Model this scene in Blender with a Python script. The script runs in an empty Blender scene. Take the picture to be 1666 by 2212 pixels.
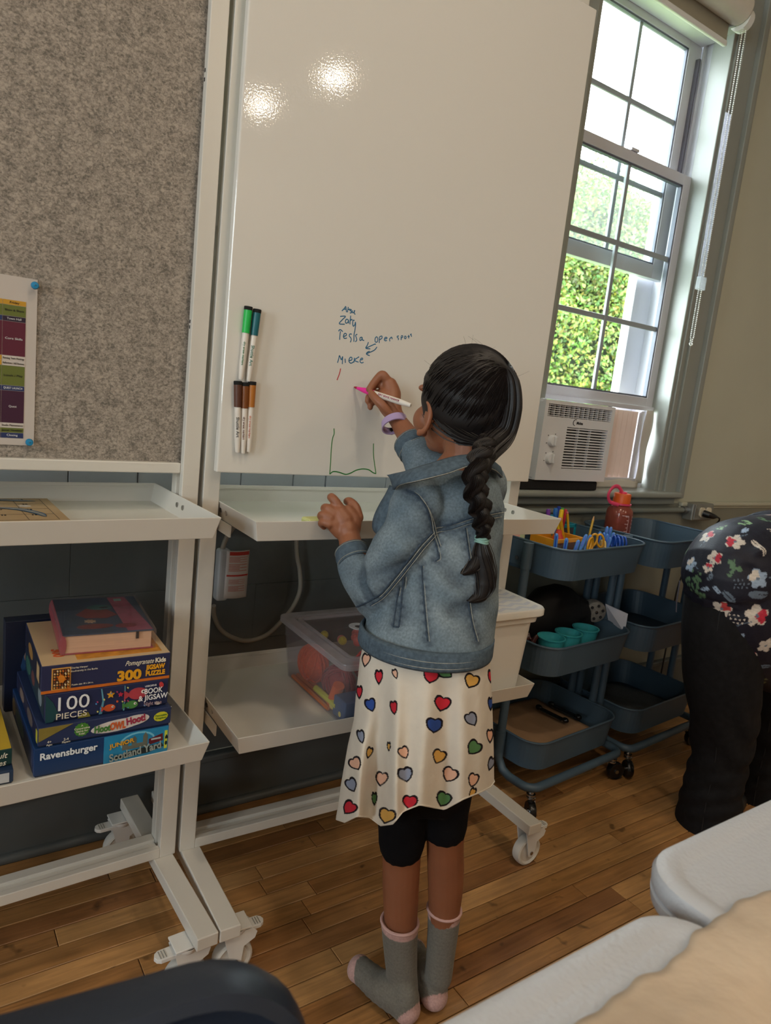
import bpy, bmesh, math, random
import numpy as np
from mathutils import Vector, Matrix
PI = math.pi
R = random.Random(7)
# ------------------------------------------------------------ camera, world, sun, lamps, exposure
CAMH = 1.15
FPX = 1513.76
AX = np.array([[0.82524, -0.00597, 0.56475], [-0.55425, -0.20190, 0.80747], [0.10920, -0.97939, -0.16993]])  # world rows <- camera (right, down, fwd)
_q, _ = np.linalg.qr(AX); AX = _q * np.sign(np.sum(_q * AX, axis=0))
scene = bpy.context.scene
COL = scene.collection
cam_d = bpy.data.cameras.new('camera'); cam = bpy.data.objects.new('camera', cam_d); COL.objects.link(cam)
scene.camera = cam
cam_d.sensor_fit = 'HORIZONTAL'; cam_d.sensor_width = 36.0; cam_d.lens = 36.0 * FPX / 1666.0
cam_d.clip_start = 0.02; cam_d.clip_end = 200
cam_d.dof.use_dof = True; cam_d.dof.focus_distance = 1.5; cam_d.dof.aperture_fstop = 11.0
_m = Matrix.Identity(4)
for i in range(3):
    _m[i][0] = AX[i][0]; _m[i][1] = -AX[i][1]; _m[i][2] = -AX[i][2]
_m[2][3] = CAMH
cam.matrix_world = _m

scene.view_settings.view_transform = 'Standard'; scene.view_settings.look = 'None'
scene.view_settings.gamma = 1.0; scene.view_settings.use_curve_mapping = False
scene.view_settings.exposure = 0.06
scene.cycles.max_bounces = 8; scene.cycles.diffuse_bounces = 4; scene.cycles.glossy_bounces = 3
scene.cycles.transparent_max_bounces = 16; scene.cycles.transmission_bounces = 6
scene.cycles.sample_clamp_indirect = 4.0; scene.cycles.caustics_reflective = False; scene.cycles.caustics_refractive = False

w = bpy.data.worlds.new('overcast_sky'); scene.world = w; w.use_nodes = True
_nt = w.node_tree; _nt.nodes.clear()
_o = _nt.nodes.new('ShaderNodeOutputWorld'); _b = _nt.nodes.new('ShaderNodeBackground')
_b.inputs[0].default_value = (0.86, 0.93, 1.0, 1); _b.inputs[1].default_value = 19.0
_nt.links.new(_b.outputs[0], _o.inputs[0])

def light(name, kind, loc, energy, color, size=0.1, target=None, **kw):
    d = bpy.data.lights.new(name, kind); o = bpy.data.objects.new(name, d); COL.objects.link(o)
    o.location = loc; d.energy = energy; d.color = color
    if kind == 'AREA':
        d.shape = kw.get('shape', 'DISK'); d.size = size
        if 'size_y' in kw: d.size_y = kw['size_y']
    if target is not None:
        v = Vector(target) - Vector(loc); o.rotation_euler = v.to_track_quat('-Z', 'Y').to_euler()
    return o
_sun = light('sun', 'SUN', (0, 0, 10), 3.0, (1.0, 0.96, 0.88)); _sun.data.angle = 0.02
_sun.rotation_euler = Vector((0.25, 0.75, -0.85)).to_track_quat('-Z', 'Y').to_euler()
_po = light('window_portal', 'AREA', (2.05, 1.80, 1.7), 1.0, (1, 1, 1), 0.75, (2.05, 0.0, 1.7), shape='RECTANGLE', size_y=1.7)
_po.data.cycles.is_portal = True
LAMPS = [(2.02, -2.95), (2.22, -2.1), (0.55, 0.05), (-1.1, -0.9), (1.1, -1.2), (-0.7, -2.6)]
LAMP_E = [8, 8, 7, 5, 6, 5]
CEIL = 3.2

# ------------------------------------------------------------ calibration helpers: photo pixel -> point of the room at a known depth or height
def ray(x, y): return AX @ np.array([x - 833.0, y - 1106.0, FPX])
def at(x, y, Y):
    r = ray(x, y); t = Y / r[1]; return Vector((r[0] * t, Y, CAMH + r[2] * t))
def atz(x, y, z):
    r = ray(x, y); t = (z - CAMH) / r[2]; return Vector((r[0] * t, r[1] * t, z))

# ------------------------------------------------------------ materials
def srgb(c):
    c = [v / 255.0 for v in c]
    return tuple((v / 12.92 if v <= 0.04045 else ((v + 0.055) / 1.055) ** 2.4) for v in c)
_mc = {}
def mat(name, rgb, rough=0.5, metal=0.0, var=0.06, scale=8.0, bump=0.0, bscale=60.0, spec=0.5, trans=0.0, emit=None, attr=None, coat=0.0, alpha=1.0, stretch=None, sub=0.0, sheen=0.0):
    """Principled material with a light procedural colour variation and fine noise relief."""
    if name in _mc: return _mc[name]
    m = bpy.data.materials.new(name); m.use_nodes = True; nt = m.node_tree; N = nt.nodes; L = nt.links
    p = N['Principled BSDF']; c = srgb(rgb)
    p.inputs['Roughness'].default_value = rough; p.inputs['Metallic'].default_value = metal
    p.inputs['Specular IOR Level'].default_value = spec
    if coat: p.inputs['Coat Weight'].default_value = coat; p.inputs['Coat Roughness'].default_value = 0.08
    if trans: p.inputs['Transmission Weight'].default_value = trans
    if sub: p.inputs['Subsurface Weight'].default_value = sub; p.inputs['Subsurface Radius'].default_value = (0.012, 0.005, 0.003)
    if sheen: p.inputs['Sheen Weight'].default_value = sheen
    tc = N.new('ShaderNodeTexCoord'); vec = tc.outputs['Object']
    if stretch:
        mp = N.new('ShaderNodeMapping'); mp.inputs['Scale'].default_value = stretch; L.new(vec, mp.inputs[0]); vec = mp.outputs[0]
    base = None
    if attr:
        a = N.new('ShaderNodeAttribute'); a.attribute_name = attr; base = a.outputs['Color']
    nz = N.new('ShaderNodeTexNoise'); nz.inputs['Scale'].default_value = scale; nz.inputs['Detail'].default_value = 6
    L.new(vec, nz.inputs[0])
    mr = N.new('ShaderNodeMapRange'); mr.inputs[3].default_value = 1 - var; mr.inputs[4].default_value = 1 + var
    mr.inputs[1].default_value = 0.3; mr.inputs[2].default_value = 0.7
    L.new(nz.outputs[0], mr.inputs[0])
    mx = N.new('ShaderNodeVectorMath'); mx.operation = 'SCALE'
    if base is not None: L.new(base, mx.inputs[0])
    else: mx.inputs[0].default_value = c
    L.new(mr.outputs[0], mx.inputs['Scale']); L.new(mx.outputs[0], p.inputs['Base Color'])
    if bump:
        nb = N.new('ShaderNodeTexNoise'); nb.inputs['Scale'].default_value = bscale; nb.inputs['Detail'].default_value = 3
        L.new(vec, nb.inputs[0]); bp = N.new('ShaderNodeBump'); bp.inputs['Strength'].default_value = 1.0; bp.inputs['Distance'].default_value = bump
        L.new(nb.outputs[0], bp.inputs['Height']); L.new(bp.outputs[0], p.inputs['Normal'])
    if emit:
        p.inputs['Emission Color'].default_value = (*srgb(emit[0]), 1); p.inputs['Emission Strength'].default_value = emit[1]
    if alpha < 1: p.inputs['Alpha'].default_value = alpha
    _mc[name] = m
    return m
def glass(name, tint=(1, 1, 1), haze=0.0, refl=0.08, hazecol=(0.9, 0.95, 1.0)):
    if name in _mc: return _mc[name]
    m = bpy.data.materials.new(name); m.use_nodes = True; nt = m.node_tree; N = nt.nodes; L = nt.links; N.clear()
    o = N.new('ShaderNodeOutputMaterial'); t = N.new('ShaderNodeBsdfTransparent'); t.inputs[0].default_value = (*tint, 1)
    g = N.new('ShaderNodeBsdfGlossy'); g.inputs['Roughness'].default_value = 0.03
    f = N.new('ShaderNodeLayerWeight'); pw = N.new('ShaderNodeMath'); pw.operation = 'POWER'; pw.inputs[1].default_value = 4.0; L.new(f.outputs['Facing'], pw.inputs[0])
    mu = N.new('ShaderNodeMath'); mu.operation = 'MULTIPLY_ADD'; mu.inputs[1].default_value = 0.45; mu.inputs[2].default_value = refl * 0.5
    L.new(pw.outputs[0], mu.inputs[0])
    mix = N.new('ShaderNodeMixShader'); L.new(mu.outputs[0], mix.inputs[0]); L.new(t.outputs[0], mix.inputs[1]); L.new(g.outputs[0], mix.inputs[2])
    out = mix
    if haze:
        d = N.new('ShaderNodeBsdfTranslucent'); d.inputs[0].default_value = (*hazecol, 1)
        d2 = N.new('ShaderNodeBsdfDiffuse'); d2.inputs[0].default_value = (*hazecol, 1)
        md = N.new('ShaderNodeMixShader'); md.inputs[0].default_value = 0.5; L.new(d.outputs[0], md.inputs[1]); L.new(d2.outputs[0], md.inputs[2])
        nz = N.new('ShaderNodeTexNoise'); nz.inputs['Scale'].default_value = 6; mr = N.new('ShaderNodeMapRange'); mr.inputs[3].default_value = haze * 0.75; mr.inputs[4].default_value = haze * 1.25
        L.new(nz.outputs[0], mr.inputs[0])
        m2 = N.new('ShaderNodeMixShader'); L.new(mr.outputs[0], m2.inputs[0]); L.new(mix.outputs[0], m2.inputs[1]); L.new(md.outputs[0], m2.inputs[2]); out = m2
    L.new(out.outputs[0], o.inputs[0]); _mc[name] = m
    return m

# ------------------------------------------------------------ mesh building
def V(*a): return Vector(a)
class MB:
    def __init__(s): s.v = []; s.f = []; s.sm = []
    def add(s, vs, fs, smooth=False, M=None):
        n = len(s.v)
        s.v += [tuple((M @ Vector(v)) if M is not None else v) for v in vs]
        s.f += [tuple(i + n for i in f) for f in fs]; s.sm += [smooth] * len(fs)
        return s
    def box(s, c, d, M=None, taper=1.0):
        x, y, z = c; a, b, h = d[0] / 2, d[1] / 2, d[2] / 2; vs = []
        for k, t in ((-1, taper), (1, 1.0)):
            for i, j in ((-1, -1), (1, -1), (1, 1), (-1, 1)): vs.append((x + i * a * t, y + j * b * t, z + k * h))
        return s.add(vs, [(3, 2, 1, 0), (4, 5, 6, 7), (0, 1, 5, 4), (1, 2, 6, 5), (2, 3, 7, 6), (3, 0, 4, 7)], False, M)
    def b2(s, lo, hi, M=None):
        return s.box([(lo[i] + hi[i]) / 2 for i in range(3)], [hi[i] - lo[i] for i in range(3)], M)
    def loft(s, rings, cap=True, smooth=True, closed=False):
        n = len(rings[0]); vs = [tuple(p) for r in rings for p in r]; fs = []
        m = len(rings)
        for i in range(m if closed else m - 1):
            for j in range(n):
                a = i * n + j; b = i * n + (j + 1) % n; c = ((i + 1) % m) * n + (j + 1) % n; d = ((i + 1) % m) * n + j
                fs.append((a, b, c, d))
        s.add(vs, fs, smooth)
        if cap and not closed:
            k = len(s.v) - len(vs)
            s.f.append(tuple(k + j for j in reversed(range(n)))); s.sm.append(False)
            s.f.append(tuple(k + (m - 1) * n + j for j in range(n))); s.sm.append(False)
        return s
    def tube(s, pts, r, n=10, cap=True, closed=False, flat=1.0, up=None):
        pts = [Vector(p) for p in pts]; m = len(pts)
        rs = r if isinstance(r, (list, tuple)) else [r] * m
        rings = []; prev = None
        for i, p in enumerate(pts):
            if closed: t = pts[(i + 1) % m] - pts[i - 1]
            else: t = pts[min(i + 1, m - 1)] - pts[max(i - 1, 0)]
            t = t.normalized() if t.length > 1e-9 else Vector((0, 0, 1))
            if prev is None:
                a = Vector(up) if up is not None else (Vector((0, 0, 1)) if abs(t.z) < 0.9 else Vector((1, 0, 0)))
                u = (a - t * a.dot(t)).normalized()
            else:
                u = prev - t * prev.dot(t); u = u.normalized() if u.length > 1e-6 else t.orthogonal().normalized()
            prev = u; w_ = t.cross(u)
            rings.append([p + (u * math.cos(2 * PI * j / n) * rs[i] * flat + w_ * math.sin(2 * PI * j / n) * rs[i]) for j in range(n)])
        return s.loft(rings, cap, True, closed)
    def cyl(s, a, b, r, n=16, r2=None, cap=True):
        return s.tube([a, b], [r, r if r2 is None else r2], n, cap)
    def lathe(s, prof, c=(0, 0, 0), n=24, M=None, cap=False):
        rings = [[Vector((c[0] + r * math.cos(2 * PI * j / n), c[1] + r * math.sin(2 * PI * j / n), c[2] + z)) for j in range(n)] for r, z in prof]
        if M is not None: rings = [[M @ p for p in r] for r in rings]
        return s.loft(rings, cap)
    def ell(s, c, r, M=None, nu=20, nv=12):
        rings = []
        for i in range(nv + 1):
            a = -PI / 2 + PI * i / nv; cr = max(math.cos(a), 1e-3)
            ring = [Vector((r[0] * cr * math.cos(2 * PI * j / nu), r[1] * cr * math.sin(2 * PI * j / nu), r[2] * math.sin(a))) for j in range(nu)]
            if M is not None: ring = [M @ p for p in ring]
            rings.append([p + Vector(c) for p in ring])
        return s.loft(rings, True)
    def prism(s, poly, z0, z1, M=None, smooth=False):
        n = len(poly); vs = [(x, y, z0) for x, y in poly] + [(x, y, z1) for x, y in poly]
        fs = [tuple(reversed(range(n))), tuple(range(n, 2 * n))] + [(i, (i + 1) % n, n + (i + 1) % n, n + i) for i in range(n)]
        return s.add(vs, fs, smooth, M)
    def grid(s, fn, nu, nv, smooth=True, wrap=False):
        vs = [fn(i / nu, j / nv) for j in range(nv + 1) for i in range(nu if wrap else nu + 1)]
        k = nu if wrap else nu + 1
        fs = [(j * k + i, j * k + (i + 1) % k, (j + 1) * k + (i + 1) % k, (j + 1) * k + i) for j in range(nv) for i in range(nu)]
        return s.add([tuple(v) for v in vs], fs, smooth)
    def mesh(s, name):
        me = bpy.data.meshes.new(name); me.from_pydata(s.v, [], s.f); me.validate(clean_customdata=False)
        if len(me.polygons) == len(s.sm): me.polygons.foreach_set('use_smooth', s.sm)
        return me
def rrect(w_, d, r, n=6, cx=0, cy=0):
    out = []
    for (sx, sy, a0) in ((1, 1, 0), (-1, 1, 90), (-1, -1, 180), (1, -1, 270)):
        for k in range(n + 1):
            a = math.radians(a0 + 90 * k / n); out.append((cx + sx * (w_ / 2 - r) + r * math.cos(a), cy + sy * (d / 2 - r) + r * math.sin(a)))
    return out
def link(me, name, parent=None, m=None, bevel=0.0, sub=0, label=None, seg=2, solid=0.0, wn=False):
    o = bpy.data.objects.new(name, me); COL.objects.link(o)
    if m is not None:
        me.materials.clear(); me.materials.append(m)
    if len(me.polygons) < 60000 and any(p.use_smooth for p in me.polygons): me.set_sharp_from_angle(angle=math.radians(42))
    if parent is not None: o.parent = parent
    if solid:
        md = o.modifiers.new('solid', 'SOLIDIFY'); md.thickness = solid; md.offset = 0
    if bevel:
        md = o.modifiers.new('bevel', 'BEVEL'); md.width = bevel; md.segments = seg; md.limit_method = 'ANGLE'; md.angle_limit = math.radians(40)
    if sub:
        md = o.modifiers.new('sub', 'SUBSURF'); md.levels = sub; md.render_levels = sub
    if wn:
        md = o.modifiers.new('wn', 'WEIGHTED_NORMAL'); md.keep_sharp = True
    if label: o['label'] = label
    return o
def part(parent, name, mb, m, **kw):
    """A part: its mesh is written in its root's local frame."""
    return link(mb.mesh(name), name, parent, m, **kw)
def thing(name, label, cat, loc=(0, 0, 0), rz=0.0, group=None):
    o = bpy.data.objects.new(name, None); COL.objects.link(o); o.location = loc; o.rotation_euler = (0, 0, rz)
    o.empty_display_size = 0.05; o['label'] = label; o['category'] = cat
    if group: o['group'] = group
    return o
def tag(o, label, cat, group=None):
    o['label'] = label; o['category'] = cat
    if group: o['group'] = group
    return o
def struct(name, mb, m, parent=None, **kw):
    o = part(parent, name, mb, m, **kw); o['kind'] = 'structure'; return o
def copy_tree(o, parent=None, depth=0):
    c = o.copy(); COL.objects.link(c)
    if parent is not None: c.parent = parent
    for ch in list(o.children): copy_tree(ch, c, depth + 1)
    return c
def paint(me, name, cols):
    """Point colour attribute (linear) written from an (n,3) array."""
    a = me.color_attributes.new(name, 'FLOAT_COLOR', 'POINT')
    c = np.ones((len(me.vertices), 4), dtype=np.float32); c[:, :3] = cols; a.data.foreach_set('color', c.ravel())
def coords(me):
    a = np.empty(len(me.vertices) * 3, dtype=np.float32); me.vertices.foreach_get('co', a); return a.reshape(-1, 3)
def setco(me, a): me.vertices.foreach_set('co', a.astype(np.float32).ravel()); me.update()
def remesh(mb, name, voxel, smooth=2):
    """Union of overlapping closed shapes -> one continuous surface."""
    me = mb.mesh(name); o = bpy.data.objects.new(name, me); COL.objects.link(o)
    md = o.modifiers.new('r', 'REMESH'); md.mode = 'VOXEL'; md.voxel_size = voxel; md.use_smooth_shade = True
    if smooth:
        ms = o.modifiers.new('s', 'SMOOTH'); ms.factor = 0.5; ms.iterations = smooth
    dg = bpy.context.evaluated_depsgraph_get(); dg.update()
    out = bpy.data.meshes.new_from_object(o.evaluated_get(dg))
    bpy.data.objects.remove(o); bpy.data.meshes.remove(me); out.name = name
    out.polygons.foreach_set('use_smooth', [True] * len(out.polygons))
    return out
def text_mesh(s_, size=0.02, ext=0.0002, align='CENTER', width=None, bold=0.0, shear=0.0):
    cu = bpy.data.curves.new('t', 'FONT'); cu.body = s_; cu.size = size; cu.extrude = ext; cu.align_x = align; cu.align_y = 'CENTER'
    cu.offset = bold; cu.shear = shear; cu.resolution_u = 3
    o = bpy.data.objects.new('t', cu); COL.objects.link(o)
    dg = bpy.context.evaluated_depsgraph_get(); dg.update()
    me = bpy.data.meshes.new_from_object(o.evaluated_get(dg)); bpy.data.objects.remove(o); bpy.data.curves.remove(cu)
    if width:
        a = coords(me); w0 = a[:, 0].max() - a[:, 0].min()
        if w0 > 0: a[:, 0] *= width / w0; setco(me, a)
    return me
def text(parent, s_, origin, ux, uy, size, m, name='lettering', **kw):
    """Lettering lying in the plane spanned by ux (reading direction) and uy (up)."""
    me = text_mesh(s_, size, **kw); ux = Vector(ux).normalized(); uy = Vector(uy).normalized(); n = ux.cross(uy)
    M = Matrix(((ux.x, uy.x, n.x, origin[0]), (ux.y, uy.y, n.y, origin[1]), (ux.z, uy.z, n.z, origin[2]), (0, 0, 0, 1)))
    me.transform(M); return link(me, name, parent, m)
def bez(pts, n=12):
    """Catmull-Rom through the given points."""
    P_ = [Vector(p) for p in pts]; out = []
    for i in range(len(P_) - 1):
        p0 = P_[max(i - 1, 0)]; p1 = P_[i]; p2 = P_[i + 1]; p3 = P_[min(i + 2, len(P_) - 1)]
        for k in range(n):
            t = k / n; out.append(0.5 * ((2 * p1) + (p2 - p0) * t + (2 * p0 - 5 * p1 + 4 * p2 - p3) * t * t + (3 * p1 - p0 - 3 * p2 + p3) * t ** 3))
    out.append(P_[-1]); return out
def mlist(vals, n):
    """Resample a list of radii to n entries."""
    return [float(np.interp(i / (n - 1), np.linspace(0, 1, len(vals)), vals)) for i in range(n)]
white_paint = mat('white_powder_coat', (214, 209, 200), 0.32, var=0.015, bump=0.00006, bscale=900)
white_plastic = mat('white_plastic', (226, 224, 220), 0.35, var=0.02)
steel = mat('steel', (170, 170, 172), 0.25, metal=1.0)
black_plastic = mat('black_plastic', (18, 18, 20), 0.4)
black_ink = mat('black_ink', (20, 20, 26), 0.6)
white_ink = mat('white_ink', (235, 235, 235), 0.6)

# ------------------------------------------------------------ the setting
WY = 1.63                                     # room face of the window wall
wall_m = mat('painted_plaster', (192, 191, 173), 0.55, var=0.03, scale=3, bump=0.0006, bscale=25)
block_m = mat('slate_grey_block_paint', (104, 112, 116), 0.5, var=0.05, scale=5, bump=0.0008, bscale=35)
block_d = mat('dark_slate_block_paint', (84, 88, 88), 0.5, var=0.06, scale=5, bump=0.0008, bscale=35)
block_m = mat('brightened_slate_block', (168, 177, 183), 0.5, var=0.04, scale=5, bump=0.0006, bscale=35)  # lightened colour stands in for light missing on the strip under the boards
trim_m = mat('grey_green_trim_paint', (148, 151, 144), 0.35, var=0.03, bump=0.0003, bscale=20)
# floor: every strip a piece
floor_m = bpy.data.materials.new('worn_maple_strip'); floor_m.use_nodes = True
def _floor_nodes(m):
    nt = m.node_tree; N = nt.nodes; L = nt.links; p = N['Principled BSDF']
    g = N.new('ShaderNodeNewGeometry'); oi = N.new('ShaderNodeObjectInfo')
    off = N.new('ShaderNodeVectorMath'); off.operation = 'SCALE'; cmb = N.new('ShaderNodeCombineXYZ')
    L.new(oi.outputs['Random'], cmb.inputs[0]); L.new(oi.outputs['Random'], cmb.inputs[2]); L.new(cmb.outputs[0], off.inputs[0]); off.inputs['Scale'].default_value = 37.0
    ad = N.new('ShaderNodeVectorMath'); L.new(g.outputs['Position'], ad.inputs[0]); L.new(off.outputs[0], ad.inputs[1])
    mp = N.new('ShaderNodeMapping'); mp.inputs['Scale'].default_value = (3.0, 45.0, 45.0); L.new(ad.outputs[0], mp.inputs[0])
    gr = N.new('ShaderNodeTexNoise'); gr.inputs['Scale'].default_value = 2.0; gr.inputs['Detail'].default_value = 8; gr.inputs['Distortion'].default_value = 0.8; L.new(mp.outputs[0], gr.inputs[0])
    bl = N.new('ShaderNodeTexNoise'); bl.inputs['Scale'].default_value = 9.0; bl.inputs['Detail'].default_value = 5; L.new(ad.outputs[0], bl.inputs[0])
    rp = N.new('ShaderNodeValToRGB'); e = rp.color_ramp.elements
    e[0].position = 0.0; e[0].color = (*srgb((136, 88, 54)), 1); e[1].position = 1.0; e[1].color = (*srgb((204, 156, 102)), 1)
    for ps, c in ((0.12, (168, 118, 70)), (0.6, (188, 138, 84))):
        q = e.new(ps); q.color = (*srgb(c), 1)
    L.new(oi.outputs['Random'], rp.inputs[0])
    def mul(a, fac, lo, hi, i0, i1):
        r = N.new('ShaderNodeMapRange'); r.inputs[1].default_value = lo; r.inputs[2].default_value = hi; r.inputs[3].default_value = i0; r.inputs[4].default_value = i1
        L.new(fac, r.inputs[0]); s = N.new('ShaderNodeVectorMath'); s.operation = 'SCALE'; L.new(a, s.inputs[0]); L.new(r.outputs[0], s.inputs['Scale']); return s.outputs[0]
    c = mul(rp.outputs[0], gr.outputs[0], 0.3, 0.75, 0.68, 1.15); c = mul(c, bl.outputs[0], 0.3, 0.7, 0.78, 1.12)
    dk = N.new('ShaderNodeTexNoise'); dk.inputs['Scale'].default_value = 22.0; dk.inputs['Detail'].default_value = 2; L.new(ad.outputs[0], dk.inputs[0])
    c = mul(c, dk.outputs[0], 0.68, 0.76, 1.0, 0.45)
    L.new(c, p.inputs['Base Color']); p.inputs['Roughness'].default_value = 0.36
    rr = N.new('ShaderNodeMapRange'); rr.inputs[3].default_value = 0.26; rr.inputs[4].default_value = 0.5; L.new(bl.outputs[0], rr.inputs[0]); L.new(rr.outputs[0], p.inputs['Roughness'])
    bp = N.new('ShaderNodeBump'); bp.inputs['Distance'].default_value = 0.0006; L.new(gr.outputs[0], bp.inputs['Height']); L.new(bp.outputs[0], p.inputs['Normal'])
_floor_nodes(floor_m)
sub_m = mat('dark_subfloor', (40, 26, 16), 0.8)
fl = struct('floor', MB().b2((-3.2, -3.6, -0.05), (4.2, 1.75, -0.004)), sub_m)
ROWEND = {}; ROWSTART = {}
def _planks():
    rr = random.Random(5); cache = {}; P_ = 0.0495; y0 = 0.912 - 14 * P_
    for r in range(29):
        y = y0 + r * P_; x = -0.25 - rr.random() * 0.4; xe = 2.9 if y > 0.7 else 2.5
        xs = 0.0 if y > 0.9 else -0.1
        while x < xe:
            ln = rr.choice((0.28, 0.36, 0.44, 0.55, 0.7, 0.9)) 
            if x + ln > xs:
                ROWSTART.setdefault(r, x)
                if ln not in cache:
                    a, b, c = ln / 2 - 0.0008, P_ / 2 - 0.0012, 0.0011; vs = []
                    for z, k in ((-0.004, 0), (-c, 0), (0, c)):
                        for i, j in ((-1, -1), (1, -1), (1, 1), (-1, 1)): vs.append((i * (a - k), j * (b - k), z))
                    fs = [(8, 9, 10, 11)] + [(q * 4 + i, q * 4 + (i + 1) % 4, q * 4 + 4 + (i + 1) % 4, q * 4 + 4 + i) for q in (0, 1) for i in range(4)]
                    mb = MB().add(vs, fs); cache[ln] = mb.mesh('plank'); cache[ln].materials.append(floor_m)
                o = bpy.data.objects.new('plank', cache[ln]); COL.objects.link(o); o.parent = fl
                o.location = (x + ln / 2, y + P_ / 2, rr.random() * 0.0003)
            x += ln
        ROWEND[r] = x
_planks()
# the rest of the boards, outside the frame, as one surface of strips
_mb = MB()
for r in range(-90, 32):
    y = 0.912 + r * 0.0495
    if -14 <= r < 15:
        for (a, b) in ((-3.2, ROWSTART[r + 14] - 0.001), (ROWEND[r + 14] + 0.001, 4.2)): _mb.b2((a, y + 0.0012, -0.004), (b, y + 0.0483, -0.0002))
    elif y < 1.7: _mb.b2((-3.2, y + 0.0012, -0.004), (4.2, y + 0.0483, -0.0002))
_fs = part(fl, 'floor_strips', _mb, floor_m); _fs['kind'] = 'stuff'

# wall with window opening x 1.69..2.42, z 0.90..2.62
OX0, OX1, OZ0, OZ1 = 1.69, 2.42, 0.885, 2.60
wb_ = MB()
for lo, hi in (((-3.2, WY, 0), (0.62, WY + 0.25, CEIL)), ((1.22, WY, 0), (OX0, WY + 0.25, CEIL)), ((0.62, WY, 0), (1.22, WY + 0.25, 1.32)), ((0.62, WY, 1.90), (1.22, WY + 0.25, CEIL)), ((OX1, WY, 0), (4.2, WY + 0.25, CEIL)), ((OX0, WY, 0), (OX1, WY + 0.25, OZ0)), ((OX0, WY, OZ1), (OX1, WY + 0.25, CEIL))): wb_.b2(lo, hi)
wall = struct('wall_back', wb_, wall_m)
lw = MB().b2((1.45, WY - 0.006, 0.0), (4.2, WY, 0.835)); struct('wall_back_dado', lw, mat('dark_olive_grey_paint', (134, 134, 122), 0.5, var=0.04, scale=4, bump=0.0006, bscale=25), wall)
# painted blocks of the lower wall
def blocks():
    rows = [(0.80, 0.99, [-0.5, -0.4, -0.25, -0.12, 0.0, 0.14, 0.29, 0.437, 0.686, 0.831, 0.927, 1.121, 1.32, 1.45])]
    for k in range(4): rows.append((0.17 + k * 0.15, 0.17 + (k + 1) * 0.15, [-0.9, 0.3 if k % 2 else 0.75, 1.45]))
    rows.append((0.77, 0.80, [-0.9, 1.45])); rr = random.Random(3)
    for z0, z1, xs in rows:
        for a, b in zip(xs[:-1], xs[1:]):
            d = rr.uniform(0.010, 0.013) if z0 >= 0.8 else rr.uniform(0.006, 0.010)
            g_ = 0.001 if z0 > 0.75 else 0.0003
            if abs(z0 - 0.77) < 1e-6: d = 0.022
            part(wall, 'wall_block', MB().b2((a + g_, WY - d, z0 + g_), (b - g_, WY + 0.001, z1 - g_)), block_m if z0 > 0.79 else block_d, bevel=g_ * 1.5, seg=1)
blocks()
# baseboard with cap and quarter round
bbm = mat('dark_grey_baseboard_paint', (88, 92, 92), 0.45, var=0.05, bump=0.0005, bscale=30)
bb = struct('baseboard_back', MB().b2((-3.2, WY - 0.015, 0.0), (4.2, WY, 0.145)), bbm)
part(bb, 'cap_moulding', MB().b2((-3.2, WY - 0.028, 0.145), (4.2, WY, 0.165)), bbm, bevel=0.005)
part(bb, 'quarter_round', MB().tube([(-3.2, WY - 0.017, 0.008), (4.2, WY - 0.017, 0.008)], 0.013, 10), bbm)
# shell of the room
shell_m = mat('room_paint', (172, 164, 148), 0.7)
_wl = MB()
for lo, hi in (((-3.3, -3.6, 0), (-3.2, WY + 0.25, 0.9)), ((-3.3, -3.6, 2.5), (-3.2, WY + 0.25, CEIL)), ((-3.3, -3.6, 0.9), (-3.2, -2.4, 2.5)), ((-3.3, -1.6, 0.9), (-3.2, -0.4, 2.5)), ((-3.3, 0.4, 0.9), (-3.2, WY + 0.25, 2.5))): _wl.b2(lo, hi)
struct('wall_left', _wl, shell_m)
struct('wall_right', MB().b2((4.2, -3.6, 0), (4.3, WY + 0.25, CEIL)), shell_m)
struct('wall_front', MB().b2((-3.3, -3.7, 0), (4.3, -3.6, CEIL)), shell_m)
struct('ceiling', MB().b2((-3.3, -3.7, CEIL), (4.3, WY + 0.25, CEIL + 0.1)), mat('ceiling_paint', (205, 202, 194), 0.8))
lamp_glow = mat('lamp_diffuser', (255, 236, 205), 0.5, emit=((255, 225, 180), 40.0))
LAMP_LB = ['whose glow shows as the left spot on the whiteboard', 'whose glow shows as the right spot on the whiteboard', 'nearest the whiteboard, above the foreground tables', 'over the left part of the room', 'in the middle of the ceiling', 'in the far left corner behind the viewer']
for k, (lx, ly) in enumerate(LAMPS):
    t = thing('ceiling_lamp', 'round warm ceiling lamp ' + LAMP_LB[k], 'ceiling lamp', (lx, ly, CEIL), group='round ceiling lamps')
    part(t, 'housing', MB().lathe([(0.001, 0), (0.11, 0), (0.11, -0.03), (0.10, -0.035), (0.095, -0.028)]), white_plastic)
    part(t, 'diffuser', MB().lathe([(0.094, -0.027), (0.08, -0.036), (0.001, -0.04)]), lamp_glow)
    light('lamp_light', 'AREA', (lx, ly, CEIL - 0.045), LAMP_E[k], (1.0, 0.86, 0.70), 0.17, (lx, ly, 0))
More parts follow.
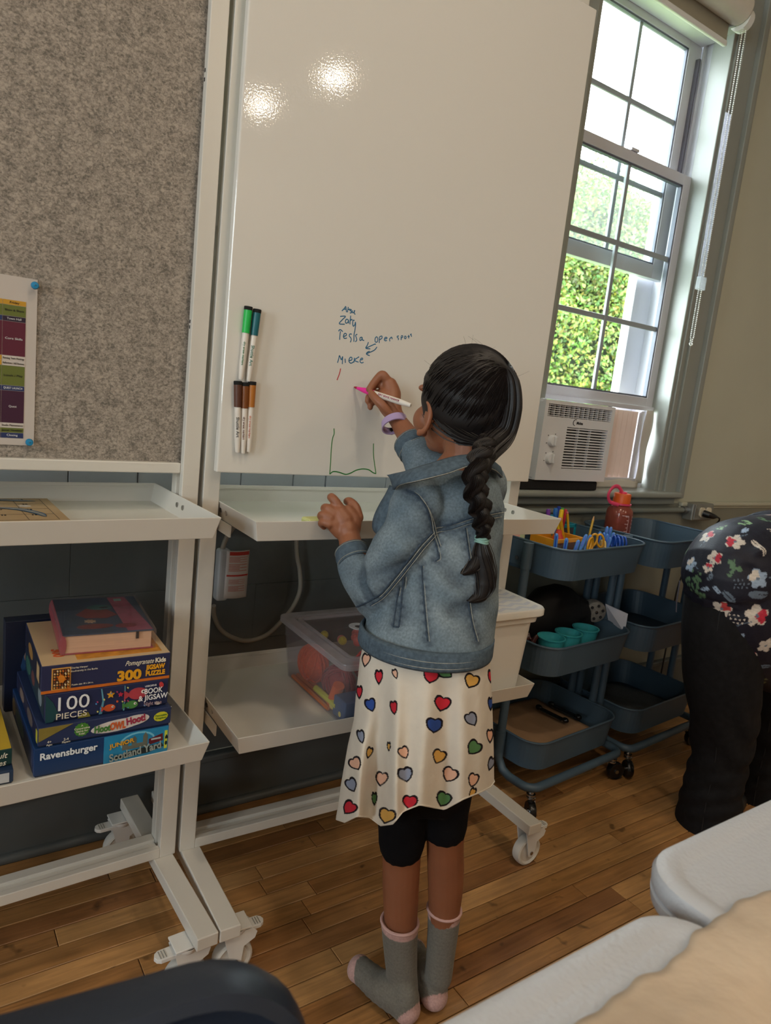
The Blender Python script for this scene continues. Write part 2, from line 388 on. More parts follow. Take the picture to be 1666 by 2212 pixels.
# ------------------------------------------------------------ window_1
vinyl = mat('white_vinyl', (205, 205, 212), 0.35, var=0.02)
gasket = mat('grey_gasket', (92, 96, 108), 0.5)
pane_m = glass('window_glass', (0.96, 0.99, 0.98))
haze_m = glass('hazy_storm_glass', (0.93, 0.95, 0.95), haze=0.06, hazecol=(1, 1, 1))
jm = MB()
jm.b2((OX0, WY, OZ0), (OX0 + 0.02, WY + 0.2, OZ1)); jm.b2((OX1 - 0.02, WY, OZ0), (OX1, WY + 0.2, OZ1))
jm.b2((OX0, WY, OZ1 - 0.03), (OX1, WY + 0.2, OZ1)); jm.b2((OX0, WY + 0.06, OZ0), (OX1, WY + 0.2, OZ0 + 0.02))
jm.b2((OX0 + 0.02, 1.735, OZ0), (OX0 + 0.035, 1.745, OZ1)); jm.b2((OX1 - 0.035, 1.735, OZ0), (OX1 - 0.02, 1.745, OZ1))
win = struct('window_1', jm, vinyl, bevel=0.002)
tr = MB()   # casing with stepped moulding
for (a, b, t) in ((2.40, 2.425, 0.012), (2.425, 2.50, 0.022), (2.50, 2.525, 0.040), (2.525, 2.55, 0.028), (2.55, 2.56, 0.015)):
    tr.b2((a, WY - t, 0.86), (b, WY, 2.95)); tr.b2((4.11 - b, WY - t, 0.86), (4.11 - a, WY, 2.95))
    tr.b2((4.11 - 2.40, WY - t, 2.60 + (a - 2.40)), (2.40, WY, 2.60 + (b - 2.40)))
struct('trim_1', tr, trim_m, bevel=0.003)
stp = MB().b2((2.385, WY - 0.004, 0.86), (2.402, WY + 0.075, 2.6)); part(win, 'inner_stop', stp, trim_m, bevel=0.003)
si = MB().b2((1.50, WY - 0.055, 0.862), (2.50, WY + 0.20, 0.886)); sill = struct('trim_2', si, trim_m, bevel=0.010, seg=4)
part(sill, 'apron', MB().b2((1.50, WY - 0.03, 0.835), (2.49, WY, 0.862)), mat('apron_paint', (128, 134, 130), 0.4), bevel=0.004)
cr = MB().b2((2.56, WY - 0.022, 0.826), (4.2, WY, 0.842)).b2((2.56, WY - 0.012, 0.815), (4.2, WY, 0.826)); struct('trim_3', cr, wall_m, bevel=0.004)

def sash(name, Y, x0, x1, z0, z1, st, rb, rt, mun_x, mun_z, glass_mat, d=0.03, frame_m=vinyl):
    """Sash: stiles, rails, muntins and one pane per light, each a piece."""
    s = MB().b2((x0, Y, z0), (x0 + st, Y + d, z1)).b2((x1 - st, Y, z0), (x1, Y + d, z1)).b2((x0 + st, Y, z0), (x1 - st, Y + d, z0 + rb)).b2((x0 + st, Y, z1 - rt), (x1 - st, Y + d, z1))
    o = part(win, name, s, frame_m, bevel=0.002); o['kind'] = 'structure'
    g = 0.006; a, b, c, e = x0 + st, x1 - st, z0 + rb, z1 - rt
    gk = MB().b2((a, Y + 0.004, c), (a + g, Y + 0.02, e)).b2((b - g, Y + 0.004, c), (b, Y + 0.02, e)).b2((a, Y + 0.004, c), (b, Y + 0.02, c + g)).b2((a, Y + 0.004, e - g), (b, Y + 0.02, e))
    part(o, 'gasket', gk, gasket)
    mm = mat('muntin_grey', (150, 156, 160), 0.4)
    for z in mun_z: part(o, 'muntin', MB().b2((a, Y + 0.009, z - 0.009), (b, Y + 0.018, z + 0.009)), mm, bevel=0.002)
    for x in mun_x: part(o, 'muntin', MB().b2((x - 0.008, Y + 0.008, c), (x + 0.008, Y + 0.019, e)), mm, bevel=0.002)
    xs = [a] + list(mun_x) + [b]; zs = [c] + list(mun_z) + [e]
    for i in range(len(xs) - 1):
        for k in range(len(zs) - 1):
            part(o, 'pane', MB().b2((xs[i] + 0.002, Y + 0.0125, zs[k] + 0.002), (xs[i + 1] - 0.002, Y + 0.0145, zs[k + 1] - 0.002)), glass_mat)
    return o
sash('lower_sash', 1.70, 1.712, 2.392, 1.197, 2.037, 0.045, 0.034, 0.036, [2.048], [1.487, 1.741], pane_m)
sash('upper_sash', 1.75, 1.712, 2.392, 1.671, 2.50, 0.075, 0.05, 0.035, [2.055], [1.967, 2.216], haze_m)
part(win, 'sash_latch', MB().b2((2.03, 1.695, 2.037), (2.07, 1.72, 2.047)), vinyl, bevel=0.002)
lf = MB(); lf.b2((1.70, 1.80, 0.9), (1.76, 1.84, 2.55)); lf.b2((2.30, 1.80, 0.9), (2.41, 1.84, 1.69)); part(win, 'storm_frame', lf, vinyl, bevel=0.003)
part(win, 'head_cover', MB().b2((1.70, 1.69, 2.487), (2.385, 1.75, 2.53)), vinyl, bevel=0.004)
part(win, 'jamb_track', MB().b2((2.362, 1.735, 2.04), (2.372, 1.75, 2.44)), mat('dark_slot', (88, 84, 92), 0.6))

q = MB().b2((0.62, WY, 1.32), (0.66, WY + 0.12, 1.90)).b2((1.18, WY, 1.32), (1.22, WY + 0.12, 1.90)).b2((0.66, WY, 1.32), (1.18, WY + 0.12, 1.37)).b2((0.66, WY, 1.86), (1.18, WY + 0.12, 1.90))
wn = struct('window_4', q, vinyl)       # the next window of the same wall, hidden behind the two boards; it lights the trays
part(wn, 'pane', MB().b2((0.66, WY + 0.048, 1.37), (1.18, WY + 0.052, 1.86)), pane_m)
pt = light('window_portal', 'AREA', (0.92, WY + 0.13, 1.615), 1.0, (1, 1, 1), 0.52, (0.92, 0, 1.615), shape='RECTANGLE', size_y=0.49); pt.data.cycles.is_portal = True
for k, yc in enumerate((-2.0, 0.0)):     # two unseen windows added to the left wall for cool fill light
    q = MB().b2((-3.3, yc - 0.4, 0.9), (-3.2, yc - 0.34, 2.5)).b2((-3.3, yc + 0.34, 0.9), (-3.2, yc + 0.4, 2.5)).b2((-3.3, yc - 0.4, 0.9), (-3.2, yc + 0.4, 0.96)).b2((-3.3, yc - 0.4, 2.44), (-3.2, yc + 0.4, 2.5)).b2((-3.28, yc - 0.4, 1.67), (-3.22, yc + 0.4, 1.73))
    wn = struct('window_%d' % (k + 2), q, vinyl)
    for z in (0.96, 1.73): part(wn, 'pane', MB().b2((-3.252, yc - 0.34, z), (-3.248, yc + 0.34, z + 0.71)), pane_m)
    pt = light('window_portal', 'AREA', (-3.22, yc, 1.7), 1.0, (1, 1, 1), 0.68, (0, yc, 1.7), shape='RECTANGLE', size_y=1.5); pt.data.cycles.is_portal = True
# ------------------------------------------------------------ roller shade with bead chain
t = thing('roller_shade', 'white roller shade cassette with bead chain mounted above the window', 'window shade', (2.0, WY, 2.5))
def L_(o, p): return (p[0] - o.location.x, p[1] - o.location.y, p[2] - o.location.z)
def wmb(o, mb):  # world-written mesh into the root's local frame
    l = o.location; mb.v = [(x - l.x, y - l.y, z - l.z) for x, y, z in mb.v]; return mb
part(t, 'cassette', wmb(t, MB().tube([(1.55, 1.56, 2.515), (2.30, 1.56, 2.515)], 0.046, 28)), mat('cream_cassette', (214, 206, 192), 0.35), bevel=0.004)
part(t, 'mounting_plate', wmb(t, MB().b2((2.29, 1.57, 2.47), (2.34, WY, 2.555))), trim_m, bevel=0.002)
part(t, 'shade_fabric', wmb(t, MB().b2((1.57, 1.590, 2.425), (2.29, 1.592, 2.50))), mat('tan_shade_fabric', (150, 142, 122), 0.8, bump=0.0002, bscale=400))
part(t, 'bottom_bar', wmb(t, MB().b2((1.57, 1.584, 2.41), (2.29, 1.598, 2.428))), white_plastic, bevel=0.004)
part(t, 'chain_drive', wmb(t, MB().cyl((2.302, 1.56, 2.49), (2.328, 1.56, 2.49), 0.036, 20)), white_plastic)
cx, cy = 2.313, 1.545
for off in (-0.009, 0.009):
    mb = MB(); z = 2.47
    while z > 1.435:
        mb.ell((cx + off * (1.0 if z > 1.45 else 0.6) + 0.016 * (2.47 - z), cy, z), (0.0024,) * 3, None, 6, 4); z -= 0.0065
    o = part(t, 'bead_chain', wmb(t, mb), white_plastic); o['kind'] = 'stuff'
mb = MB()
for k in range(5):
    a = PI + PI * (k + 0.5) / 5; mb.ell((cx + 0.0165 + 0.009 * math.cos(a), cy, 1.435 + 0.007 * math.sin(a)), (0.0024,) * 3, None, 6, 4)
part(t, 'bead_chain_loop', wmb(t, mb), white_plastic)
clr = glass('clear_plastic_strip', (0.90, 0.90, 0.95), haze=0.22, hazecol=(0.8, 0.8, 0.9))
part(t, 'chain_guard', wmb(t, MB().add([(cx - 0.016 + 0.004, cy + 0.006, 2.2), (cx + 0.016 + 0.004, cy + 0.006, 2.2), (cx + 0.016 + 0.013, cy + 0.006, 1.66), (cx - 0.016 + 0.013, cy + 0.006, 1.66)] + [(cx - 0.016 + 0.004, cy + 0.008, 2.2), (cx + 0.016 + 0.004, cy + 0.008, 2.2), (cx + 0.016 + 0.013, cy + 0.008, 1.66), (cx - 0.016 + 0.013, cy + 0.008, 1.66)], [(0, 1, 2, 3), (7, 6, 5, 4), (0, 4, 5, 1), (1, 5, 6, 2), (2, 6, 7, 3), (3, 7, 4, 0)])), clr)
part(t, 'chain_tensioner', wmb(t, MB().b2((cx - 0.003, cy - 0.008, 1.62), (cx + 0.031, cy + 0.012, 1.665))), glass('clear_tensioner', (0.93, 0.93, 0.97), haze=0.3), bevel=0.003)

# ------------------------------------------------------------ air conditioner in the window
AYF = 1.575; ax0 = at(1181, 862, AYF).x; ax1 = at(1331, 881, AYF).x; az1 = at(1181, 862, AYF).z; az0 = at(1308, 1042, AYF).z + 0.002
ac = thing('air_conditioner', 'white window air conditioner with louvres and two round dials on the sill', 'air conditioner', (ax0, AYF, az0))
acm = mat('ac_white', (222, 222, 226), 0.4, var=0.015)
aw, ah = ax1 - ax0, az1 - az0
GX0, GX1 = 0.115, aw - 0.022          # lower grille
gz0, gz1 = 0.040, ah * 0.685
uz0, uz1 = ah * 0.80, ah - 0.012      # upper louvre
face = MB()
for lo, hi in (((0, 0, 0), (GX0, 0.03, ah * 0.80 - 0.0)), ((GX1, 0, 0), (aw, 0.03, uz0)), ((GX0, 0, 0), (GX1, 0.03, gz0)), ((GX0, 0, gz1), (GX1, 0.03, uz0)), ((0, 0, uz0), (0.015, 0.03, ah)), ((aw - 0.015, 0, uz0), (aw, 0.03, ah)), ((0.015, 0, uz1), (aw - 0.015, 0.03, ah))): face.b2(lo, hi)
part(ac, 'front_panel', face, acm)
part(ac, 'front_edge', MB().add(*(lambda p: ([(x, 0.03, z) for x, z in p] + [(x, 0.012, z) for x, z in p], [(i, (i + 1) % len(p), len(p) + (i + 1) % len(p), len(p) + i) for i in range(len(p))]))([(x + aw / 2, z + ah / 2) for x, z in rrect(aw + 0.004, ah + 0.004, 0.012)])), acm)
part(ac, 'housing', MB().b2((0.004, 0.03, 0.004), (aw - 0.004, 0.26, ah - 0.004)), acm, bevel=0.006)
dk = mat('ac_dark_interior', (40, 38, 36), 0.8)
part(ac, 'grille_cavity', MB().b2((GX0, 0.024, gz0), (GX1, 0.029, gz1)).b2((0.015, 0.024, uz0), (aw - 0.015, 0.029, uz1)), dk)
for k in range(15):
    z = gz0 + (k + 0.5) * (gz1 - gz0) / 15
    part(ac, 'louvre_slat', MB().box(((GX0 + GX1) / 2, 0.010, z), (GX1 - GX0, 0.016, 0.0046)), acm, bevel=0.001, seg=1)
for k in range(6):
    z = uz0 + (k + 0.5) * (uz1 - uz0) / 6
    part(ac, 'outlet_slat', MB().box((aw / 2, 0.011, z), (aw - 0.03, 0.014, 0.0022)), acm)
for k in range(13):
    part(ac, 'outlet_fin', MB().box((0.03 + (aw - 0.06) * k / 12, 0.014, (uz0 + uz1) / 2), (0.0022, 0.012, uz1 - uz0)), acm)
for k in (0.33, 0.62): part(ac, 'grille_rib', MB().box((GX0 + (GX1 - GX0) * k, 0.013, (gz0 + gz1) / 2), (0.003, 0.010, gz1 - gz0)), acm)
for kz in (0.50, 0.28):
    d = part(ac, 'dial', MB().add(*(lambda q: (q.v, q.f))(MB().lathe([(0.0185, 0), (0.0185, 0.006), (0.016, 0.012), (0.001, 0.013)], n=24)), True, Matrix.Translation((0.052, 0, ah * kz)) @ Matrix.Rotation(PI / 2, 4, 'X')), acm)
    part(d, 'dial_grip', MB().box((0.052, -0.016, ah * kz), (0.008, 0.010, 0.030)), acm, bevel=0.002)
    for a in (200, 140, 60, 20): part(d, 'dial_mark', MB().box((0.052 + 0.025 * math.cos(math.radians(a)), -0.0005, ah * kz + 0.025 * math.sin(math.radians(a))), (0.003, 0.001, 0.003)), black_ink)
text(ac, 'Midea', (aw * 0.50, -0.0008, ah * 0.745), (1, 0, 0), (0, 0, 1), 0.013, black_ink, bold=0.0003)
part(ac, 'logo_arc', MB().tube([(aw * 0.50 - 0.022 + 0.010 * math.cos(a), -0.0008, ah * 0.75 + 0.010 * math.sin(a)) for a in np.linspace(1.2, 4.6, 12)], 0.0010, 6), black_ink)
tg = part(ac, 'warning_label', MB().b2((0.0032, 0.06, 0.12), (0.004, 0.135, ah - 0.035)), mat('peach_label', (232, 190, 170), 0.6))
lb = MB()
for k in range(9): lb.b2((0.0026, 0.068, 0.128 + k * 0.0095), (0.0032, 0.125 - (k % 3) * 0.012, 0.1305 + k * 0.0095))
part(tg, 'label_print', lb, black_ink)
part(ac, 'side_screw', MB().cyl((0.004, 0.10, 0.022), (0.001, 0.10, 0.022), 0.006, 12), steel)
vs_ = MB()
for k in range(9): vs_.b2((0.0025, 0.10, 0.062 + k * 0.0062), (0.004, 0.13, 0.0645 + k * 0.0062))
part(ac, 'side_vent', vs_, dk)
foam = thing('foam_pad', 'black foam pad under the air conditioner on the window sill', 'foam pad', (ax0 - 0.02, WY - 0.04, 0.8865))
part(foam, 'foam', MB().b2((-0.03, -0.006, 0.0), (aw + 0.0, 0.20, az0 - 0.8865 - 0.0015)), mat('black_foam', (24, 22, 22), 0.95, bump=0.001, bscale=200), bevel=0.006)
pl = thing('accordion_panel', 'pink-white pleated side curtain filling the gap beside the air conditioner', 'side curtain', (2.05, 1.71, 0.91))
pk = mat('translucent_pleat', (236, 214, 205), 0.5, sub=0.0)
_p = pk.node_tree.nodes['Principled BSDF']; _p.inputs['Transmission Weight'].default_value = 0.0
x0 = ax1 + 0.003; x1 = 2.315; n = 10
for k in range(n):
    a = x0 + (x1 - x0) * k / n; b = x0 + (x1 - x0) * (k + 1) / n; m_ = (a + b) / 2
    part(pl, 'pleat', wmb(pl, MB().add([(a, 1.705, 0.915), (m_, 1.694, 0.915), (b, 1.705, 0.915), (b, 1.707, 0.915), (m_, 1.696, 0.915), (a, 1.707, 0.915)] + [(a, 1.705, 1.175), (m_, 1.694, 1.175), (b, 1.705, 1.175), (b, 1.707, 1.175), (m_, 1.696, 1.175), (a, 1.707, 1.175)],
        [(0, 1, 7, 6), (1, 2, 8, 7), (2, 3, 9, 8), (3, 4, 10, 9), (4, 5, 11, 10), (5, 0, 6, 11), (5, 4, 3, 2, 1, 0), (6, 7, 8, 9, 10, 11)])), pk)
fr = MB().b2((1.72, 1.69, az1 + 0.003), (2.39, 1.699, 1.198)).b2((ax1 + 0.003, 1.685, 0.90), (2.36, 1.699, 0.922)).b2((2.312, 1.688, 0.915), (2.332, 1.699, az1))
part(pl, 'curtain_frame', wmb(pl, fr), vinyl, bevel=0.003)
tp = MB().grid(lambda u, v: (2.325 + 0.045 * u + 0.006 * math.sin(9 * v) * u, 1.678 - 0.004 * math.sin(7 * v + 3 * u), 0.905 + 0.28 * v), 6, 16)
part(pl, 'tape', wmb(pl, tp), mat('white_tape', (206, 200, 190), 0.5, bump=0.0006, bscale=60), solid=0.001)
part(pl, 'bottom_tape', wmb(pl, MB().grid(lambda u, v: (ax1 + 0.004 + 0.30 * u, 1.662 - 0.006 * math.sin(8 * u) , 0.8875 + (0.03 + 0.004 * math.sin(11 * u)) * v), 16, 4)), mat('white_tape', (206, 200, 190)), solid=0.001)

# ------------------------------------------------------------ conduit, outlet box, plug
cd_m = mat('painted_conduit', (122, 128, 122), 0.4, var=0.03)
cd = thing('electrical_conduit', 'grey painted conduit pipe running along the wall under the window sill', 'conduit', (1.5, WY - 0.012, 0.811))
part(cd, 'pipe', wmb(cd, MB().tube([(1.40, WY - 0.021, 0.811), (2.585, WY - 0.021, 0.811)], 0.011, 14)), cd_m)
part(cd, 'coupling', wmb(cd, MB().tube([(2.565, WY - 0.021, 0.811), (2.592, WY - 0.021, 0.811)], 0.016, 14)), steel)
ob = thing('outlet_box', 'steel electrical outlet box at the end of the wall conduit', 'outlet', (2.66, WY - 0.02, 0.81))
galv = mat('galvanised_steel', (150, 150, 145), 0.42, metal=0.6, var=0.08, scale=30)
part(ob, 'box', wmb(ob, MB().b2((2.592, WY - 0.052, 0.772), (2.735, WY - 0.007, 0.842))), galv, bevel=0.005)
part(ob, 'cover_plate', wmb(ob, MB().b2((2.600, WY - 0.056, 0.777), (2.728, WY - 0.052, 0.838))), galv, bevel=0.002)
ivory = mat('ivory_receptacle', (226, 214, 190), 0.4)
part(ob, 'receptacle', wmb(ob, MB().add(*(lambda q: (q.v, q.f))(MB().prism(rrect(0.032, 0.04, 0.012), 0, 0.006)), False, Matrix.Translation((2.645, WY - 0.056, 0.808)) @ Matrix.Rotation(PI / 2, 4, 'X'))), ivory)
part(ob, 'receptacle', wmb(ob, MB().add(*(lambda q: (q.v, q.f))(MB().prism(rrect(0.032, 0.04, 0.012), 0, 0.006)), False, Matrix.Translation((2.690, WY - 0.056, 0.808)) @ Matrix.Rotation(PI / 2, 4, 'X'))), ivory)
pg = thing('power_plug', 'black power plug and cord in the wall outlet box beside the window', 'plug', (2.645, WY - 0.07, 0.80))
part(pg, 'plug_body', wmb(pg, MB().tube([(2.645, WY - 0.0645, 0.806), (2.652, WY - 0.082, 0.803), (2.675, WY - 0.092, 0.798), (2.70, WY - 0.092, 0.796)], [0.014, 0.014, 0.011, 0.005], 12)), black_plastic)
part(pg, 'cord', wmb(pg, MB().tube(bez([(2.70, WY - 0.092, 0.796), (2.735, WY - 0.085, 0.78), (2.74, WY - 0.05, 0.72), (2.70, WY - 0.03, 0.62), (2.64, WY - 0.02, 0.5), (2.62, WY - 0.03, 0.3), (2.6, WY - 0.04, 0.012)]), 0.0035, 8)), black_plastic)

# ------------------------------------------------------------ mobile display carts
def tray_parts(root, name, x0, x1, y0, y1, zb, zt, inset=0.009):
    """Open sheet-metal tray with flared lips."""
    t_ = 0.0022; ym = (y0 + y1) / 2
    rt = [(x0, y0), (x1, y0), (x1, y1), (x0, y1)]; rb = [(x0 + inset, y0 + inset), (x1 - inset, y0 + inset), (x1 - inset, y1 - inset), (x0 + inset, y1 - inset)]
    it = [(x0 + t_, y0 + t_), (x1 - t_, y0 + t_), (x1 - t_, y1 - t_), (x0 + t_, y1 - t_)]; ib = [(a + (t_ if a < (x0 + x1) / 2 else -t_), b + (t_ if b < ym else -t_)) for a, b in rb]
    vs = [(a, b, zt) for a, b in rt] + [(a, b, zb) for a, b in rb] + [(a, b, zt) for a, b in it] + [(a, b, zb + t_) for a, b in ib]
    fs = []
    for i in range(4):
        j = (i + 1) % 4; fs += [(4 + i, 4 + j, j, i), (i, j, 8 + j, 8 + i), (8 + i, 8 + j, 12 + j, 12 + i)]
    fs += [(7, 6, 5, 4), (12, 13, 14, 15)]
    tr_ = part(root, name, MB().add(vs, fs), white_paint, bevel=0.0012)
    part(tr_, 'hem_fold', MB().b2((x0 + 0.012, y1 - 0.006, zt - 0.009), (x1 - 0.012, y1 - 0.0035, zt - 0.006)), white_paint)
    for sx, xx in ((1, x0 + 0.006), (-1, x1 - 0.006)):
        for yy in (0.0 - 0.03, 0.0 + 0.0):
            part(tr_, 'screw', MB().cyl((xx - sx * 0.003, yy, (zt + zb) / 2 + 0.002), (xx + sx * 0.0015, yy, (zt + zb) / 2 + 0.002), 0.0055, 12), steel)
    for xx in (x0 + 0.004, x1 - 0.007):
        part(root, 'shelf_bracket', MB().b2((xx, -0.055, zb - 0.022), (xx + 0.003, 0.06, zb + 0.001)), white_paint)
    return tr_
def caster_parts(root, x, y, z, side, rot=0.0):
    """White swivel caster: mounting plate, fork, wheel and brake pedal."""
    c = Matrix.Translation((x, y, 0)) @ Matrix.Rotation(rot, 4, 'Z')
    k = MB(); k.box((0, 0, z - 0.004), (0.055, 0.045, 0.004), c)
    k.add(*(lambda q: (q.v, q.f))(MB().lathe([(0.02, z - 0.018), (0.024, z - 0.012), (0.024, z - 0.006)], n=20)), True, c)
    for s_ in (-1, 1):
        poly = [(-0.026, z - 0.012), (0.030, z - 0.012), (0.040, z - 0.022), (0.036, z - 0.034), (0.014, z - 0.045), (0.010, 0.030), (-0.006, 0.030)]
        vs = [(px, s_ * 0.0155, pz) for px, pz in poly] + [(px, s_ * 0.0185, pz) for px, pz in poly]; n = len(poly)
        k.add(vs, [tuple(range(n)), tuple(range(2 * n - 1, n - 1, -1))] + [(i, (i + 1) % n, n + (i + 1) % n, n + i) for i in range(n)], False, c)
    ca = part(root, 'caster', k, white_plastic, bevel=0.001)
    wm = MB(); prof = [(0.010, -0.012), (0.028, -0.009), (0.033, -0.013), (0.0375, -0.011), (0.0390, -0.004), (0.0390, 0.004), (0.0375, 0.011), (0.033, 0.013), (0.028, 0.009), (0.010, 0.012)]
    wm.lathe(prof, n=28, M=c @ Matrix.Translation((0, 0, 0.0392)) @ Matrix.Rotation(PI / 2, 4, 'X'), cap=True)
    part(ca, 'wheel', wm, mat('cream_wheel', (212, 208, 200), 0.45))
    part(ca, 'axle_bolt', MB().add(*(lambda q: (q.v, q.f))(MB().cyl((0, -0.0205, 0.0392), (0, 0.0205, 0.0392), 0.005, 10)), False, c), steel)
    pm = MB(); pp = [(0.014, -0.013), (0.050, -0.0125), (0.057, -0.008), (0.060, 0.0), (0.057, 0.008), (0.050, 0.0125), (0.014, 0.013)]
    pm.prism([(a * side, b) if side > 0 else (a * side, -b) for a, b in pp], z - 0.022, z - 0.014, c)
    part(ca, 'brake_pedal', pm, white_plastic, bevel=0.001)
    gm = MB()
    for q in range(3): gm.box(((0.040 + q * 0.005) * side, 0, z - 0.0135), (0.0015, 0.018, 0.001), c)
    part(ca, 'pedal_grip', gm, mat('grip_grey', (150, 148, 142), 0.6))
    return ca
FT = 0.140      # top of the foot bars
def cart(name, label, loc, rz, sgn, trays, W=0.832):
    """sgn=+1: the cart extends to +x from its origin corner; -1: to -x.  y=0 is the front of the posts."""
    c = thing(name, label, 'mobile board cart', loc, rz)
    X = lambda a, b: (min(sgn * a, sgn * b), max(sgn * a, sgn * b))
    for (a, b) in ((0.0, 0.033), (W - 0.033, W)):
        x0, x1 = X(a, b); inner = (a == 0.0) == (sgn > 0)       # +1 when the inner side is at x1
        p_ = MB(); p_.b2((x0, 0, FT), (x1, 0.016, 2.2)); p_.b2((x0, 0.034, FT), (x1, 0.058, 2.2))
        xi0, xi1 = (x0, x1 - 0.009) if inner else (x0 + 0.009, x1)
        p_.b2((xi0, 0.016, FT), (xi1, 0.034, 2.2))
        po = part(c, 'post', p_, white_paint, bevel=0.0015)
        xs_ = x1 + 0.0003 if inner else x0 - 0.0003
        hb = MB()
        for z in (1.66, 1.645, 1.235, 1.225):
            hb.box((xs_, 0.010, z), (0.001, 0.003, 0.006)); hb.box((xs_, 0.047, z - 0.012), (0.001, 0.003, 0.006))
        part(po, 'slot_hole', hb, black_ink)
        f0, f1 = X(a + (0.004 if a == 0 else -0.008), b + (0.012 if a == 0 else 0.0))
        part(c, 'foot', MB().b2((f0, -0.245, FT - 0.026), (f1, 0.245, FT)), white_paint, bevel=0.002)
        for yy in (-0.205, 0.215):
            caster_parts(c, (f0 + f1) / 2 + sgn * 0.024, yy, FT - 0.026, sgn, rot=0.0)
    x0, x1 = X(0.033, W - 0.033)
    rl = MB(); rl.b2((x0, 0, FT), (x1, 0.014, FT + 0.022)); rl.b2((x0, 0.014, FT), (x1, 0.034, FT + 0.015)); rl.b2((x0, 0.034, FT), (x1, 0.058, FT + 0.022))
    part(c, 'bottom_rail', rl, white_paint, bevel=0.0015)
    for (nm, y0, y1, zb, zt) in trays: tray_parts(c, nm, x0 + 0.001, x1 - 0.001, y0, y1, zb, zt)
    return c
LC = cart('pinboard_cart', 'white mobile cart with grey felt pinboard and two trays, left of the whiteboard', (0.4665, 1.301, 0), math.radians(2.0), -1,
          [('upper_tray', -0.195, 0.150, 0.872, 0.910), ('lower_tray', -0.213, 0.150, 0.472, 0.510)])
RC = cart('whiteboard_cart', 'white mobile cart with a tall glossy whiteboard and two trays', (0.476, 1.301, 0), math.radians(-1.4), 1,
          [('upper_tray', -0.187, 0.205, 0.862, 0.900), ('lower_tray', -0.183, 0.205, 0.449, 0.487)])
# felt board
felt = bpy.data.materials.new('heather_grey_felt'); felt.use_nodes = True
def _felt(m):
    nt = m.node_tree; N = nt.nodes; L = nt.links; p = N['Principled BSDF']; p.inputs['Roughness'].default_value = 0.95; p.inputs['Specular IOR Level'].default_value = 0.1
    tc = N.new('ShaderNodeTexCoord')
    a = N.new('ShaderNodeTexNoise'); a.inputs['Scale'].default_value = 240; a.inputs['Detail'].default_value = 6; a.inputs['Roughness'].default_value = 0.65; a.inputs['Distortion'].default_value = 0.7
    b = N.new('ShaderNodeTexNoise'); b.inputs['Scale'].default_value = 45; b.inputs['Detail'].default_value = 6; b.inputs['Roughness'].default_value = 0.7
    mp = N.new('ShaderNodeMapping'); mp.inputs['Scale'].default_value = (0.8, 1.0, 1.0); L.new(tc.outputs['Object'], mp.inputs[0]); L.new(mp.outputs[0], a.inputs[0]); L.new(tc.outputs['Object'], b.inputs[0])
    ad = N.new('ShaderNodeMath'); ad.operation = 'ADD'; ml = N.new('ShaderNodeMath'); ml.operation = 'MULTIPLY'; ml.inputs[1].default_value = 0.55
    L.new(b.outputs[0], ml.inputs[0]); L.new(a.outputs[0], ad.inputs[0]); L.new(ml.outputs[0], ad.inputs[1])
    rp = N.new('ShaderNodeValToRGB'); e = rp.color_ramp.elements; e[0].position = 0.62; e[0].color = (*srgb((112, 106, 99)), 1); e[1].position = 0.92; e[1].color = (*srgb((180, 168, 156)), 1)
    q = e.new(0.76); q.color = (*srgb((148, 139, 129)), 1)
    L.new(ad.outputs[0], rp.inputs[0]); L.new(rp.outputs[0], p.inputs['Base Color'])
    bp = N.new('ShaderNodeBump'); bp.inputs['Distance'].default_value = 0.0012; L.new(a.outputs[0], bp.inputs['Height']); L.new(bp.outputs[0], p.inputs['Normal'])
_felt(felt)
part(LC, 'felt_panel', MB().b2((-0.832 + 0.024, 0.024, 0.970), (-0.024, 0.036, 2.19)), felt)
part(LC, 'board_rail', MB().b2((-0.799, 0.012, 0.952), (-0.033, 0.040, 0.972)), white_paint, bevel=0.002)
# whiteboard
wbm = bpy.data.materials.new('glossy_whiteboard'); wbm.use_nodes = True
def _wb(m):
    nt = m.node_tree; N = nt.nodes; L = nt.links; p = N['Principled BSDF']; p.inputs['Base Color'].default_value = (*srgb((222, 218, 211)), 1)
    p.inputs['Roughness'].default_value = 0.05; p.inputs['Specular IOR Level'].default_value = 0.42
    tc = N.new('ShaderNodeTexCoord'); a = N.new('ShaderNodeTexNoise'); a.inputs['Scale'].default_value = 260; a.inputs['Detail'].default_value = 1.0; L.new(tc.outputs['Object'], a.inputs[0])
    bp = N.new('ShaderNodeBump'); bp.inputs['Distance'].default_value = 0.00007; L.new(a.outputs[0], bp.inputs['Height']); L.new(bp.outputs[0], p.inputs['Normal'])
_wb(wbm)
part(RC, 'whiteboard_panel', MB().b2((0.0125, -0.031, 0.962), (0.829, -0.013, 2.05)), wbm, bevel=0.003, seg=3)
part(RC, 'panel_back', MB().b2((0.04, -0.013, 0.99), (0.80, -0.0005, 2.02)), white_paint)
# ------------------------------------------------------------ things on the boards
def aim(o, a, b, roll=0.0, face=(0.0, 0.0, CAMH)):
    """Local z from a to b, local -y turned towards the point `face` (then rolled)."""
    a = Vector(a); b = Vector(b); z = (b - a).normalized(); y = -(Vector(face) - a); y = (y - z * y.dot(z)).normalized(); x = y.cross(z)
    m = Matrix(((x.x, y.x, z.x), (x.y, y.y, z.y), (x.z, y.z, z.z))) @ Matrix.Rotation(roll, 3, 'Z')
    o.rotation_mode = 'QUATERNION'; o.location = a; o.rotation_quaternion = m.to_quaternion()
WBY = lambda x: 1.301 - 0.031 - (x - 0.476) * 0.0244       # front face of the whiteboard at x
def onwb(px, py, off=0.0):
    Y = 1.262
    for _ in range(6): p = at(px, py, Y); Y = WBY(p.x) - off
    return at(px, py, Y)
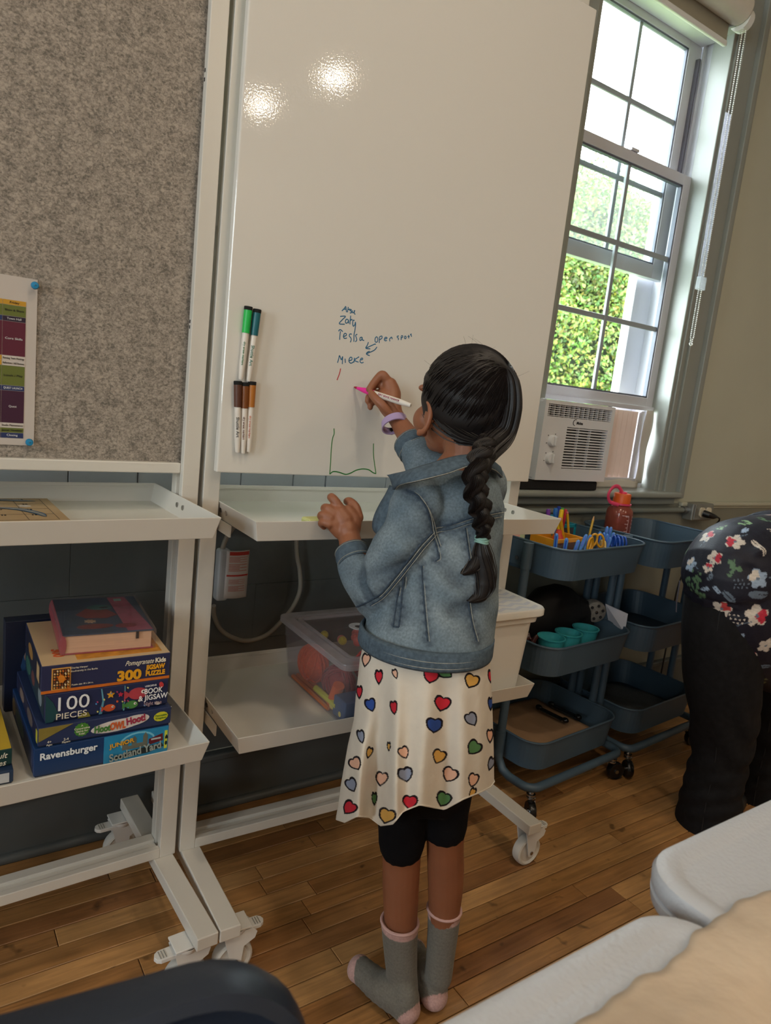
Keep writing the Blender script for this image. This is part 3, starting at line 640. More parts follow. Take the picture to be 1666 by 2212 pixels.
# poster
pw_m = mat('poster_paper', (196, 186, 178), 0.5, var=0.01)
po = thing('schedule_poster', 'printed schedule poster with coloured blocks pinned to the grey felt board', 'poster', (0.1795, 1.3135, 0.993), math.radians(2.0))
PWd = 0.26
part(po, 'sheet', MB().b2((-PWd, -0.0008, 0.0), (0.0, 0.0, 0.2715)), pw_m)
def blk(x0, x1, z0, z1, c, nm='schedule_block'):
    return part(po, nm, MB().b2((x0, -0.0014, z0), (x1, -0.0008, z1)), mat('print_%d_%d_%d' % c, c, 0.6, var=0.01))
xr = -0.0165; xm = -0.050; gold = (196, 146, 40); olive = (100, 108, 44); navy = (32, 46, 92); wine = (90, 22, 46); plum = (60, 18, 48); wh = (206, 196, 188)
H_ = 0.2715; zz = lambda f: H_ * (1 - f)
rows = [(0.138, 0.168, gold, gold), (0.168, 0.232, olive, olive), (0.232, 0.262, navy, (36, 18, 44)), (0.262, 0.463, wine, wine), (0.463, 0.492, gold, wh), (0.492, 0.522, gold, wh),
        (0.522, 0.640, olive, olive), (0.640, 0.670, navy, navy), (0.670, 0.865, plum, plum), (0.865, 0.895, wh, wh), (0.895, 0.925, olive, olive), (0.925, 0.958, navy, navy)]
for a, b, cl, c2 in rows:
    blk(xm + 0.0003, xr, zz(b) + 0.0003, zz(a) - 0.0003, c2); blk(-0.098, xm - 0.0003, zz(b) + 0.0003, zz(a) - 0.0003, cl); blk(-0.146, -0.0986, zz(b) + 0.0003, zz(a) - 0.0003, cl); blk(-0.194, -0.1466, zz(b) + 0.0003, zz(a) - 0.0003, cl)
text(po, 'SCHEDULE', (-0.0565, -0.0012, zz(0.105)), (1, 0, 0), (0, 0, 1), 0.0115, mat('plum_ink', (70, 22, 60), 0.6), align='RIGHT')
for s_, f, mm in (('Friday', 0.153, black_ink), ('Show & Share', 0.198, black_ink), ('Town Hall', 0.247, white_ink), ('Core Skills', 0.362, white_ink), ('Running Team Meetings', 0.478, black_ink), ('Reflections / 360 Reviews', 0.507, black_ink), ('Lunch / Play', 0.58, black_ink),
                  ('QUEST LAUNCH', 0.655, white_ink), ('Quest', 0.765, white_ink), ('Studio Maintenance', 0.88, black_ink), ('Journal / Newsletter', 0.91, black_ink), ('Closing', 0.94, white_ink)):
    text(po, s_, ((xm + xr) / 2, -0.0017, zz(f)), (1, 0, 0), (0, 0, 1), 0.0048, mm, width=min(0.031, 0.0023 * len(s_)))
blue_pin = mat('blue_putty', (20, 128, 176), 0.5)
for (px, py, lb) in ((75, 617, 'round blue push pin at the top right corner of the schedule poster'), (63, 955, 'round blue push pin at the bottom right corner of the schedule poster')):
    p = at(px, py, 1.305); o = thing('push_pin', lb, 'push pin', p)
    part(o, 'pin_head', MB().lathe([(0.001, 0.001), (0.0055, 0.0), (0.0062, 0.003), (0.005, 0.0065), (0.001, 0.0072)], n=16, M=Matrix.Rotation(PI / 2, 4, 'X')), blue_pin)
    part(o, 'pin_shaft', MB().cyl((0, 0, 0), (0, 0.008, 0), 0.0008, 6), steel)
# dry-erase markers held on the board by their cap magnets
def marker(label, a, b, capcol, capname, roll=0.0, words=None, wcol=None, group='dry-erase markers on the whiteboard', tip=False):
    """a = bottom (white end), b = top of the cap."""
    o = thing('dry_erase_marker', label, 'marker', group=group); aim(o, a, b, roll); Ln = (Vector(b) - Vector(a)).length
    barrel = mat('marker_barrel_white', (226, 218, 208), 0.35, var=0.01)
    part(o, 'barrel', MB().lathe([(0.001, 0), (0.0038, 0.0), (0.0044, 0.003), (0.0056, 0.022), (0.0060, 0.03), (0.0060, Ln * 0.64)], n=20), barrel)
    cm = mat(capname, capcol, 0.4)
    if tip:
        part(o, 'grip_cone', MB().lathe([(0.0060, Ln * 0.64), (0.0066, Ln * 0.67), (0.0058, Ln * 0.80), (0.0030, Ln * 0.93), (0.0028, Ln * 0.94)], n=20), cm)
        part(o, 'nib', MB().lathe([(0.0028, Ln * 0.935), (0.0024, Ln * 0.97), (0.001, Ln)], n=12, cap=True), mat('nib_red', (150, 30, 45), 0.7))
    else:
        part(o, 'cap', MB().lathe([(0.0062, Ln * 0.64), (0.0070, Ln * 0.642), (0.0076, Ln * 0.95), (0.0076, Ln * 0.955)], n=20), cm)
        part(o, 'cap_eraser', MB().lathe([(0.0078, Ln * 0.95), (0.0080, Ln * 0.99), (0.0074, Ln), (0.001, Ln)], n=20, cap=True), mat('felt_black', (14, 14, 14), 0.9))
    if words:
        m_ = mat('marker_ink_%s' % capname, wcol, 0.6)
        text(o, words, (0.0, -0.0063, Ln * 0.36), (0, 0, -1), (1, 0, 0), 0.0085 if len(words) < 14 else 0.0058, m_, ext=0.0004)
    return o
T = [((520, 820), (537, 662), (30, 185, 80), 'bright_green_cap', 'dry erase markers', (60, 130, 80), 'dry erase marker with a bright green cap and black end, upper left on the whiteboard', 0.5),
     ((537, 824), (556, 668), (20, 98, 108), 'teal_cap', 'Shuttle Art', (40, 110, 90), 'dry erase marker with a dark teal cap beside the bright green one', 0.5),
     ((513, 977), (514, 823), (88, 52, 38), 'dark_brown_cap', 'Shuttle Art', (30, 24, 24), 'dry erase marker with a dark brown cap, left of the lower three markers', 0.0),
     ((525, 979), (530, 826), (122, 68, 26), 'brown_cap', 'dry erase markers', (110, 60, 50), 'dry erase marker with a mid brown cap, middle of the lower three markers', 0.0),
     ((537, 976), (545, 824), (178, 110, 42), 'ochre_cap', 'dry erase markers', (200, 110, 80), 'dry erase marker with an ochre cap, right of the lower three markers', 0.0)]
for (b0, t0, col_, cn, wd, wc, lb, rl) in T:
    marker(lb, onwb(*b0, off=0.0085), onwb(*t0, off=0.0085), col_, cn, words=wd, wcol=wc)
held_a = at(888, 876, 1.132); held_b = onwb(765, 836, 0.001)
HM = marker('pink marker held in the girl\'s right hand, its nib at the whiteboard', held_a, held_b, (232, 40, 150), 'pink_grip', words='DRY ERASE MARKER', wcol=(150, 50, 80), group=None, tip=True, roll=0.2)
# handwriting: strokes lying on the board
teal_ink = mat('blue_teal_marker_ink', (28, 100, 140), 0.5, var=0.15, scale=60); red_ink = mat('red_marker_ink', (190, 60, 66), 0.5); green_ink = mat('green_marker_ink', (40, 122, 52), 0.5)
def stroke(mb, pts, r=0.00125):
    P_ = [onwb(x, y, 0.0) for x, y in pts]; P_ = bez(P_, 5) if len(P_) > 2 else P_
    rings = []
    for i, p in enumerate(P_):
        t = (P_[min(i + 1, len(P_) - 1)] - P_[max(i - 1, 0)]).normalized(); n = Vector((0, 1, 0)).cross(t).normalized()
        rings.append([p + n * r + Vector((0, 0.0003, 0)), p + n * r * 0.7 - Vector((0, 0.0003, 0)), p - n * r * 0.7 - Vector((0, 0.0003, 0)), p - n * r + Vector((0, 0.0003, 0))])
    mb.loft(rings)
def Zm(pts): return [(700 + x / 7.573, 640 + y / 7.573) for x, y in pts]     # coordinates read off the 7.57x enlargement
WORDS = [('Arsu', [[(292, 240), (325, 210), (355, 168), (362, 205), (370, 262)], [(310, 215), (362, 208)], [(398, 175), (385, 262)], [(385, 225), (415, 212), (428, 210)], [(455, 222), (430, 218), (425, 235), (452, 245), (450, 268), (422, 272)], [(468, 232), (462, 262), (485, 268), (500, 230)], [(505, 228), (495, 270), (512, 298)]]),
         ('Zara', [[(265, 330), (352, 328), (300, 385), (250, 448), (340, 458)], [(395, 382), (365, 378), (350, 415), (362, 440), (392, 425), (400, 385), (405, 445)], [(438, 318), (428, 400), (425, 460)], [(430, 400), (455, 378), (462, 395)], [(500, 395), (478, 395), (470, 440), (480, 490), (505, 465), (515, 420)], [(515, 420), (518, 470), (505, 560), (492, 640), (490, 745)]]),
         ('Tessa', [[(238, 572), (265, 545), (308, 578)], [(270, 572), (262, 640), (258, 712)], [(318, 660), (365, 640), (362, 612), (335, 612), (318, 660), (340, 690), (375, 682)], [(455, 620), (425, 618), (415, 650), (445, 690), (440, 735), (428, 752)], [(545, 620), (518, 640), (530, 680), (535, 720), (512, 745)], [(620, 668), (592, 680), (590, 722), (615, 712), (625, 672), (632, 715), (658, 722)]]),
         ('open_spots', [[(860, 660), (838, 690), (840, 745), (872, 745), (880, 690), (860, 658)], [(905, 672), (905, 765)], [(905, 668), (945, 650), (950, 682), (912, 712)], [(988, 700), (1030, 690), (1025, 672), (1000, 676), (988, 712), (1005, 728), (1030, 722)], [(1072, 690), (1078, 738)], [(1078, 695), (1105, 668), (1118, 702)], [(1225, 650), (1200, 655), (1200, 672), (1220, 690), (1215, 718)], [(1262, 655), (1262, 718)], [(1262, 650), (1285, 645), (1288, 668), (1265, 682)], [(1325, 650), (1315, 680), (1335, 695), (1345, 665), (1325, 648)], [(1385, 632), (1388, 690)], [(1368, 662), (1402, 655)], [(1435, 618), (1415, 625), (1432, 648), (1430, 662)]]),
         ('arrows', [[(845, 792), (835, 782), (760, 815), (685, 850)], [(728, 750), (710, 800), (685, 850), (758, 860)], [(868, 828), (820, 885), (695, 940)], [(748, 900), (712, 915), (695, 945), (748, 972)]]),
         ('Mieke', [[(222, 1088), (240, 1030), (255, 970), (285, 1040), (305, 985), (300, 1110)], [(345, 1020), (350, 1090)], [(408, 1055), (455, 1040), (455, 1002), (425, 1005), (408, 1060), (440, 1095), (490, 1070)], [(500, 1005), (490, 1085)], [(575, 990), (500, 1045), (565, 1078)], [(590, 1040), (630, 1035), (630, 1012), (605, 1020), (590, 1065), (615, 1090), (648, 1080)]])]
RCM = Matrix.Translation(RC.location) @ Matrix.Rotation(math.radians(-1.4), 4, 'Z'); RCI = RCM.inverted()
def rcpart(name, mb, m, **kw):
    mb.v = [tuple(RCI @ Vector(v)) for v in mb.v]; return part(RC, name, mb, m, **kw)
for nm, ss in WORDS:
    mb = MB()
    for s_ in ss: stroke(mb, Zm(s_))
    o = rcpart('handwriting', mb, teal_ink, label='blue handwriting: ' + nm.replace('_', ' ')); o['kind'] = 'stuff'
mb = MB(); stroke(mb, Zm([(272, 1182), (255, 1260), (213, 1372)])); rcpart('red_stroke', mb, red_ink)
Z2 = lambda pts: [(700 + x / 6.408, 780 + y / 6.408) for x, y in pts]
mb = MB()
stroke(mb, Z2([(138, 932), (140, 1010), (118, 1075), (100, 1240), (92, 1400), (80, 1565)]), 0.0012)
stroke(mb, Z2([(80, 1565), (130, 1530), (210, 1540), (300, 1568), (370, 1550), (450, 1510), (540, 1493), (620, 1505), (680, 1545), (720, 1558)]), 0.0015)
stroke(mb, Z2([(720, 1558), (700, 1420), (686, 1300), (686, 1140)]), 0.0012)
rcpart('green_drawing', mb, green_ink)

# ------------------------------------------------------------ game boxes, board and book on the left cart
def box_art(o, nm, items, yy=-0.0006, base='front'):
    """Flat printed shapes on the front (y<0) face; items = (colour, polygon of (x,z))."""
    for k, (c, poly) in enumerate(items):
        n = len(poly); y0 = yy - 0.00012 * k
        vs = [(x, y0, z) for x, z in poly] + [(x, 0.0, z) for x, z in poly]
        part(o, nm, MB().add(vs, [tuple(range(n))] + [(i, n + i, n + (i + 1) % n, (i + 1) % n) for i in range(n)]), mat('ink_%d_%d_%d' % c, c, 0.45, var=0.08, scale=60))
def ov(cx, cz, rx, rz, n=16, a0=0.0): return [(cx + rx * math.cos(2 * PI * i / n) * math.cos(a0) - rz * math.sin(2 * PI * i / n) * math.sin(a0), cz + rx * math.cos(2 * PI * i / n) * math.sin(a0) + rz * math.sin(2 * PI * i / n) * math.cos(a0)) for i in range(n)]
def rc_(x0, z0, x1, z1): return [(x0, z0), (x1, z0), (x1, z1), (x0, z1)]
def star(cx, cz, r, n=5, r2=0.45, a0=0.3): return [(cx + (r if i % 2 == 0 else r * r2) * math.cos(PI * i / n + a0), cz + (r if i % 2 == 0 else r * r2) * math.sin(PI * i / n + a0)) for i in range(2 * n)]
def gbox(name, label, BL, BR, z0, z1, d, body, side=None, top=None, group=None):
    rz = math.atan2(BR[1] - BL[1], BR[0] - BL[0]); w_ = math.hypot(BR[0] - BL[0], BR[1] - BL[1]); h = z1 - z0
    o = thing(name, label, 'game box', (BL[0], BL[1], z0), rz, group)
    part(o, 'box_base', MB().b2((0.002, 0.002, 0), (w_ - 0.002, d - 0.002, h * 0.5)), mat('box_base_%d_%d_%d' % body, tuple(int(c * 0.8) for c in body), 0.5, var=0.05), bevel=0.001)
    part(o, 'box_lid', MB().b2((0, 0, 0.003), (w_, d, h - 0.0004)), mat('box_lid_%d_%d_%d' % body, body, 0.4, var=0.05), bevel=0.001)
    if top: part(o, 'top_print', MB().b2((0.001, 0.001, h - 0.0005), (w_ - 0.001, d - 0.001, h)), mat('box_top_%d_%d_%d' % top, top, 0.45, var=0.05))
    return o, w_, h
def yside(o, items):  # prints on the left face (x<0)
    for k, (c, poly) in enumerate(items):
        n = len(poly); x0 = -0.0005 - 0.0001 * k
        part(o, 'side_print', MB().add([(x0, y, z) for y, z in poly] + [(0, y, z) for y, z in poly], [tuple(reversed(range(n)))] + [(i, (i + 1) % n, n + (i + 1) % n, n + i) for i in range(n)]), mat('ink_%d_%d_%d' % c, c, 0.45, var=0.1, scale=60))
FX, FZ = (1, 0, 0), (0, 0, 1)
def ft(o, s_, x, z, size, m, **kw): return text(o, s_, (x, kw.pop('y', -0.0016), z), kw.pop('ux', FX), kw.pop('uy', FZ), size, m, **kw)
gold_i = mat('gold_ink', (226, 160, 30), 0.5); cream_i = mat('cream_ink', (232, 222, 200), 0.5); dgrey_i = mat('dark_grey_ink', (52, 52, 50), 0.5)
Z0 = 0.4747
# 1 detective game (bottom)
o, w_, h = gbox('game_box', 'blue board game box with a city skyline on its front, bottom of the stack', (0.167, 1.140), (0.384, 1.143), Z0, 0.5258, 0.245, (24, 54, 98))
ac2 = 0.107
box_art(o, 'front_print', [((36, 132, 176), rc_(ac2, 0.001, w_ - 0.001, h - 0.001)), ((120, 190, 214), ov(0.163, h * 0.62, 0.030, h * 0.34)), ((36, 132, 176), ov(0.163, h * 0.60, 0.027, h * 0.30)),
    ((30, 42, 44), [(0.118, 0.006), (0.128, 0.013), (0.140, 0.012), (0.150, 0.016), (0.205, 0.020), (0.209, 0.013), (0.18, 0.006)]),
    ((104, 104, 92), [(0.137, h * .38), (0.137, h * .62), (0.142, h * .72), (0.147, h * .62), (0.147, h * .5), (0.153, h * .5), (0.153, h * .74), (0.157, h * .84), (0.161, h * .74), (0.161, h * .55), (0.172, h * .55), (0.172, h * .78), (0.176, h * .9), (0.180, h * .78), (0.180, h * .38)]),
    ((96, 22, 32), [(0.182, h * .40), (0.182, h * .62), (0.206, h * .74), (0.207, h * .48)]), ((180, 190, 190), rc_(0.186, h * .56, 0.203, h * .62)),
    ((206, 206, 60), rc_(0.2095, h * .16, w_ - 0.0025, h * .82)), ((24, 30, 26), [(0.2105, h * .52), (0.2105, h * .60), (0.213, h * .68), (0.2155, h * .58), (0.2155, h * .52)]), ((24, 30, 26), ov(0.2125, h * .36, 0.002, 0.004))])
ft(o, 'Ravensburger', 0.052, h * 0.70, 0.0165, white_ink, width=0.088, bold=0.0004)
ft(o, 'JUNIOR', 0.136, h * 0.66, 0.0105, gold_i, width=0.042, bold=0.0003, ux=(1, 0, 0.12), uy=(-0.12, 0, 1), y=-0.0026)
ft(o, 'Scotland Yard', 0.160, h * 0.26, 0.020, mat('pale_ink', (150, 158, 152), 0.5), width=0.088, bold=0.0005, ux=(1, 0, 0.09), uy=(-0.09, 0, 1), y=-0.0026)
yside(o, [((40, 54, 90), rc_(0.01, 0.005, 0.235, h - 0.005)), ((92, 112, 110), ov(0.15, h / 2, 0.05, h * .3)), ((150, 130, 100), ov(0.22, h / 2, 0.02, h * .3))])
# 2 owl game
o, w_, h = gbox('game_box', 'dark blue owl game box with a white and orange title, second from the bottom', (0.172, 1.141), (0.386, 1.143), 0.5262, 0.5605, 0.24, (38, 50, 86))
box_art(o, 'front_print', [((132, 116, 52), [(0.001, h * .30), (0.001, h - 0.001), (0.052, h - 0.001)]), ((70, 128, 46), star(0.066, h * .58, 0.0125, 14, 0.88)), ((214, 204, 198), ov(0.122, h * .48, 0.042, h * .30, 20, 0.06)), ((214, 204, 198), ov(0.150, h * .58, 0.026, h * .27, 20, 0.1)), ((206, 200, 48), ov(0.196, h * .55, 0.0125, h * .25, 12, 0.1))])
ft(o, 'Hoot', 0.098, h * 0.44, 0.017, mat('green_ink', (62, 120, 50), 0.5), bold=0.0007, width=0.026); ft(o, 'OWL', 0.123, h * 0.46, 0.018, mat('orange_ink', (206, 92, 40), 0.5), bold=0.0008, width=0.026)
ft(o, 'Hoot!', 0.153, h * 0.62, 0.0175, mat('magenta_ink', (158, 40, 70), 0.5), bold=0.0007, width=0.032, ux=(1, 0, 0.12), uy=(-0.12, 0, 1))
for k, s_ in enumerate(('A', 'Cooperative', 'Game for', 'Kids!')): ft(o, s_, 0.066, h * (0.80 - 0.14 * k), 0.0048, cream_i)
ft(o, '4+', 0.017, h * .24, 0.006, cream_i); ft(o, 'Ages', 0.017, h * .10, 0.0045, cream_i); ft(o, '2-4', 0.042, h * .24, 0.006, cream_i); ft(o, 'Players', 0.042, h * .10, 0.0045, cream_i)
ft(o, 'Peaceable', 0.196, h * .63, 0.0052, mat('green_ink', (62, 120, 50), 0.5)); ft(o, 'Kingdom', 0.196, h * .48, 0.0052, mat('green_ink', (62, 120, 50), 0.5))
yside(o, [((20, 26, 58), rc_(0.01, 0.003, 0.23, h - 0.003)), ((96, 84, 82), ov(0.08, h / 2, 0.03, h * .35)), ((196, 186, 60), rc_(0.004, h * .2, 0.016, h * .8)), ((120, 100, 92), ov(0.17, h / 2, 0.025, h * .3))])
# 3 fish jigsaw
o, w_, h = gbox('game_box', 'hundred piece jigsaw box with colourful fish on dark blue, middle of the stack', (0.183, 1.153), (0.381, 1.152), 0.5609, 0.6105, 0.235, (32, 42, 78))
fish = lambda x, z, s, c, e: [(c, ov(x, z, s * 1.5, s)), (c, [(x - s * 1.1, z), (x - s * 2.2, z + s * .8), (x - s * 2.2, z - s * .8)]), ((236, 230, 220), ov(x + s * .8, z + s * .25, s * .32, s * .32)), ((18, 18, 24), ov(x + s * .86, z + s * .25, s * .15, s * .15))]
it = [((24, 66, 72), [(0.001, 0.001), (0.001, h - 0.001), (0.012, h * .7), (0.02, h * .3), (0.012, 0.001)]), ((92, 150, 170), [(0.083, 0.002), (0.088, h * .5), (0.085, h * .95), (0.087, h * .95), (0.091, h * .5), (0.088, 0.002)]), ((92, 150, 170), [(0.122, 0.002), (0.124, h * .6), (0.123, h * .95), (0.1245, h * .95), (0.1255, h * .6), (0.1245, 0.002)]),
      ((132, 124, 50), [(0.05, 0.001), (0.056, 0.008), (0.066, 0.009), (0.07, 0.001)])]
it += fish(0.100, h * .22, 0.0062, (206, 88, 42), 0) + fish(0.146, h * .60, 0.0105, (176, 62, 72), 0) + fish(0.136, h * .22, 0.007, (74, 132, 66), 0)
it += [((226, 160, 40), star(0.101, h * .70, 0.0065)), ((190, 44, 70), star(0.117, h * .66, 0.0045)), ((220, 96, 52), star(0.112, h * .42, 0.002))]
for k in range(16): it.append((((190, 70, 110), (90, 150, 200), (222, 210, 120))[k % 3], star(R.uniform(0.075, 0.16), R.uniform(0.004, h - 0.004), 0.0013, 4)))
it += [((196, 60, 60), ov(w_ - 0.013, h * .82, 0.0035, 0.0045)), ((226, 220, 210), ov(w_ - 0.018, h * .14, 0.0040, 0.002))]
box_art(o, 'front_print', it)
ft(o, '100', 0.040, h * 0.60, 0.034, white_ink, width=0.048, y=-0.006 + 0.004); ft(o, 'PIECES', 0.040, h * 0.18, 0.0145, cream_i, width=0.047)
ft(o, 'BOOK', 0.171, h * 0.66, 0.0135, white_ink, width=0.031, y=-0.0052, bold=0.0002); ft(o, '& JIGSAW', 0.171, h * 0.42, 0.0135, white_ink, width=0.050, y=-0.0052, bold=0.0002); ft(o, 'Night time', 0.171, h * 0.19, 0.0100, mat('pink_ink', (176, 146, 150), 0.5), width=0.030, y=-0.0052); ft(o, 'USBORNE', 0.166, h * 0.86, 0.0045, white_ink, y=-0.0052)
yside(o, [((22, 46, 62), rc_(0.01, 0.003, 0.225, h - 0.003)), ((120, 132, 140), ov(0.05, h / 2, 0.02, h * .3)), ((100, 60, 60), ov(0.13, h / 2, 0.02, h * .25)), ((52, 92, 82), ov(0.19, h / 2, 0.03, h * .3))])
# 4 three hundred piece jigsaw
o, w_, h = gbox('game_box', 'navy three hundred piece jigsaw box with a cream top, under the hardback book', (0.177, 1.157), (0.382, 1.153), 0.6109, 0.6585, 0.212, (38, 44, 78), top=(206, 178, 138))
box_art(o, 'front_print', [((204, 108, 36), rc_(0.0, 0.0, w_, h * .10)), ((206, 150, 70), rc_(0.015, h * .10, 0.044, h * .88)), ((64, 40, 30), rc_(0.017, h * .13, 0.042, h * .84))])
art = []
for i in range(6):
    for k in range(7): art.append((((214, 160, 84), (226, 196, 150), (120, 66, 36), (196, 104, 40))[(i * 3 + k * 5) % 4], ov(0.0195 + i * 0.004, h * (.18 + .10 * k), 0.0014, 0.0016, 6)))
art.append(((216, 130, 40), ov(0.0295, h * .52, 0.005, 0.006)))
box_art(o, 'cover_picture', art, yy=-0.0011)
ft(o, '300', 0.136, h * 0.30, 0.024, gold_i, width=0.040, bold=0.0011); ft(o, 'JIGSAW', 0.180, h * 0.52, 0.0115, gold_i, width=0.033, bold=0.0006); ft(o, 'PUZZLE', 0.180, h * 0.28, 0.0115, gold_i, width=0.033, bold=0.0006)
ft(o, 'Pomegranate', 0.152, h * 0.76, 0.0125, cream_i, width=0.048, shear=0.5); ft(o, 'Kids', 0.188, h * 0.76, 0.0115, cream_i, width=0.018, bold=0.0004)
ft(o, 'Charley Harper', 0.056, h * 0.84, 0.0042, cream_i); ft(o, 'Biodiversity in the Burbs', 0.064, h * 0.72, 0.0042, cream_i); ft(o, 'Puzzle size 18 x 24 in.', 0.062, h * 0.22, 0.0038, cream_i)
part(o, 'top_picture', MB().b2((0.055, 0.012, h), (w_ - 0.012, 0.19, h + 0.0003)), mat('ink_ochre', (196, 132, 44), 0.5, var=0.3, scale=60))
yside(o, [((24, 26, 48), rc_(0.012, 0.003, 0.20, h - 0.003)), ((180, 150, 110), rc_(0.02, h * .2, 0.05, h * .8)), ((150, 110, 60), ov(0.13, h / 2, 0.03, h * .25))])
text(o, '300', (0.030, 0.05, h + 0.0003), (0, -1, 0), (1, 0, 0), 0.024, mat('orange_ink', (206, 92, 40), 0.5), bold=0.0008)
# 5 book in a plastic sleeve
BLb = (0.213, 1.192); bk = thing('hardback_book', 'hardback book with illustrated cover in a clear sleeve, on top of the boxes', 'book', (*BLb, 0.6592), math.atan2(-0.011, 0.147))
w_, d, h = 0.147, 0.195, 0.034
part(bk, 'page_block', MB().b2((0.002, 0.002, 0.002), (w_ - 0.004, d - 0.003, h - 0.002)), mat('page_edges', (206, 168, 136), 0.8, var=0.10, stretch=(1, 1, 90)))
cvm = mat('book_cover_navy', (42, 62, 86), 0.3, var=0.25, scale=40)
part(bk, 'back_cover', MB().b2((0, 0, 0), (w_, d, 0.002)), mat('book_cover_pink', (150, 66, 76), 0.35, var=0.1)); part(bk, 'front_cover', MB().b2((0, 0, h - 0.002), (w_, d, h)), cvm, bevel=0.0005)
part(bk, 'spine', MB().tube([(0.001, 0, h / 2), (0.001, d, h / 2)], h / 2, 16, flat=1.0), mat('book_cover_pink', (150, 66, 76)))
bk.children[-1].scale = (0.35, 1, 1)
def topart(o, items, z):
    for k, (c, poly) in enumerate(items):
        n = len(poly); zz_ = z + 0.00012 * (k + 1)
        part(o, 'cover_art', MB().add([(x, y, zz_) for x, y in poly] + [(x, y, z - 0.0002) for x, y in poly], [tuple(range(n))] + [(i, n + i, n + (i + 1) % n, (i + 1) % n) for i in range(n)]), mat('ink_%d_%d_%d' % c, c, 0.4, var=0.2, scale=60))
topart(bk, [((150, 70, 92), [(0.096, d - 0.004), (0.128, d - 0.004), (0.146, 0.004), (0.104, 0.004)]), ((128, 44, 40), [(0.03, 0.10), (0.05, 0.13), (0.085, 0.125), (0.10, 0.09), (0.08, 0.075), (0.045, 0.08)]), ((60, 112, 108), ov(0.075, 0.135, 0.022, 0.014)), ((24, 26, 36), ov(0.082, 0.133, 0.008, 0.004)),
    ((118, 52, 46), ov(0.055, 0.035, 0.03, 0.012)), ((170, 140, 110), star(0.05, 0.062, 0.010, 8, 0.6)), ((120, 38, 44), ov(0.105, 0.03, 0.018, 0.010)), ((110, 150, 140), rc_(0.106, 0.168, 0.119, 0.180))], h)
part(bk, 'ribbon_marker', MB().b2((w_ - 0.030, -0.0012, h - 0.014), (w_ - 0.0255, 0.002, h - 0.001)), black_plastic)
part(bk, 'plastic_sleeve', MB().b2((-0.004, -0.003, -0.0001), (w_ + 0.004, d + 0.002, h + 0.0022)), glass('clear_sleeve', (0.98, 0.96, 0.97), haze=0.05, hazecol=(0.8, 0.7, 0.75)), bevel=0.002)
# left stack
o, w_, h = gbox('game_box', 'thin navy box with a white label at the left edge of the lower tray', (-0.09, 1.140), (0.138, 1.139), Z0, 0.4985, 0.22, (34, 52, 78))
box_art(o, 'front_print', [((190, 190, 192), rc_(w_ - 0.055, 0.004, w_ - 0.006, h - 0.004))]); ft(o, '8', w_ - 0.045, h * .5, 0.014, mat('green_ink', (62, 120, 50), 0.5))
o, w_, h = gbox('game_box', 'dark green puzzle box with cream lettering at the left edge of the lower tray', (-0.08, 1.150), (0.137, 1.152), 0.4988, 0.5290, 0.20, (24, 56, 54), top=(190, 158, 50))
ft(o, 'Adult', w_ - 0.022, h * .66, 0.013, cream_i, shear=0.3); ft(o, 'Puzzles', w_ - 0.028, h * .25, 0.013, cream_i, shear=0.3)
for lb, a, b, z0, z1, d, c, nm in (('tall teal illustrated box standing behind the dark green puzzle box', (-0.10, 1.365), (0.055, 1.365), Z0, 0.600, 0.05, (30, 64, 78), 'a'), ('dark navy illustrated box standing behind the jigsaw stack', (0.150, 1.392), (0.33, 1.392), Z0, 0.655, 0.030, (24, 30, 52), 'b')):
    o, w_, h = gbox('game_box', lb, a, b, z0, z1, d, c)
    box_art(o, 'front_print', [(((66, 130, 150), (40, 70, 110))[nm == 'b'], ov(w_ * .5, h * .5, w_ * .35, h * .3)), ((150, 120, 100), ov(w_ * .3, h * .6, w_ * .12, h * .1)), ((60, 90, 70), ov(w_ * .7, h * .35, w_ * .15, h * .12))])
# snakes and ladders board on the upper tray
sb = thing('board_game', 'tan snakes and ladders game board lying on the upper left tray', 'board game', (-0.16, 1.205, 0.8746), math.radians(2.0))
sw, sd = 0.385, 0.195
part(sb, 'board', MB().b2((0, 0, 0), (sw, sd, 0.009)), mat('tan_game_board', (176, 148, 110), 0.5, var=0.08), bevel=0.001)
gl = MB()
for k in range(9): gl.b2((0.008 + k * (sw - 0.024) / 8, 0.008, 0.009), (0.0088 + k * (sw - 0.024) / 8, sd - 0.008, 0.0092))
for k in range(5): gl.b2((0.008, 0.008 + k * (sd - 0.016) / 4, 0.009), (sw - 0.016, 0.0088 + k * (sd - 0.016) / 4, 0.0092))
o = part(sb, 'grid_lines', gl, black_ink); o['kind'] = 'stuff'
def snake(pts, r, m, nm='snake_print'):
    mb = MB(); P_ = bez(pts, 8); rr_ = mlist([r * .3, r, r, r * .9, r * .2], len(P_)); vs = []
    for i, p in enumerate(P_):
        t = (P_[min(i + 1, len(P_) - 1)] - P_[max(i - 1, 0)]).normalized(); n = Vector((-t.y, t.x, 0)); vs += [tuple(p + n * rr_[i]), tuple(p - n * rr_[i])]
    mb.add(vs, [(2 * i, 2 * i + 1, 2 * i + 3, 2 * i + 2) for i in range(len(P_) - 1)]); part(sb, nm, mb, m)
sk = mat('snake_blue_print', (74, 104, 136), 0.5, var=0.3, scale=80); lk = mat('snake_outline', (26, 30, 34), 0.5)
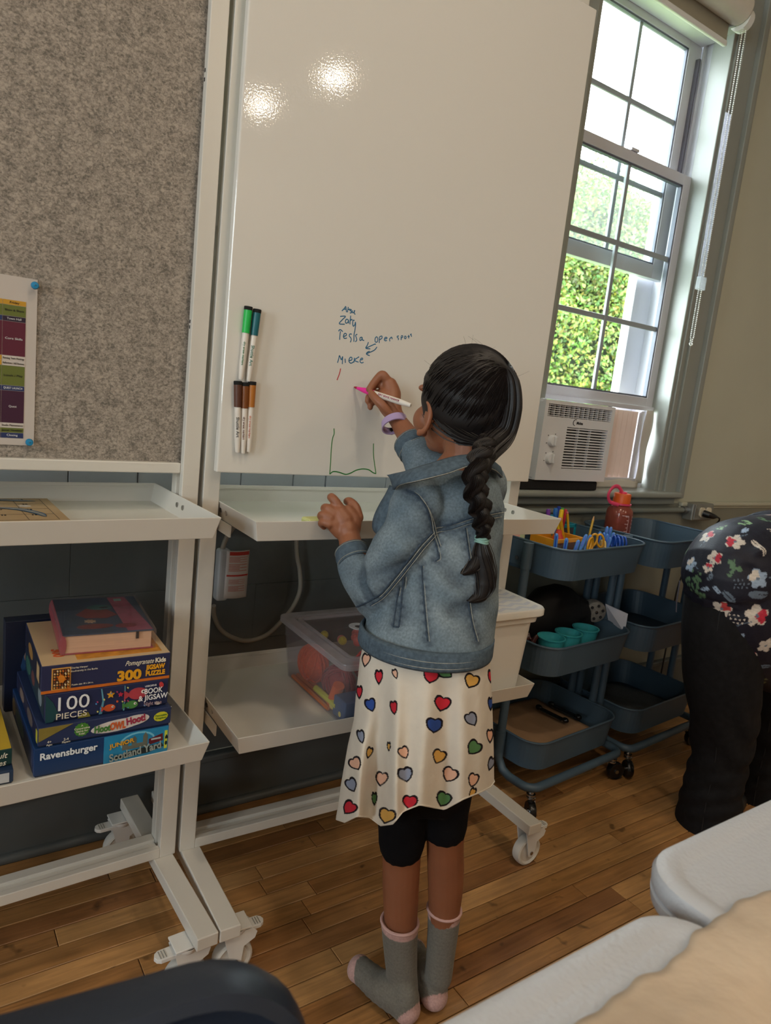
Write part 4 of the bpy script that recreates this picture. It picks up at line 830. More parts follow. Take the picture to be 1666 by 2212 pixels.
for pts in ([(0.30, 0.165, 0.0095), (0.275, 0.15, 0.0095), (0.26, 0.11, 0.0095), (0.225, 0.09, 0.0095), (0.205, 0.05, 0.0095), (0.17, 0.03, 0.0095)], [(0.245, 0.183, 0.0095), (0.30, 0.178, 0.0095), (0.36, 0.165, 0.0095)], [(0.285, 0.11, 0.0095), (0.32, 0.095, 0.0095), (0.345, 0.06, 0.0095), (0.352, 0.03, 0.0095)]):
    snake(pts, 0.009, lk); snake([(x, y, 0.0097) for x, y, z in pts], 0.0072, sk)
    snake([(x, y, 0.0098) for x, y, z in pts], 0.0028, mat('snake_belly_print', (150, 140, 120), 0.5, var=0.4, scale=300))
for (x, y, c) in ((0.335, 0.12, (200, 190, 180)), (0.27, 0.03, (176, 44, 44)), (0.19, 0.12, (150, 50, 60)), (0.10, 0.08, (60, 120, 60)), (0.05, 0.15, (176, 44, 44))):
    part(sb, 'picture_print', MB().add([(a, b, 0.0096) for a, b in star(x, y, 0.012, 7, 0.7)], [tuple(range(14))]), mat('ink_%d_%d_%d' % c, c, 0.5, var=0.2, scale=60))
for i in range(8):
    for k in range(4): text(sb, str(5 + i + (3 - k) * 8), (0.022 + i * (sw - 0.024) / 8, 0.046 + k * (sd - 0.016) / 4, 0.0093), FX, (0, 1, 0), 0.009, black_ink, name='square_number')

# ------------------------------------------------------------ plug-in shock guard and its hanging cable behind the whiteboard cart
gd = thing('cable_plug', 'grey shock-guard plug with a red and white warning tag hanging behind the whiteboard cart', 'plug', at(486, 1240, 1.545))
gcol = mat('grey_cable', (150, 142, 130), 0.5)
c0 = gd.location
def wl(o, pts): return [Vector(p) - o.location for p in pts]
part(gd, 'plug_housing', MB().box((-0.008, 0, 0.0), (0.030, 0.03, 0.128)), mat('guard_grey', (176, 176, 178), 0.5), bevel=0.008, seg=3)
tg = MB().grid(lambda u, v: (-0.006 + 0.058 * u - 0.006 * v * 0, -0.016 - 0.006 * math.sin(PI * u) , 0.062 - 0.118 * v), 8, 10)
tg_ = part(gd, 'warning_tag', tg, mat('tag_white', (206, 196, 192), 0.5), solid=0.0006)
redp = mat('tag_red', (186, 44, 36), 0.5); pinkp = mat('tag_pink_text', (196, 130, 118), 0.6, var=0.3, scale=900)
for v0, v1, u0, u1, mm in ((0.02, 0.095, 0.12, 0.98, redp), (0.50, 0.535, 0.05, 0.98, redp), (0.13, 0.25, 0.12, 0.9, pinkp), (0.28, 0.44, 0.12, 0.9, pinkp), (0.60, 0.70, 0.15, 0.85, pinkp), (0.74, 0.86, 0.15, 0.85, pinkp)):
    nln = 1 if mm is redp else 5
    mb = MB()
    for q in range(nln):
        a = v0 + (v1 - v0) * q / nln; b = a + (v1 - v0) / nln * (1.0 if nln == 1 else 0.55)
        mb.grid(lambda u, v: (-0.006 + 0.058 * (u0 + (u1 - u0) * u * (1 if nln == 1 or q % 2 == 0 else 0.85)), -0.0168 - 0.006 * math.sin(PI * (u0 + (u1 - u0) * u)), 0.062 - 0.118 * (a + (b - a) * v)), 6, 1)
    o = part(tg_, 'tag_print', mb, mm)
cb = thing('hanging_cable', 'thick grey cable drooping in a loop behind the whiteboard cart', 'cable', at(560, 1380, 1.56))
pts = [at(512, 1130, 1.52), at(490, 1160, 1.54), at(478, 1195, 1.545)]
part(cb, 'cable', MB().tube(wl(cb, bez(pts, 8)), 0.0058, 10), gcol)
pts = [at(462, 1308, 1.55), at(463, 1330, 1.56), at(476, 1358, 1.57), at(500, 1376, 1.58), at(535, 1384, 1.585), at(575, 1372, 1.585), at(605, 1345, 1.585), at(632, 1312, 1.585), at(648, 1275, 1.585), at(648, 1235, 1.585), at(641, 1195, 1.585), at(641, 1150, 1.585)]
part(cb, 'cable', MB().tube(wl(cb, bez(pts, 8)), 0.0058, 10), gcol)
# ------------------------------------------------------------ bins on the lower tray of the whiteboard cart
TZ = 0.4515       # floor of that tray
clearp = glass('clear_polypropylene', (0.95, 0.94, 0.96), haze=0.08, hazecol=(0.80, 0.78, 0.82))
clearr = glass('frosted_rim_plastic', (0.92, 0.90, 0.93), haze=0.32, hazecol=(0.80, 0.77, 0.80))
cbn = thing('clear_bin', 'clear plastic storage bin with lid, full of yarn and craft pieces, on the lower tray', 'storage bin', (0.735, 1.128, TZ), math.radians(-1.4))
bw, bd, bh = 0.285, 0.315, 0.146
def open_box(w0, d0, w1, d1, z0, z1, r, t_=0.0018, n=5):
    a = rrect(w0, d0, r, n); b = rrect(w1, d1, r, n); ai = rrect(w0 - 2 * t_, d0 - 2 * t_, r, n); bi = rrect(w1 - 2 * t_, d1 - 2 * t_, r, n)
    return MB().loft([[V(x, y, z0) for x, y in a], [V(x, y, z1) for x, y in b], [V(x, y, z1) for x, y in bi], [V(x, y, z0 + t_) for x, y in ai]], True, False)
def shift(mb, dx, dy, dz=0.0): mb.v = [(x + dx, y + dy, z + dz) for x, y, z in mb.v]; return mb
part(cbn, 'bin_body', shift(open_box(bw - 0.03, bd - 0.03, bw, bd, 0.0, bh - 0.012, 0.018), bw / 2, bd / 2), clearp, wn=True)
def ring_frame(w0, d0, w1, d1, z0, z1, r): return MB().loft([[V(x, y, z0) for x, y in rrect(w0, d0, r)], [V(x, y, z1) for x, y in rrect(w0, d0, r)], [V(x, y, z1) for x, y in rrect(w1, d1, r)], [V(x, y, z0) for x, y in rrect(w1, d1, r)]], False, False, True)
lid = part(cbn, 'lid', shift(ring_frame(bw + 0.016, bd + 0.016, bw - 0.035, bd - 0.035, bh - 0.014, bh, 0.02), bw / 2, bd / 2), clearr, bevel=0.002)
part(lid, 'lid_step', shift(ring_frame(bw - 0.05, bd - 0.05, bw - 0.066, bd - 0.066, bh - 0.008, bh - 0.001, 0.015), bw / 2, bd / 2), clearr, bevel=0.001)
part(lid, 'lid_window', shift(MB().prism(rrect(bw - 0.03, bd - 0.03, 0.015), bh - 0.0075, bh - 0.006), bw / 2, bd / 2), glass('lid_clear', (0.95, 0.95, 0.96), haze=0.05, hazecol=(0.8, 0.78, 0.8)))
part(lid, 'white_sticker_ring', MB().loft([[V(0.15 + r * math.cos(2 * PI * k / 28), 0.205 + r * math.sin(2 * PI * k / 28), z) for k in range(28)] for r, z in ((0.0245, bh - 0.006), (0.0245, bh - 0.0052), (0.0105, bh - 0.0052), (0.0105, bh - 0.006))], False, False, True), mat('sticker_white', (205, 205, 208), 0.5))
def yarn(label, c, r, col_, seed):
    rr_ = random.Random(seed); o = thing('yarn_skein', label, 'yarn', c); m = mat('yarn_%d_%d_%d' % col_, col_, 0.9, var=0.15, scale=200, sheen=0.3)
    core = MB().ell((0, 0, 0), (r[0] * .93, r[1] * .93, r[2] * .93)); part(o, 'core', core, m)
    mb = MB()
    for k in range(12):
        a = rr_.uniform(0, PI); e = Matrix.Rotation(rr_.uniform(-0.5, 0.5), 4, 'X') @ Matrix.Rotation(a, 4, 'Z') @ Matrix.Rotation(PI / 2, 4, 'X')
        pts = []
        for q in range(20):
            p = e @ Vector((math.cos(2 * PI * q / 20), math.sin(2 * PI * q / 20), 0.12 * math.sin(4 * PI * q / 20 + k))); p.normalize(); pts.append((p.x * r[0], p.y * r[1], p.z * r[2]))
        mb.tube(pts, 0.0022, 5, closed=True)
    s_ = part(o, 'strands', mb, m); s_['kind'] = 'stuff'; return o
def inb(x, y, z): # point in the bin frame -> world
    a = math.radians(-1.4); return Vector((0.735 + x * math.cos(a) - y * math.sin(a), 1.128 + x * math.sin(a) + y * math.cos(a), TZ + z))
yarn('orange yarn skein at the far left corner of the clear bin', inb(0.052, 0.235, 0.048), (0.030, 0.050, 0.044), (244, 104, 56), 1)
yarn('red yarn skein in the middle of the clear bin', inb(0.065, 0.130, 0.042), (0.034, 0.048, 0.038), (150, 52, 50), 2)
yarn('coral yarn skein at the right of the clear bin', inb(0.170, 0.150, 0.060), (0.048, 0.052, 0.040), (232, 88, 76), 3)
yarn('purple yarn skein at the front of the clear bin', inb(0.122, 0.046, 0.056), (0.034, 0.024, 0.046), (92, 72, 102), 4)
def stick_box(nm, lb, cat, a, b, r, m, n=8, group=None):
    o = thing(nm, lb, cat, group=group); aim(o, a, b); L0 = (Vector(b) - Vector(a)).length
    part(o, 'stick', MB().lathe([(0.001, 0), (r, 0.001), (r, L0 - 0.001), (0.001, L0)], n=n, cap=True), m); return o
stick_box('craft_stick', 'yellow rolled foam stick low in the clear bin', 'craft stick', inb(0.026, 0.165, 0.02), inb(0.026, 0.062, 0.022), 0.007, mat('lime_yellow', (206, 206, 50), 0.6))
for k in range(3):
    stick_box('craft_stick', ('lowest orange stick along the left side of the clear bin', 'middle orange stick along the left side of the clear bin', 'inner orange stick along the left side of the clear bin')[k], 'craft stick', inb(0.020 + 0.012 * k, 0.27, 0.006 + 0.001 * k), inb(0.020 + 0.012 * k, 0.085 - 0.02 * k, 0.0065), 0.005, mat('orange_stick', (206, 110, 44), 0.6))
bo = thing('craft_block', 'dark blue box corner at the front left of the clear bin', 'box', inb(0.022, 0.022, 0.002)); part(bo, 'block', MB().b2((0, 0, 0), (0.07, 0.05, 0.045)), mat('craft_blue', (58, 86, 122), 0.5, var=0.1), bevel=0.003)
pz = thing('craft_roll', 'orange felt roll standing in the front half of the clear bin', 'felt roll', inb(0.034, 0.098, 0.012)); part(pz, 'roll', MB().tube([(0, 0, 0), (0.0, -0.02, 0.05)], 0.013, 14), mat('orange_felt', (226, 100, 36), 0.9))
pc = [((230, 112, 56), 'orange'), ((226, 206, 84), 'yellow'), ((236, 126, 116), 'pink')]
rp_ = random.Random(11); spots = []
for k in range(26):
    for _ in range(60):
        x, y = rp_.uniform(0.03, 0.25), rp_.uniform(0.04, 0.28); z = 0.10 + rp_.uniform(-0.004, 0.01) if k > 7 else 0.014
        if k <= 7: x, y = rp_.uniform(0.03, 0.10), rp_.uniform(0.03, 0.09)
        if all((x - a) ** 2 + (y - b) ** 2 + (z - c) ** 2 > 0.020 ** 2 for a, b, c in spots): break
    spots.append((x, y, z))
pom = {}
for k, (x, y, z) in enumerate(spots):
    ci = (k * 7) % 3 if k > 7 else k % 2; c, cn = pc[ci]
    if ci in pom: o = copy_tree(pom[ci]); o.location = inb(x, y, z)
    else:
        o = thing('pom_pom', 'fuzzy %s pom-pom inside the clear bin' % cn, 'pom-pom', inb(x, y, z), group=cn + ' pom-poms in the clear bin'); pom[ci] = o
        q = MB(); rr_ = random.Random(ci)
        q.grid(lambda u, v: tuple((0.0105 + 0.0012 * math.sin(9 * u * 6.28) * math.sin(8 * v * PI)) * c_ for c_ in (math.sin(PI * v) * math.cos(2 * PI * u), math.sin(PI * v) * math.sin(2 * PI * u), math.cos(PI * v))), 18, 10)
        part(o, 'fluff', q, mat('pom_%s' % cn, c, 0.95, var=0.2, scale=300, sheen=0.4))
# white bin with chevron lid
wbn = thing('white_bin', 'tall white plastic bin with a grey chevron patterned lid on the lower tray', 'storage bin', (1.160, 1.215, TZ), math.radians(-1.4))
wpl = mat('white_bin_plastic', (224, 221, 214), 0.3, var=0.01)
part(wbn, 'bin_body', open_box(0.200, 0.150, 0.222, 0.172, 0.0, 0.205, 0.022, 0.002), wpl, wn=True)
lipm = MB().loft([[V(x, y, z) for x, y in rrect(a, b, 0.024)] for a, b, z in ((0.222, 0.172, 0.188), (0.236, 0.186, 0.188), (0.240, 0.19, 0.206))], False, False)
part(wbn, 'rim', lipm, wpl, solid=0.002)
for sx in (-1, 1): part(wbn, 'handle', MB().b2((sx * 0.122 - 0.012, -0.04, 0.184), (sx * 0.122 + 0.010, 0.04, 0.204)), wpl, bevel=0.004)
ld = part(wbn, 'lid', MB().loft([[V(x, y, z) for x, y in rrect(a, b, r)] for a, b, z, r in ((0.262, 0.206, 0.203, 0.03), (0.268, 0.212, 0.206, 0.032), (0.268, 0.212, 0.219, 0.032), (0.262, 0.206, 0.223, 0.03), (0.250, 0.194, 0.2215, 0.026))], True, True), wpl, wn=True)
chv = MB(); stp_ = 0.0
for r in range(7):
    for q in range(9):
        x = -0.120 + q * 0.0267; y = -0.092 + r * 0.0262 + (0.012 if q % 2 else 0.0)
        if q > 8: continue
        y1 = y + 0.0125; xa, xb = x, min(x + 0.0267, 0.120); sl = 0.012 if q % 2 == 0 else -0.012
        ys = [max(-0.094, min(0.094, t_)) for t_ in (y, y + sl, y1 + sl, y1)]
        chv.add([(xa, ys[0], 0.2218), (xb, ys[1], 0.2218), (xb, ys[2], 0.2218), (xa, ys[3], 0.2218)], [(0, 1, 2, 3)])
o = part(ld, 'chevron_print', chv, mat('chevron_grey', (198, 198, 203), 0.35)); o['kind'] = 'stuff'
ys_ = thing('eraser', 'small pale yellow eraser on the upper tray beside the girl\'s left hand', 'eraser', (*at(678, 1121, 1.130).xy, 0.8648), math.radians(-1.4))
part(ys_, 'eraser_block', MB().b2((-0.012, -0.004, 0.0032), (0.035, 0.03, 0.0345)), mat('pale_yellow_foam', (206, 208, 140), 0.8), bevel=0.004)
part(ys_, 'felt_face', MB().b2((-0.010, -0.002, 0.0), (0.033, 0.028, 0.0032)), mat('felt_black', (14, 14, 14)))

# ------------------------------------------------------------ rolling utility carts
slate = mat('slate_blue_enamel', (70, 90, 106), 0.46, var=0.03, bump=0.00005, bscale=700)
def perf(name, rgb):
    return mat(name, rgb, 0.45, var=0.35, scale=260)
def utility_cart(label, cx, cy, rz):
    o = thing('utility_cart', label, 'rolling cart', (cx, cy, 0), rz)
    bl, bd_, bh_ = 0.425, 0.325, 0.088
    for k, zt in enumerate((0.78, 0.50, 0.215)):
        z0 = zt - bh_
        b = part(o, 'basket', open_box(bl - 0.020, bd_ - 0.020, bl, bd_, z0, zt, 0.062, 0.002, 8), slate, wn=True)
        part(b, 'rim_bead', MB().tube([(x, y, zt) for x, y in rrect(bl, bd_, 0.062, 8)], 0.0034, 8, closed=True), slate)
        part(b, 'basket_floor', MB().prism(rrect(bl - 0.03, bd_ - 0.03, 0.055), z0 + 0.0021, z0 + 0.003), perf('perforated_floor', (44, 58, 72)))
        for sx in (-1, 1):
            xx = sx * (bl / 2 + 0.0015)
            pl_ = part(o, 'side_plate', MB().b2((xx - 0.0015, -0.052, z0 + 0.012), (xx + 0.0015, 0.052, zt - 0.003)), slate, bevel=0.001)
            for yy in (-0.043, 0.043): part(pl_, 'tube_sleeve', MB().tube([(sx * 0.2265, yy, z0 + 0.012), (sx * 0.2265, yy, zt - 0.001)], 0.0145, 14), slate)
            part(pl_, 'screw', MB().cyl((xx - sx * 0.006, 0, zt - 0.055), (xx + sx * 0.004, 0, zt - 0.055), 0.006, 12), steel)
    for sy in (-1, 1):
        P_ = []
        for sx in (-1, 1):
            q = [(sx * 0.2265, sy * 0.043, 0.775), (sx * 0.2265, sy * 0.043, 0.165), (sx * 0.2265, sy * 0.048, 0.13), (sx * 0.2265, sy * 0.068, 0.104), (sx * 0.2265, sy * 0.095, 0.095), (sx * 0.2265, sy * 0.135, 0.095)]
            a = [(sx * (0.1915 + 0.035 * math.cos(t_)), sy * (0.140 + 0.035 * math.sin(t_)), 0.095) for t_ in np.linspace(0.15, PI / 2, 6)]
            q = q + a; P_ += q if sx < 0 else list(reversed(q))
        part(o, 'frame_tube', MB().tube(P_, 0.0125, 14), slate)
    for sx in (-1, 1):
        for sy in (-1, 1):
            x, y = sx * 0.205, sy * 0.163; ang = 0.5 + 0.9 * (sx + 2 * sy); dx, dy = math.cos(ang) * 0.016, math.sin(ang) * 0.016
            c_ = part(o, 'caster', MB().lathe([(0.004, 0.088), (0.008, 0.083), (0.0085, 0.074), (0.013, 0.073), (0.013, 0.068), (0.009, 0.065), (0.012, 0.063), (0.012, 0.059), (0.003, 0.058)], c=(x, y, 0), n=16), steel)
            nx, ny = -math.sin(ang), math.cos(ang)
            part(c_, 'fork', MB().tube(bez([(x, y, 0.062), (x + nx * .013, y + ny * .013, 0.060), (x - dx * .3 + nx * .014, y - dy * .3 + ny * .014, 0.048), (x + dx + nx * .0135, y + dy + ny * .0135, 0.030)], 5), 0.0042, 8).cyl((x + dx - nx * .012, y + dy - ny * .012, 0.029), (x + dx + nx * .0155, y + dy + ny * .0155, 0.029), 0.0065, 12), steel)
            M_ = Matrix.Translation((x + dx, y + dy, 0.0292)) @ Matrix.Rotation(ang, 4, 'Z') @ Matrix.Rotation(PI / 2, 4, 'X')
            part(c_, 'wheel', MB().lathe([(0.006, -0.009), (0.022, -0.0085), (0.026, -0.0105), (0.0288, -0.006), (0.0290, 0), (0.0288, 0.006), (0.026, 0.0105), (0.022, 0.0085), (0.006, 0.009)], n=26, M=M_, cap=True), mat('black_wheel', (20, 18, 18), 0.25))
    return o
RZ = math.radians(5.0)
UC1 = utility_cart('slate blue three tier utility cart full of school supplies, next to the whiteboard cart', 1.652, 1.398, RZ)
UC2 = utility_cart('slate blue three tier utility cart holding a water bottle, behind the bending adult', 2.135, 1.432, RZ)
def c1(x, y, z): return Vector((1.652 + x * math.cos(RZ) - y * math.sin(RZ), 1.398 + x * math.sin(RZ) + y * math.cos(RZ), z))
def c2(x, y, z): return Vector((2.135 + x * math.cos(RZ) - y * math.sin(RZ), 1.432 + x * math.sin(RZ) + y * math.cos(RZ), z))
FZ1 = 0.6955
# pens, pencils and markers standing in the top basket: (pixel of the upper end, depth Y, foot offset x,y)
bpen = mat('blue_pen_cap', (88, 148, 226), 0.3); bpen2 = mat('deep_blue_ink_tube', (28, 70, 200), 0.3); clrb = glass('clear_pen_barrel', (0.85, 0.9, 0.97), haze=0.25, hazecol=(0.7, 0.8, 0.95))
def feet(p, dx, dy, L0):
    dz = math.sqrt(max(L0 * L0 - dx * dx - dy * dy, 1e-4)); z = p.z - dz
    return Vector((p.x + dx, p.y + dy, z))
def pen(lb, px, py, Y, dx, dy, L0=0.145):
    p = at(px, py, Y); f = feet(p, dx, dy, L0)
    if f.z < FZ1 + 0.001:
        k = (p.z - FZ1 - 0.001) / (p.z - f.z); f = p + (f - p) * k
    o = thing('ballpoint_pen', lb, 'pen', group='blue pens in the cart basket'); aim(o, f, p); L1 = (p - f).length
    part(o, 'barrel', MB().lathe([(0.001, 0), (0.0038, 0.01), (0.0040, L1 * 0.6)], n=8), clrb)
    part(o, 'ink_tube', MB().lathe([(0.0016, 0.012), (0.0016, L1 * .6)], n=6), bpen2)
    part(o, 'cap', MB().lathe([(0.0052, L1 * 0.58), (0.0058, L1 * 0.7), (0.0058, L1 * 0.93), (0.004, L1 * 0.985), (0.001, L1)], n=12, cap=True), bpen)
    part(o, 'clip', MB().b2((-0.0015, -0.0075, L1 * 0.68), (0.0015, -0.0052, L1 * 0.95)), bpen2)
    return o
PENS = [(1203, 1152, 1.29, 0.012, 0.004, 'with its cap nearest the white tray corner'), (1225, 1162, 1.285, 0.004, 0.01, 'standing upright, second from the left'), (1251, 1166, 1.285, -0.03, 0.01, 'leaning left, third from the left'), (1268, 1154, 1.29, -0.045, 0.01, 'leaning left in front of the pencil tip'), (1277, 1155, 1.31, -0.05, 0.01, 'just right of the one below the pencil tip'),
        (1297, 1148, 1.36, 0.0, 0.0, 'leftmost of the right-hand cluster'), (1306, 1150, 1.36, -0.005, 0.0, 'second of the right-hand cluster'), (1313, 1153, 1.34, -0.012, 0.0, 'low in the right-hand cluster'), (1313, 1137, 1.40, -0.02, 0.0, 'tallest of the right-hand cluster'), (1321, 1138, 1.40, -0.02, 0.0, 'tall, beside the tallest of the right-hand cluster'), (1327, 1150, 1.37, -0.04, 0.0, 'leaning left in the right-hand cluster'), (1335, 1154, 1.37, -0.05, 0.0, 'rightmost of the right-hand cluster'), (1320, 1160, 1.33, -0.04, 0.0, 'shortest at the front of the right-hand cluster')]
for px, py, Y, dx, dy, lb in PENS: pen('blue pen ' + lb, px, py, Y, dx, dy)
penc_y = mat('pencil_yellow', (214, 168, 30), 0.4); woodm = mat('pencil_wood', (214, 168, 118), 0.6); lead = mat('graphite', (40, 38, 38), 0.4)
def pencil(lb, px, py, Y, dx, dy, tip=True, L0=0.17, col_=None, r=0.0037):
    p = at(px, py, Y); f = feet(p, dx, dy, L0)
    if f.z < FZ1 + 0.001: f = p + (f - p) * ((p.z - FZ1 - 0.001) / (p.z - f.z))
    o = thing('pencil', lb, 'pencil', group='yellow pencils in the cart basket'); aim(o, f, p); L1 = (p - f).length; m = col_ or penc_y
    if tip:
        part(o, 'shaft', MB().lathe([(0.001, 0), (r, 0.0), (r, L1 - 0.016)], n=6), m, ); part(o, 'sharpened_wood', MB().lathe([(r, L1 - 0.016), (0.0012, L1 - 0.003)], n=10), woodm); part(o, 'lead', MB().lathe([(0.0012, L1 - 0.003), (0.0002, L1)], n=6), lead)
    else:
        part(o, 'shaft', MB().lathe([(0.001, 0), (r, 0), (r, L1)], n=6, cap=True), m); part(o, 'eraser', MB().lathe([(r * .9, L1), (r * .9, L1 + 0.006), (0.001, L1 + 0.007)], n=8), mat('eraser_pink', (214, 120, 120), 0.8))
    return o
for a in (('yellow pencil with its sharp tip up, behind the blue pens', 1284, 1113, 1.40, -0.02, 0.0, True), ('long yellow pencil leaning left beside the red marker', 1226, 1110, 1.38, 0.045, 0.0, False, 0.15), ('thick yellow pencil crossing in front of the orange marker', 1211, 1123, 1.34, 0.055, 0.0, False, 0.14, None, 0.0055),
          ('short yellow pencil standing under the tray edge, leftmost', 1150, 1150, 1.44, 0.012, 0.0, False, 0.12, None, 0.0048), ('short yellow pencil standing under the tray edge, second', 1157, 1151, 1.43, 0.012, 0.0, False, 0.12, None, 0.0048), ('short yellow pencil standing under the tray edge, third', 1164, 1153, 1.42, 0.012, 0.0, False, 0.12, None, 0.0048),
          ('bare wood pencil leaning behind the yellow marker', 1201, 1110, 1.42, 0.03, 0.0, True, 0.15)): pencil(*a)
def fmark(lb, px, py, Y, dx, dy, c, L0=0.14, r=0.0062):
    p = at(px, py, Y); f = feet(p, dx, dy, L0)
    if f.z < FZ1 + 0.001: f = p + (f - p) * ((p.z - FZ1 - 0.001) / (p.z - f.z))
    o = thing('felt_marker', lb, 'marker', group='coloured markers in the cart basket'); aim(o, f, p); L1 = (p - f).length; m = mat('fm_%d_%d_%d' % c, c, 0.35)
    part(o, 'barrel', MB().lathe([(0.001, 0), (r * .85, 0.002), (r * .85, L1 * .6)], n=10), m if r > 0.0065 else white_plastic); part(o, 'cap', MB().lathe([(r, L1 * .58), (r, L1 * .97), (r * .8, L1), (r * .5, L1 - 0.001), (0.001, L1 - 0.006)], n=12), m)
for lb, px, py, dx, c in (('purple capped marker, leftmost above the tray corner', 1185, 1100, 0.02, (120, 60, 170)), ('sky blue capped marker above the tray corner', 1201, 1098, 0.015, (40, 110, 200)), ('dark blue capped marker, tallest above the tray corner', 1208, 1094, 0.01, (30, 60, 160)), ('light green marker tip between the dark blue and yellow markers', 1215, 1097, 0.0, (90, 180, 70)),
                          ('bright yellow capped marker in front of the red one', 1214, 1101, 0.0, (240, 200, 20)), ('red capped marker behind the bright yellow one', 1222, 1100, -0.01, (200, 40, 60)), ('orange marker in front of the yellow and red ones', 1211, 1118, 0.01, (226, 96, 30)), ('teal marker lying low above the tray corner', 1192, 1112, 0.02, (30, 130, 160))):
    fmark(lb, px, py, 1.37 if 'front' in lb else 1.40, dx, 0.0, c, 0.16, 0.0066)
# scissors
def scissors(lb, px, py, Y, c, tilt, s=1.0):
    p = at(px, py, Y); o = thing('scissors', lb, 'scissors', p, tilt); m = mat('scissor_%d_%d_%d' % c, c, 0.35)
    for k, (ox, an) in enumerate(((-0.012 * s, 0.25), (0.012 * s, -0.25))):
        e = Matrix.Translation((ox, 0.004 * k, 0)) @ Matrix.Rotation(an, 4, 'Y')
        pts = [e @ Vector((0.011 * s * math.cos(t_), 0, 0.020 * s * math.sin(t_))) for t_ in np.linspace(0, 2 * PI, 18)[:-1]]
        part(o, 'handle', MB().tube(pts, 0.0034 * s, 8, closed=True, up=(0, 1, 0)), m)
        part(o, 'blade', MB().add([tuple(Vector(v)) for v in ((ox, 0.003 * k, -0.018 * s), (ox * .3, 0.003 * k, -0.035 * s), (-ox * .6, 0.003 * k, -0.10 * s), (-ox * 1.2, 0.003 * k, -0.045 * s))] + [tuple(Vector(v)) for v in ((ox, 0.003 * k + .0015, -0.018 * s), (ox * .3, 0.003 * k + .0015, -0.035 * s), (-ox * .6, 0.003 * k + .0015, -0.10 * s), (-ox * 1.2, 0.003 * k + .0015, -0.045 * s))], [(0, 1, 2, 3), (7, 6, 5, 4), (0, 4, 5, 1), (1, 5, 6, 2), (2, 6, 7, 3), (3, 7, 4, 0)]), steel)
scissors('yellow handled scissors standing in the basket, left of the two yellow pairs', 1277, 1176, 1.30, (226, 162, 30), 0.3); scissors('yellow handled scissors, right of the two yellow pairs', 1290, 1168, 1.33, (226, 162, 30), -0.5); scissors('pale yellow handled scissors beside the blue pens', 1303, 1180, 1.325, (226, 190, 110), 1.0, 0.85)
for k, (px, py) in enumerate(((1332, 1172), (1338, 1170), (1344, 1171), (1350, 1172), (1354, 1175))):
    scissors(('deep blue scissors, first from the left of five at the right basket end', 'deep blue scissors, second from the left of five at the right basket end', 'deep blue scissors, middle of five at the right basket end', 'deep blue scissors, fourth from the left of five at the right basket end', 'deep blue scissors, rightmost of five at the right basket end')[k], px, py, 1.315 + 0.012 * k, (34, 84, 186), 1.15 + 0.08 * k, 0.9)
# caddies
def caddy(lb, c0, w_, d, h, col_):
    o = thing('pencil_caddy', lb, 'caddy', c0, RZ); m = mat('caddy_%d_%d_%d' % col_, col_, 0.35)
    f_ = MB()
    for (a, b) in (((0, 0, 0), (w_, d, 0.003)), ((0, 0, 0), (0.012, 0.003, h)), ((w_ - 0.012, 0, 0), (w_, 0.003, h)), ((0, 0, h - 0.012), (w_, 0.004, h)), ((0, 0, 0), (w_, 0.003, 0.02)), ((0, d - 0.003, 0), (w_, d, h)), ((0, 0, 0), (0.003, d, h)), ((w_ - 0.003, 0, 0), (w_, d, h))): f_.b2(a, b)
    part(o, 'frame', f_, m, bevel=0.0015)
    part(o, 'divider', MB().b2((w_ * .5, 0.003, 0.0), (w_ * .5 + 0.002, d - 0.003, h * .8)), m)
    part(o, 'mesh_window', MB().b2((0.012, 0.001, 0.02), (w_ - 0.012, 0.002, h - 0.012)), glass('smoky_mesh', (0.5, 0.5, 0.5), haze=0.2, hazecol=(0.4, 0.35, 0.35)))
caddy('orange plastic pencil caddy at the left end of the top basket', c1(-0.165, -0.085, 0.6958), 0.135, 0.09, 0.098, (236, 160, 40)); caddy('teal plastic pencil caddy behind the blue pens', c1(-0.01, 0.03, 0.6958), 0.10, 0.09, 0.110, (20, 130, 150))
for lb, p, c in (('red glue stick cap in the orange caddy', c1(-0.10, -0.045, 0.699), (216, 70, 50)), ('red glue stick cap in the teal caddy', c1(0.062, 0.07, 0.699), (206, 60, 50)), ('pink glue bottle at the left back of the top basket', c1(-0.18, 0.05, 0.696), (226, 170, 160)), ('pale green glue bottle at the left back of the top basket', c1(-0.145, 0.06, 0.696), (190, 206, 170))):
    o = thing('glue_bottle', lb, 'glue', p); part(o, 'bottle', MB().lathe([(0.001, 0), (0.016, 0), (0.016, 0.09), (0.009, 0.10), (0.008, 0.112), (0.001, 0.113)], n=16), mat('glue_%d_%d_%d' % c, c, 0.4)); part(o, 'label_band', MB().lathe([(0.0163, 0.03), (0.0163, 0.07)], n=16), white_plastic)
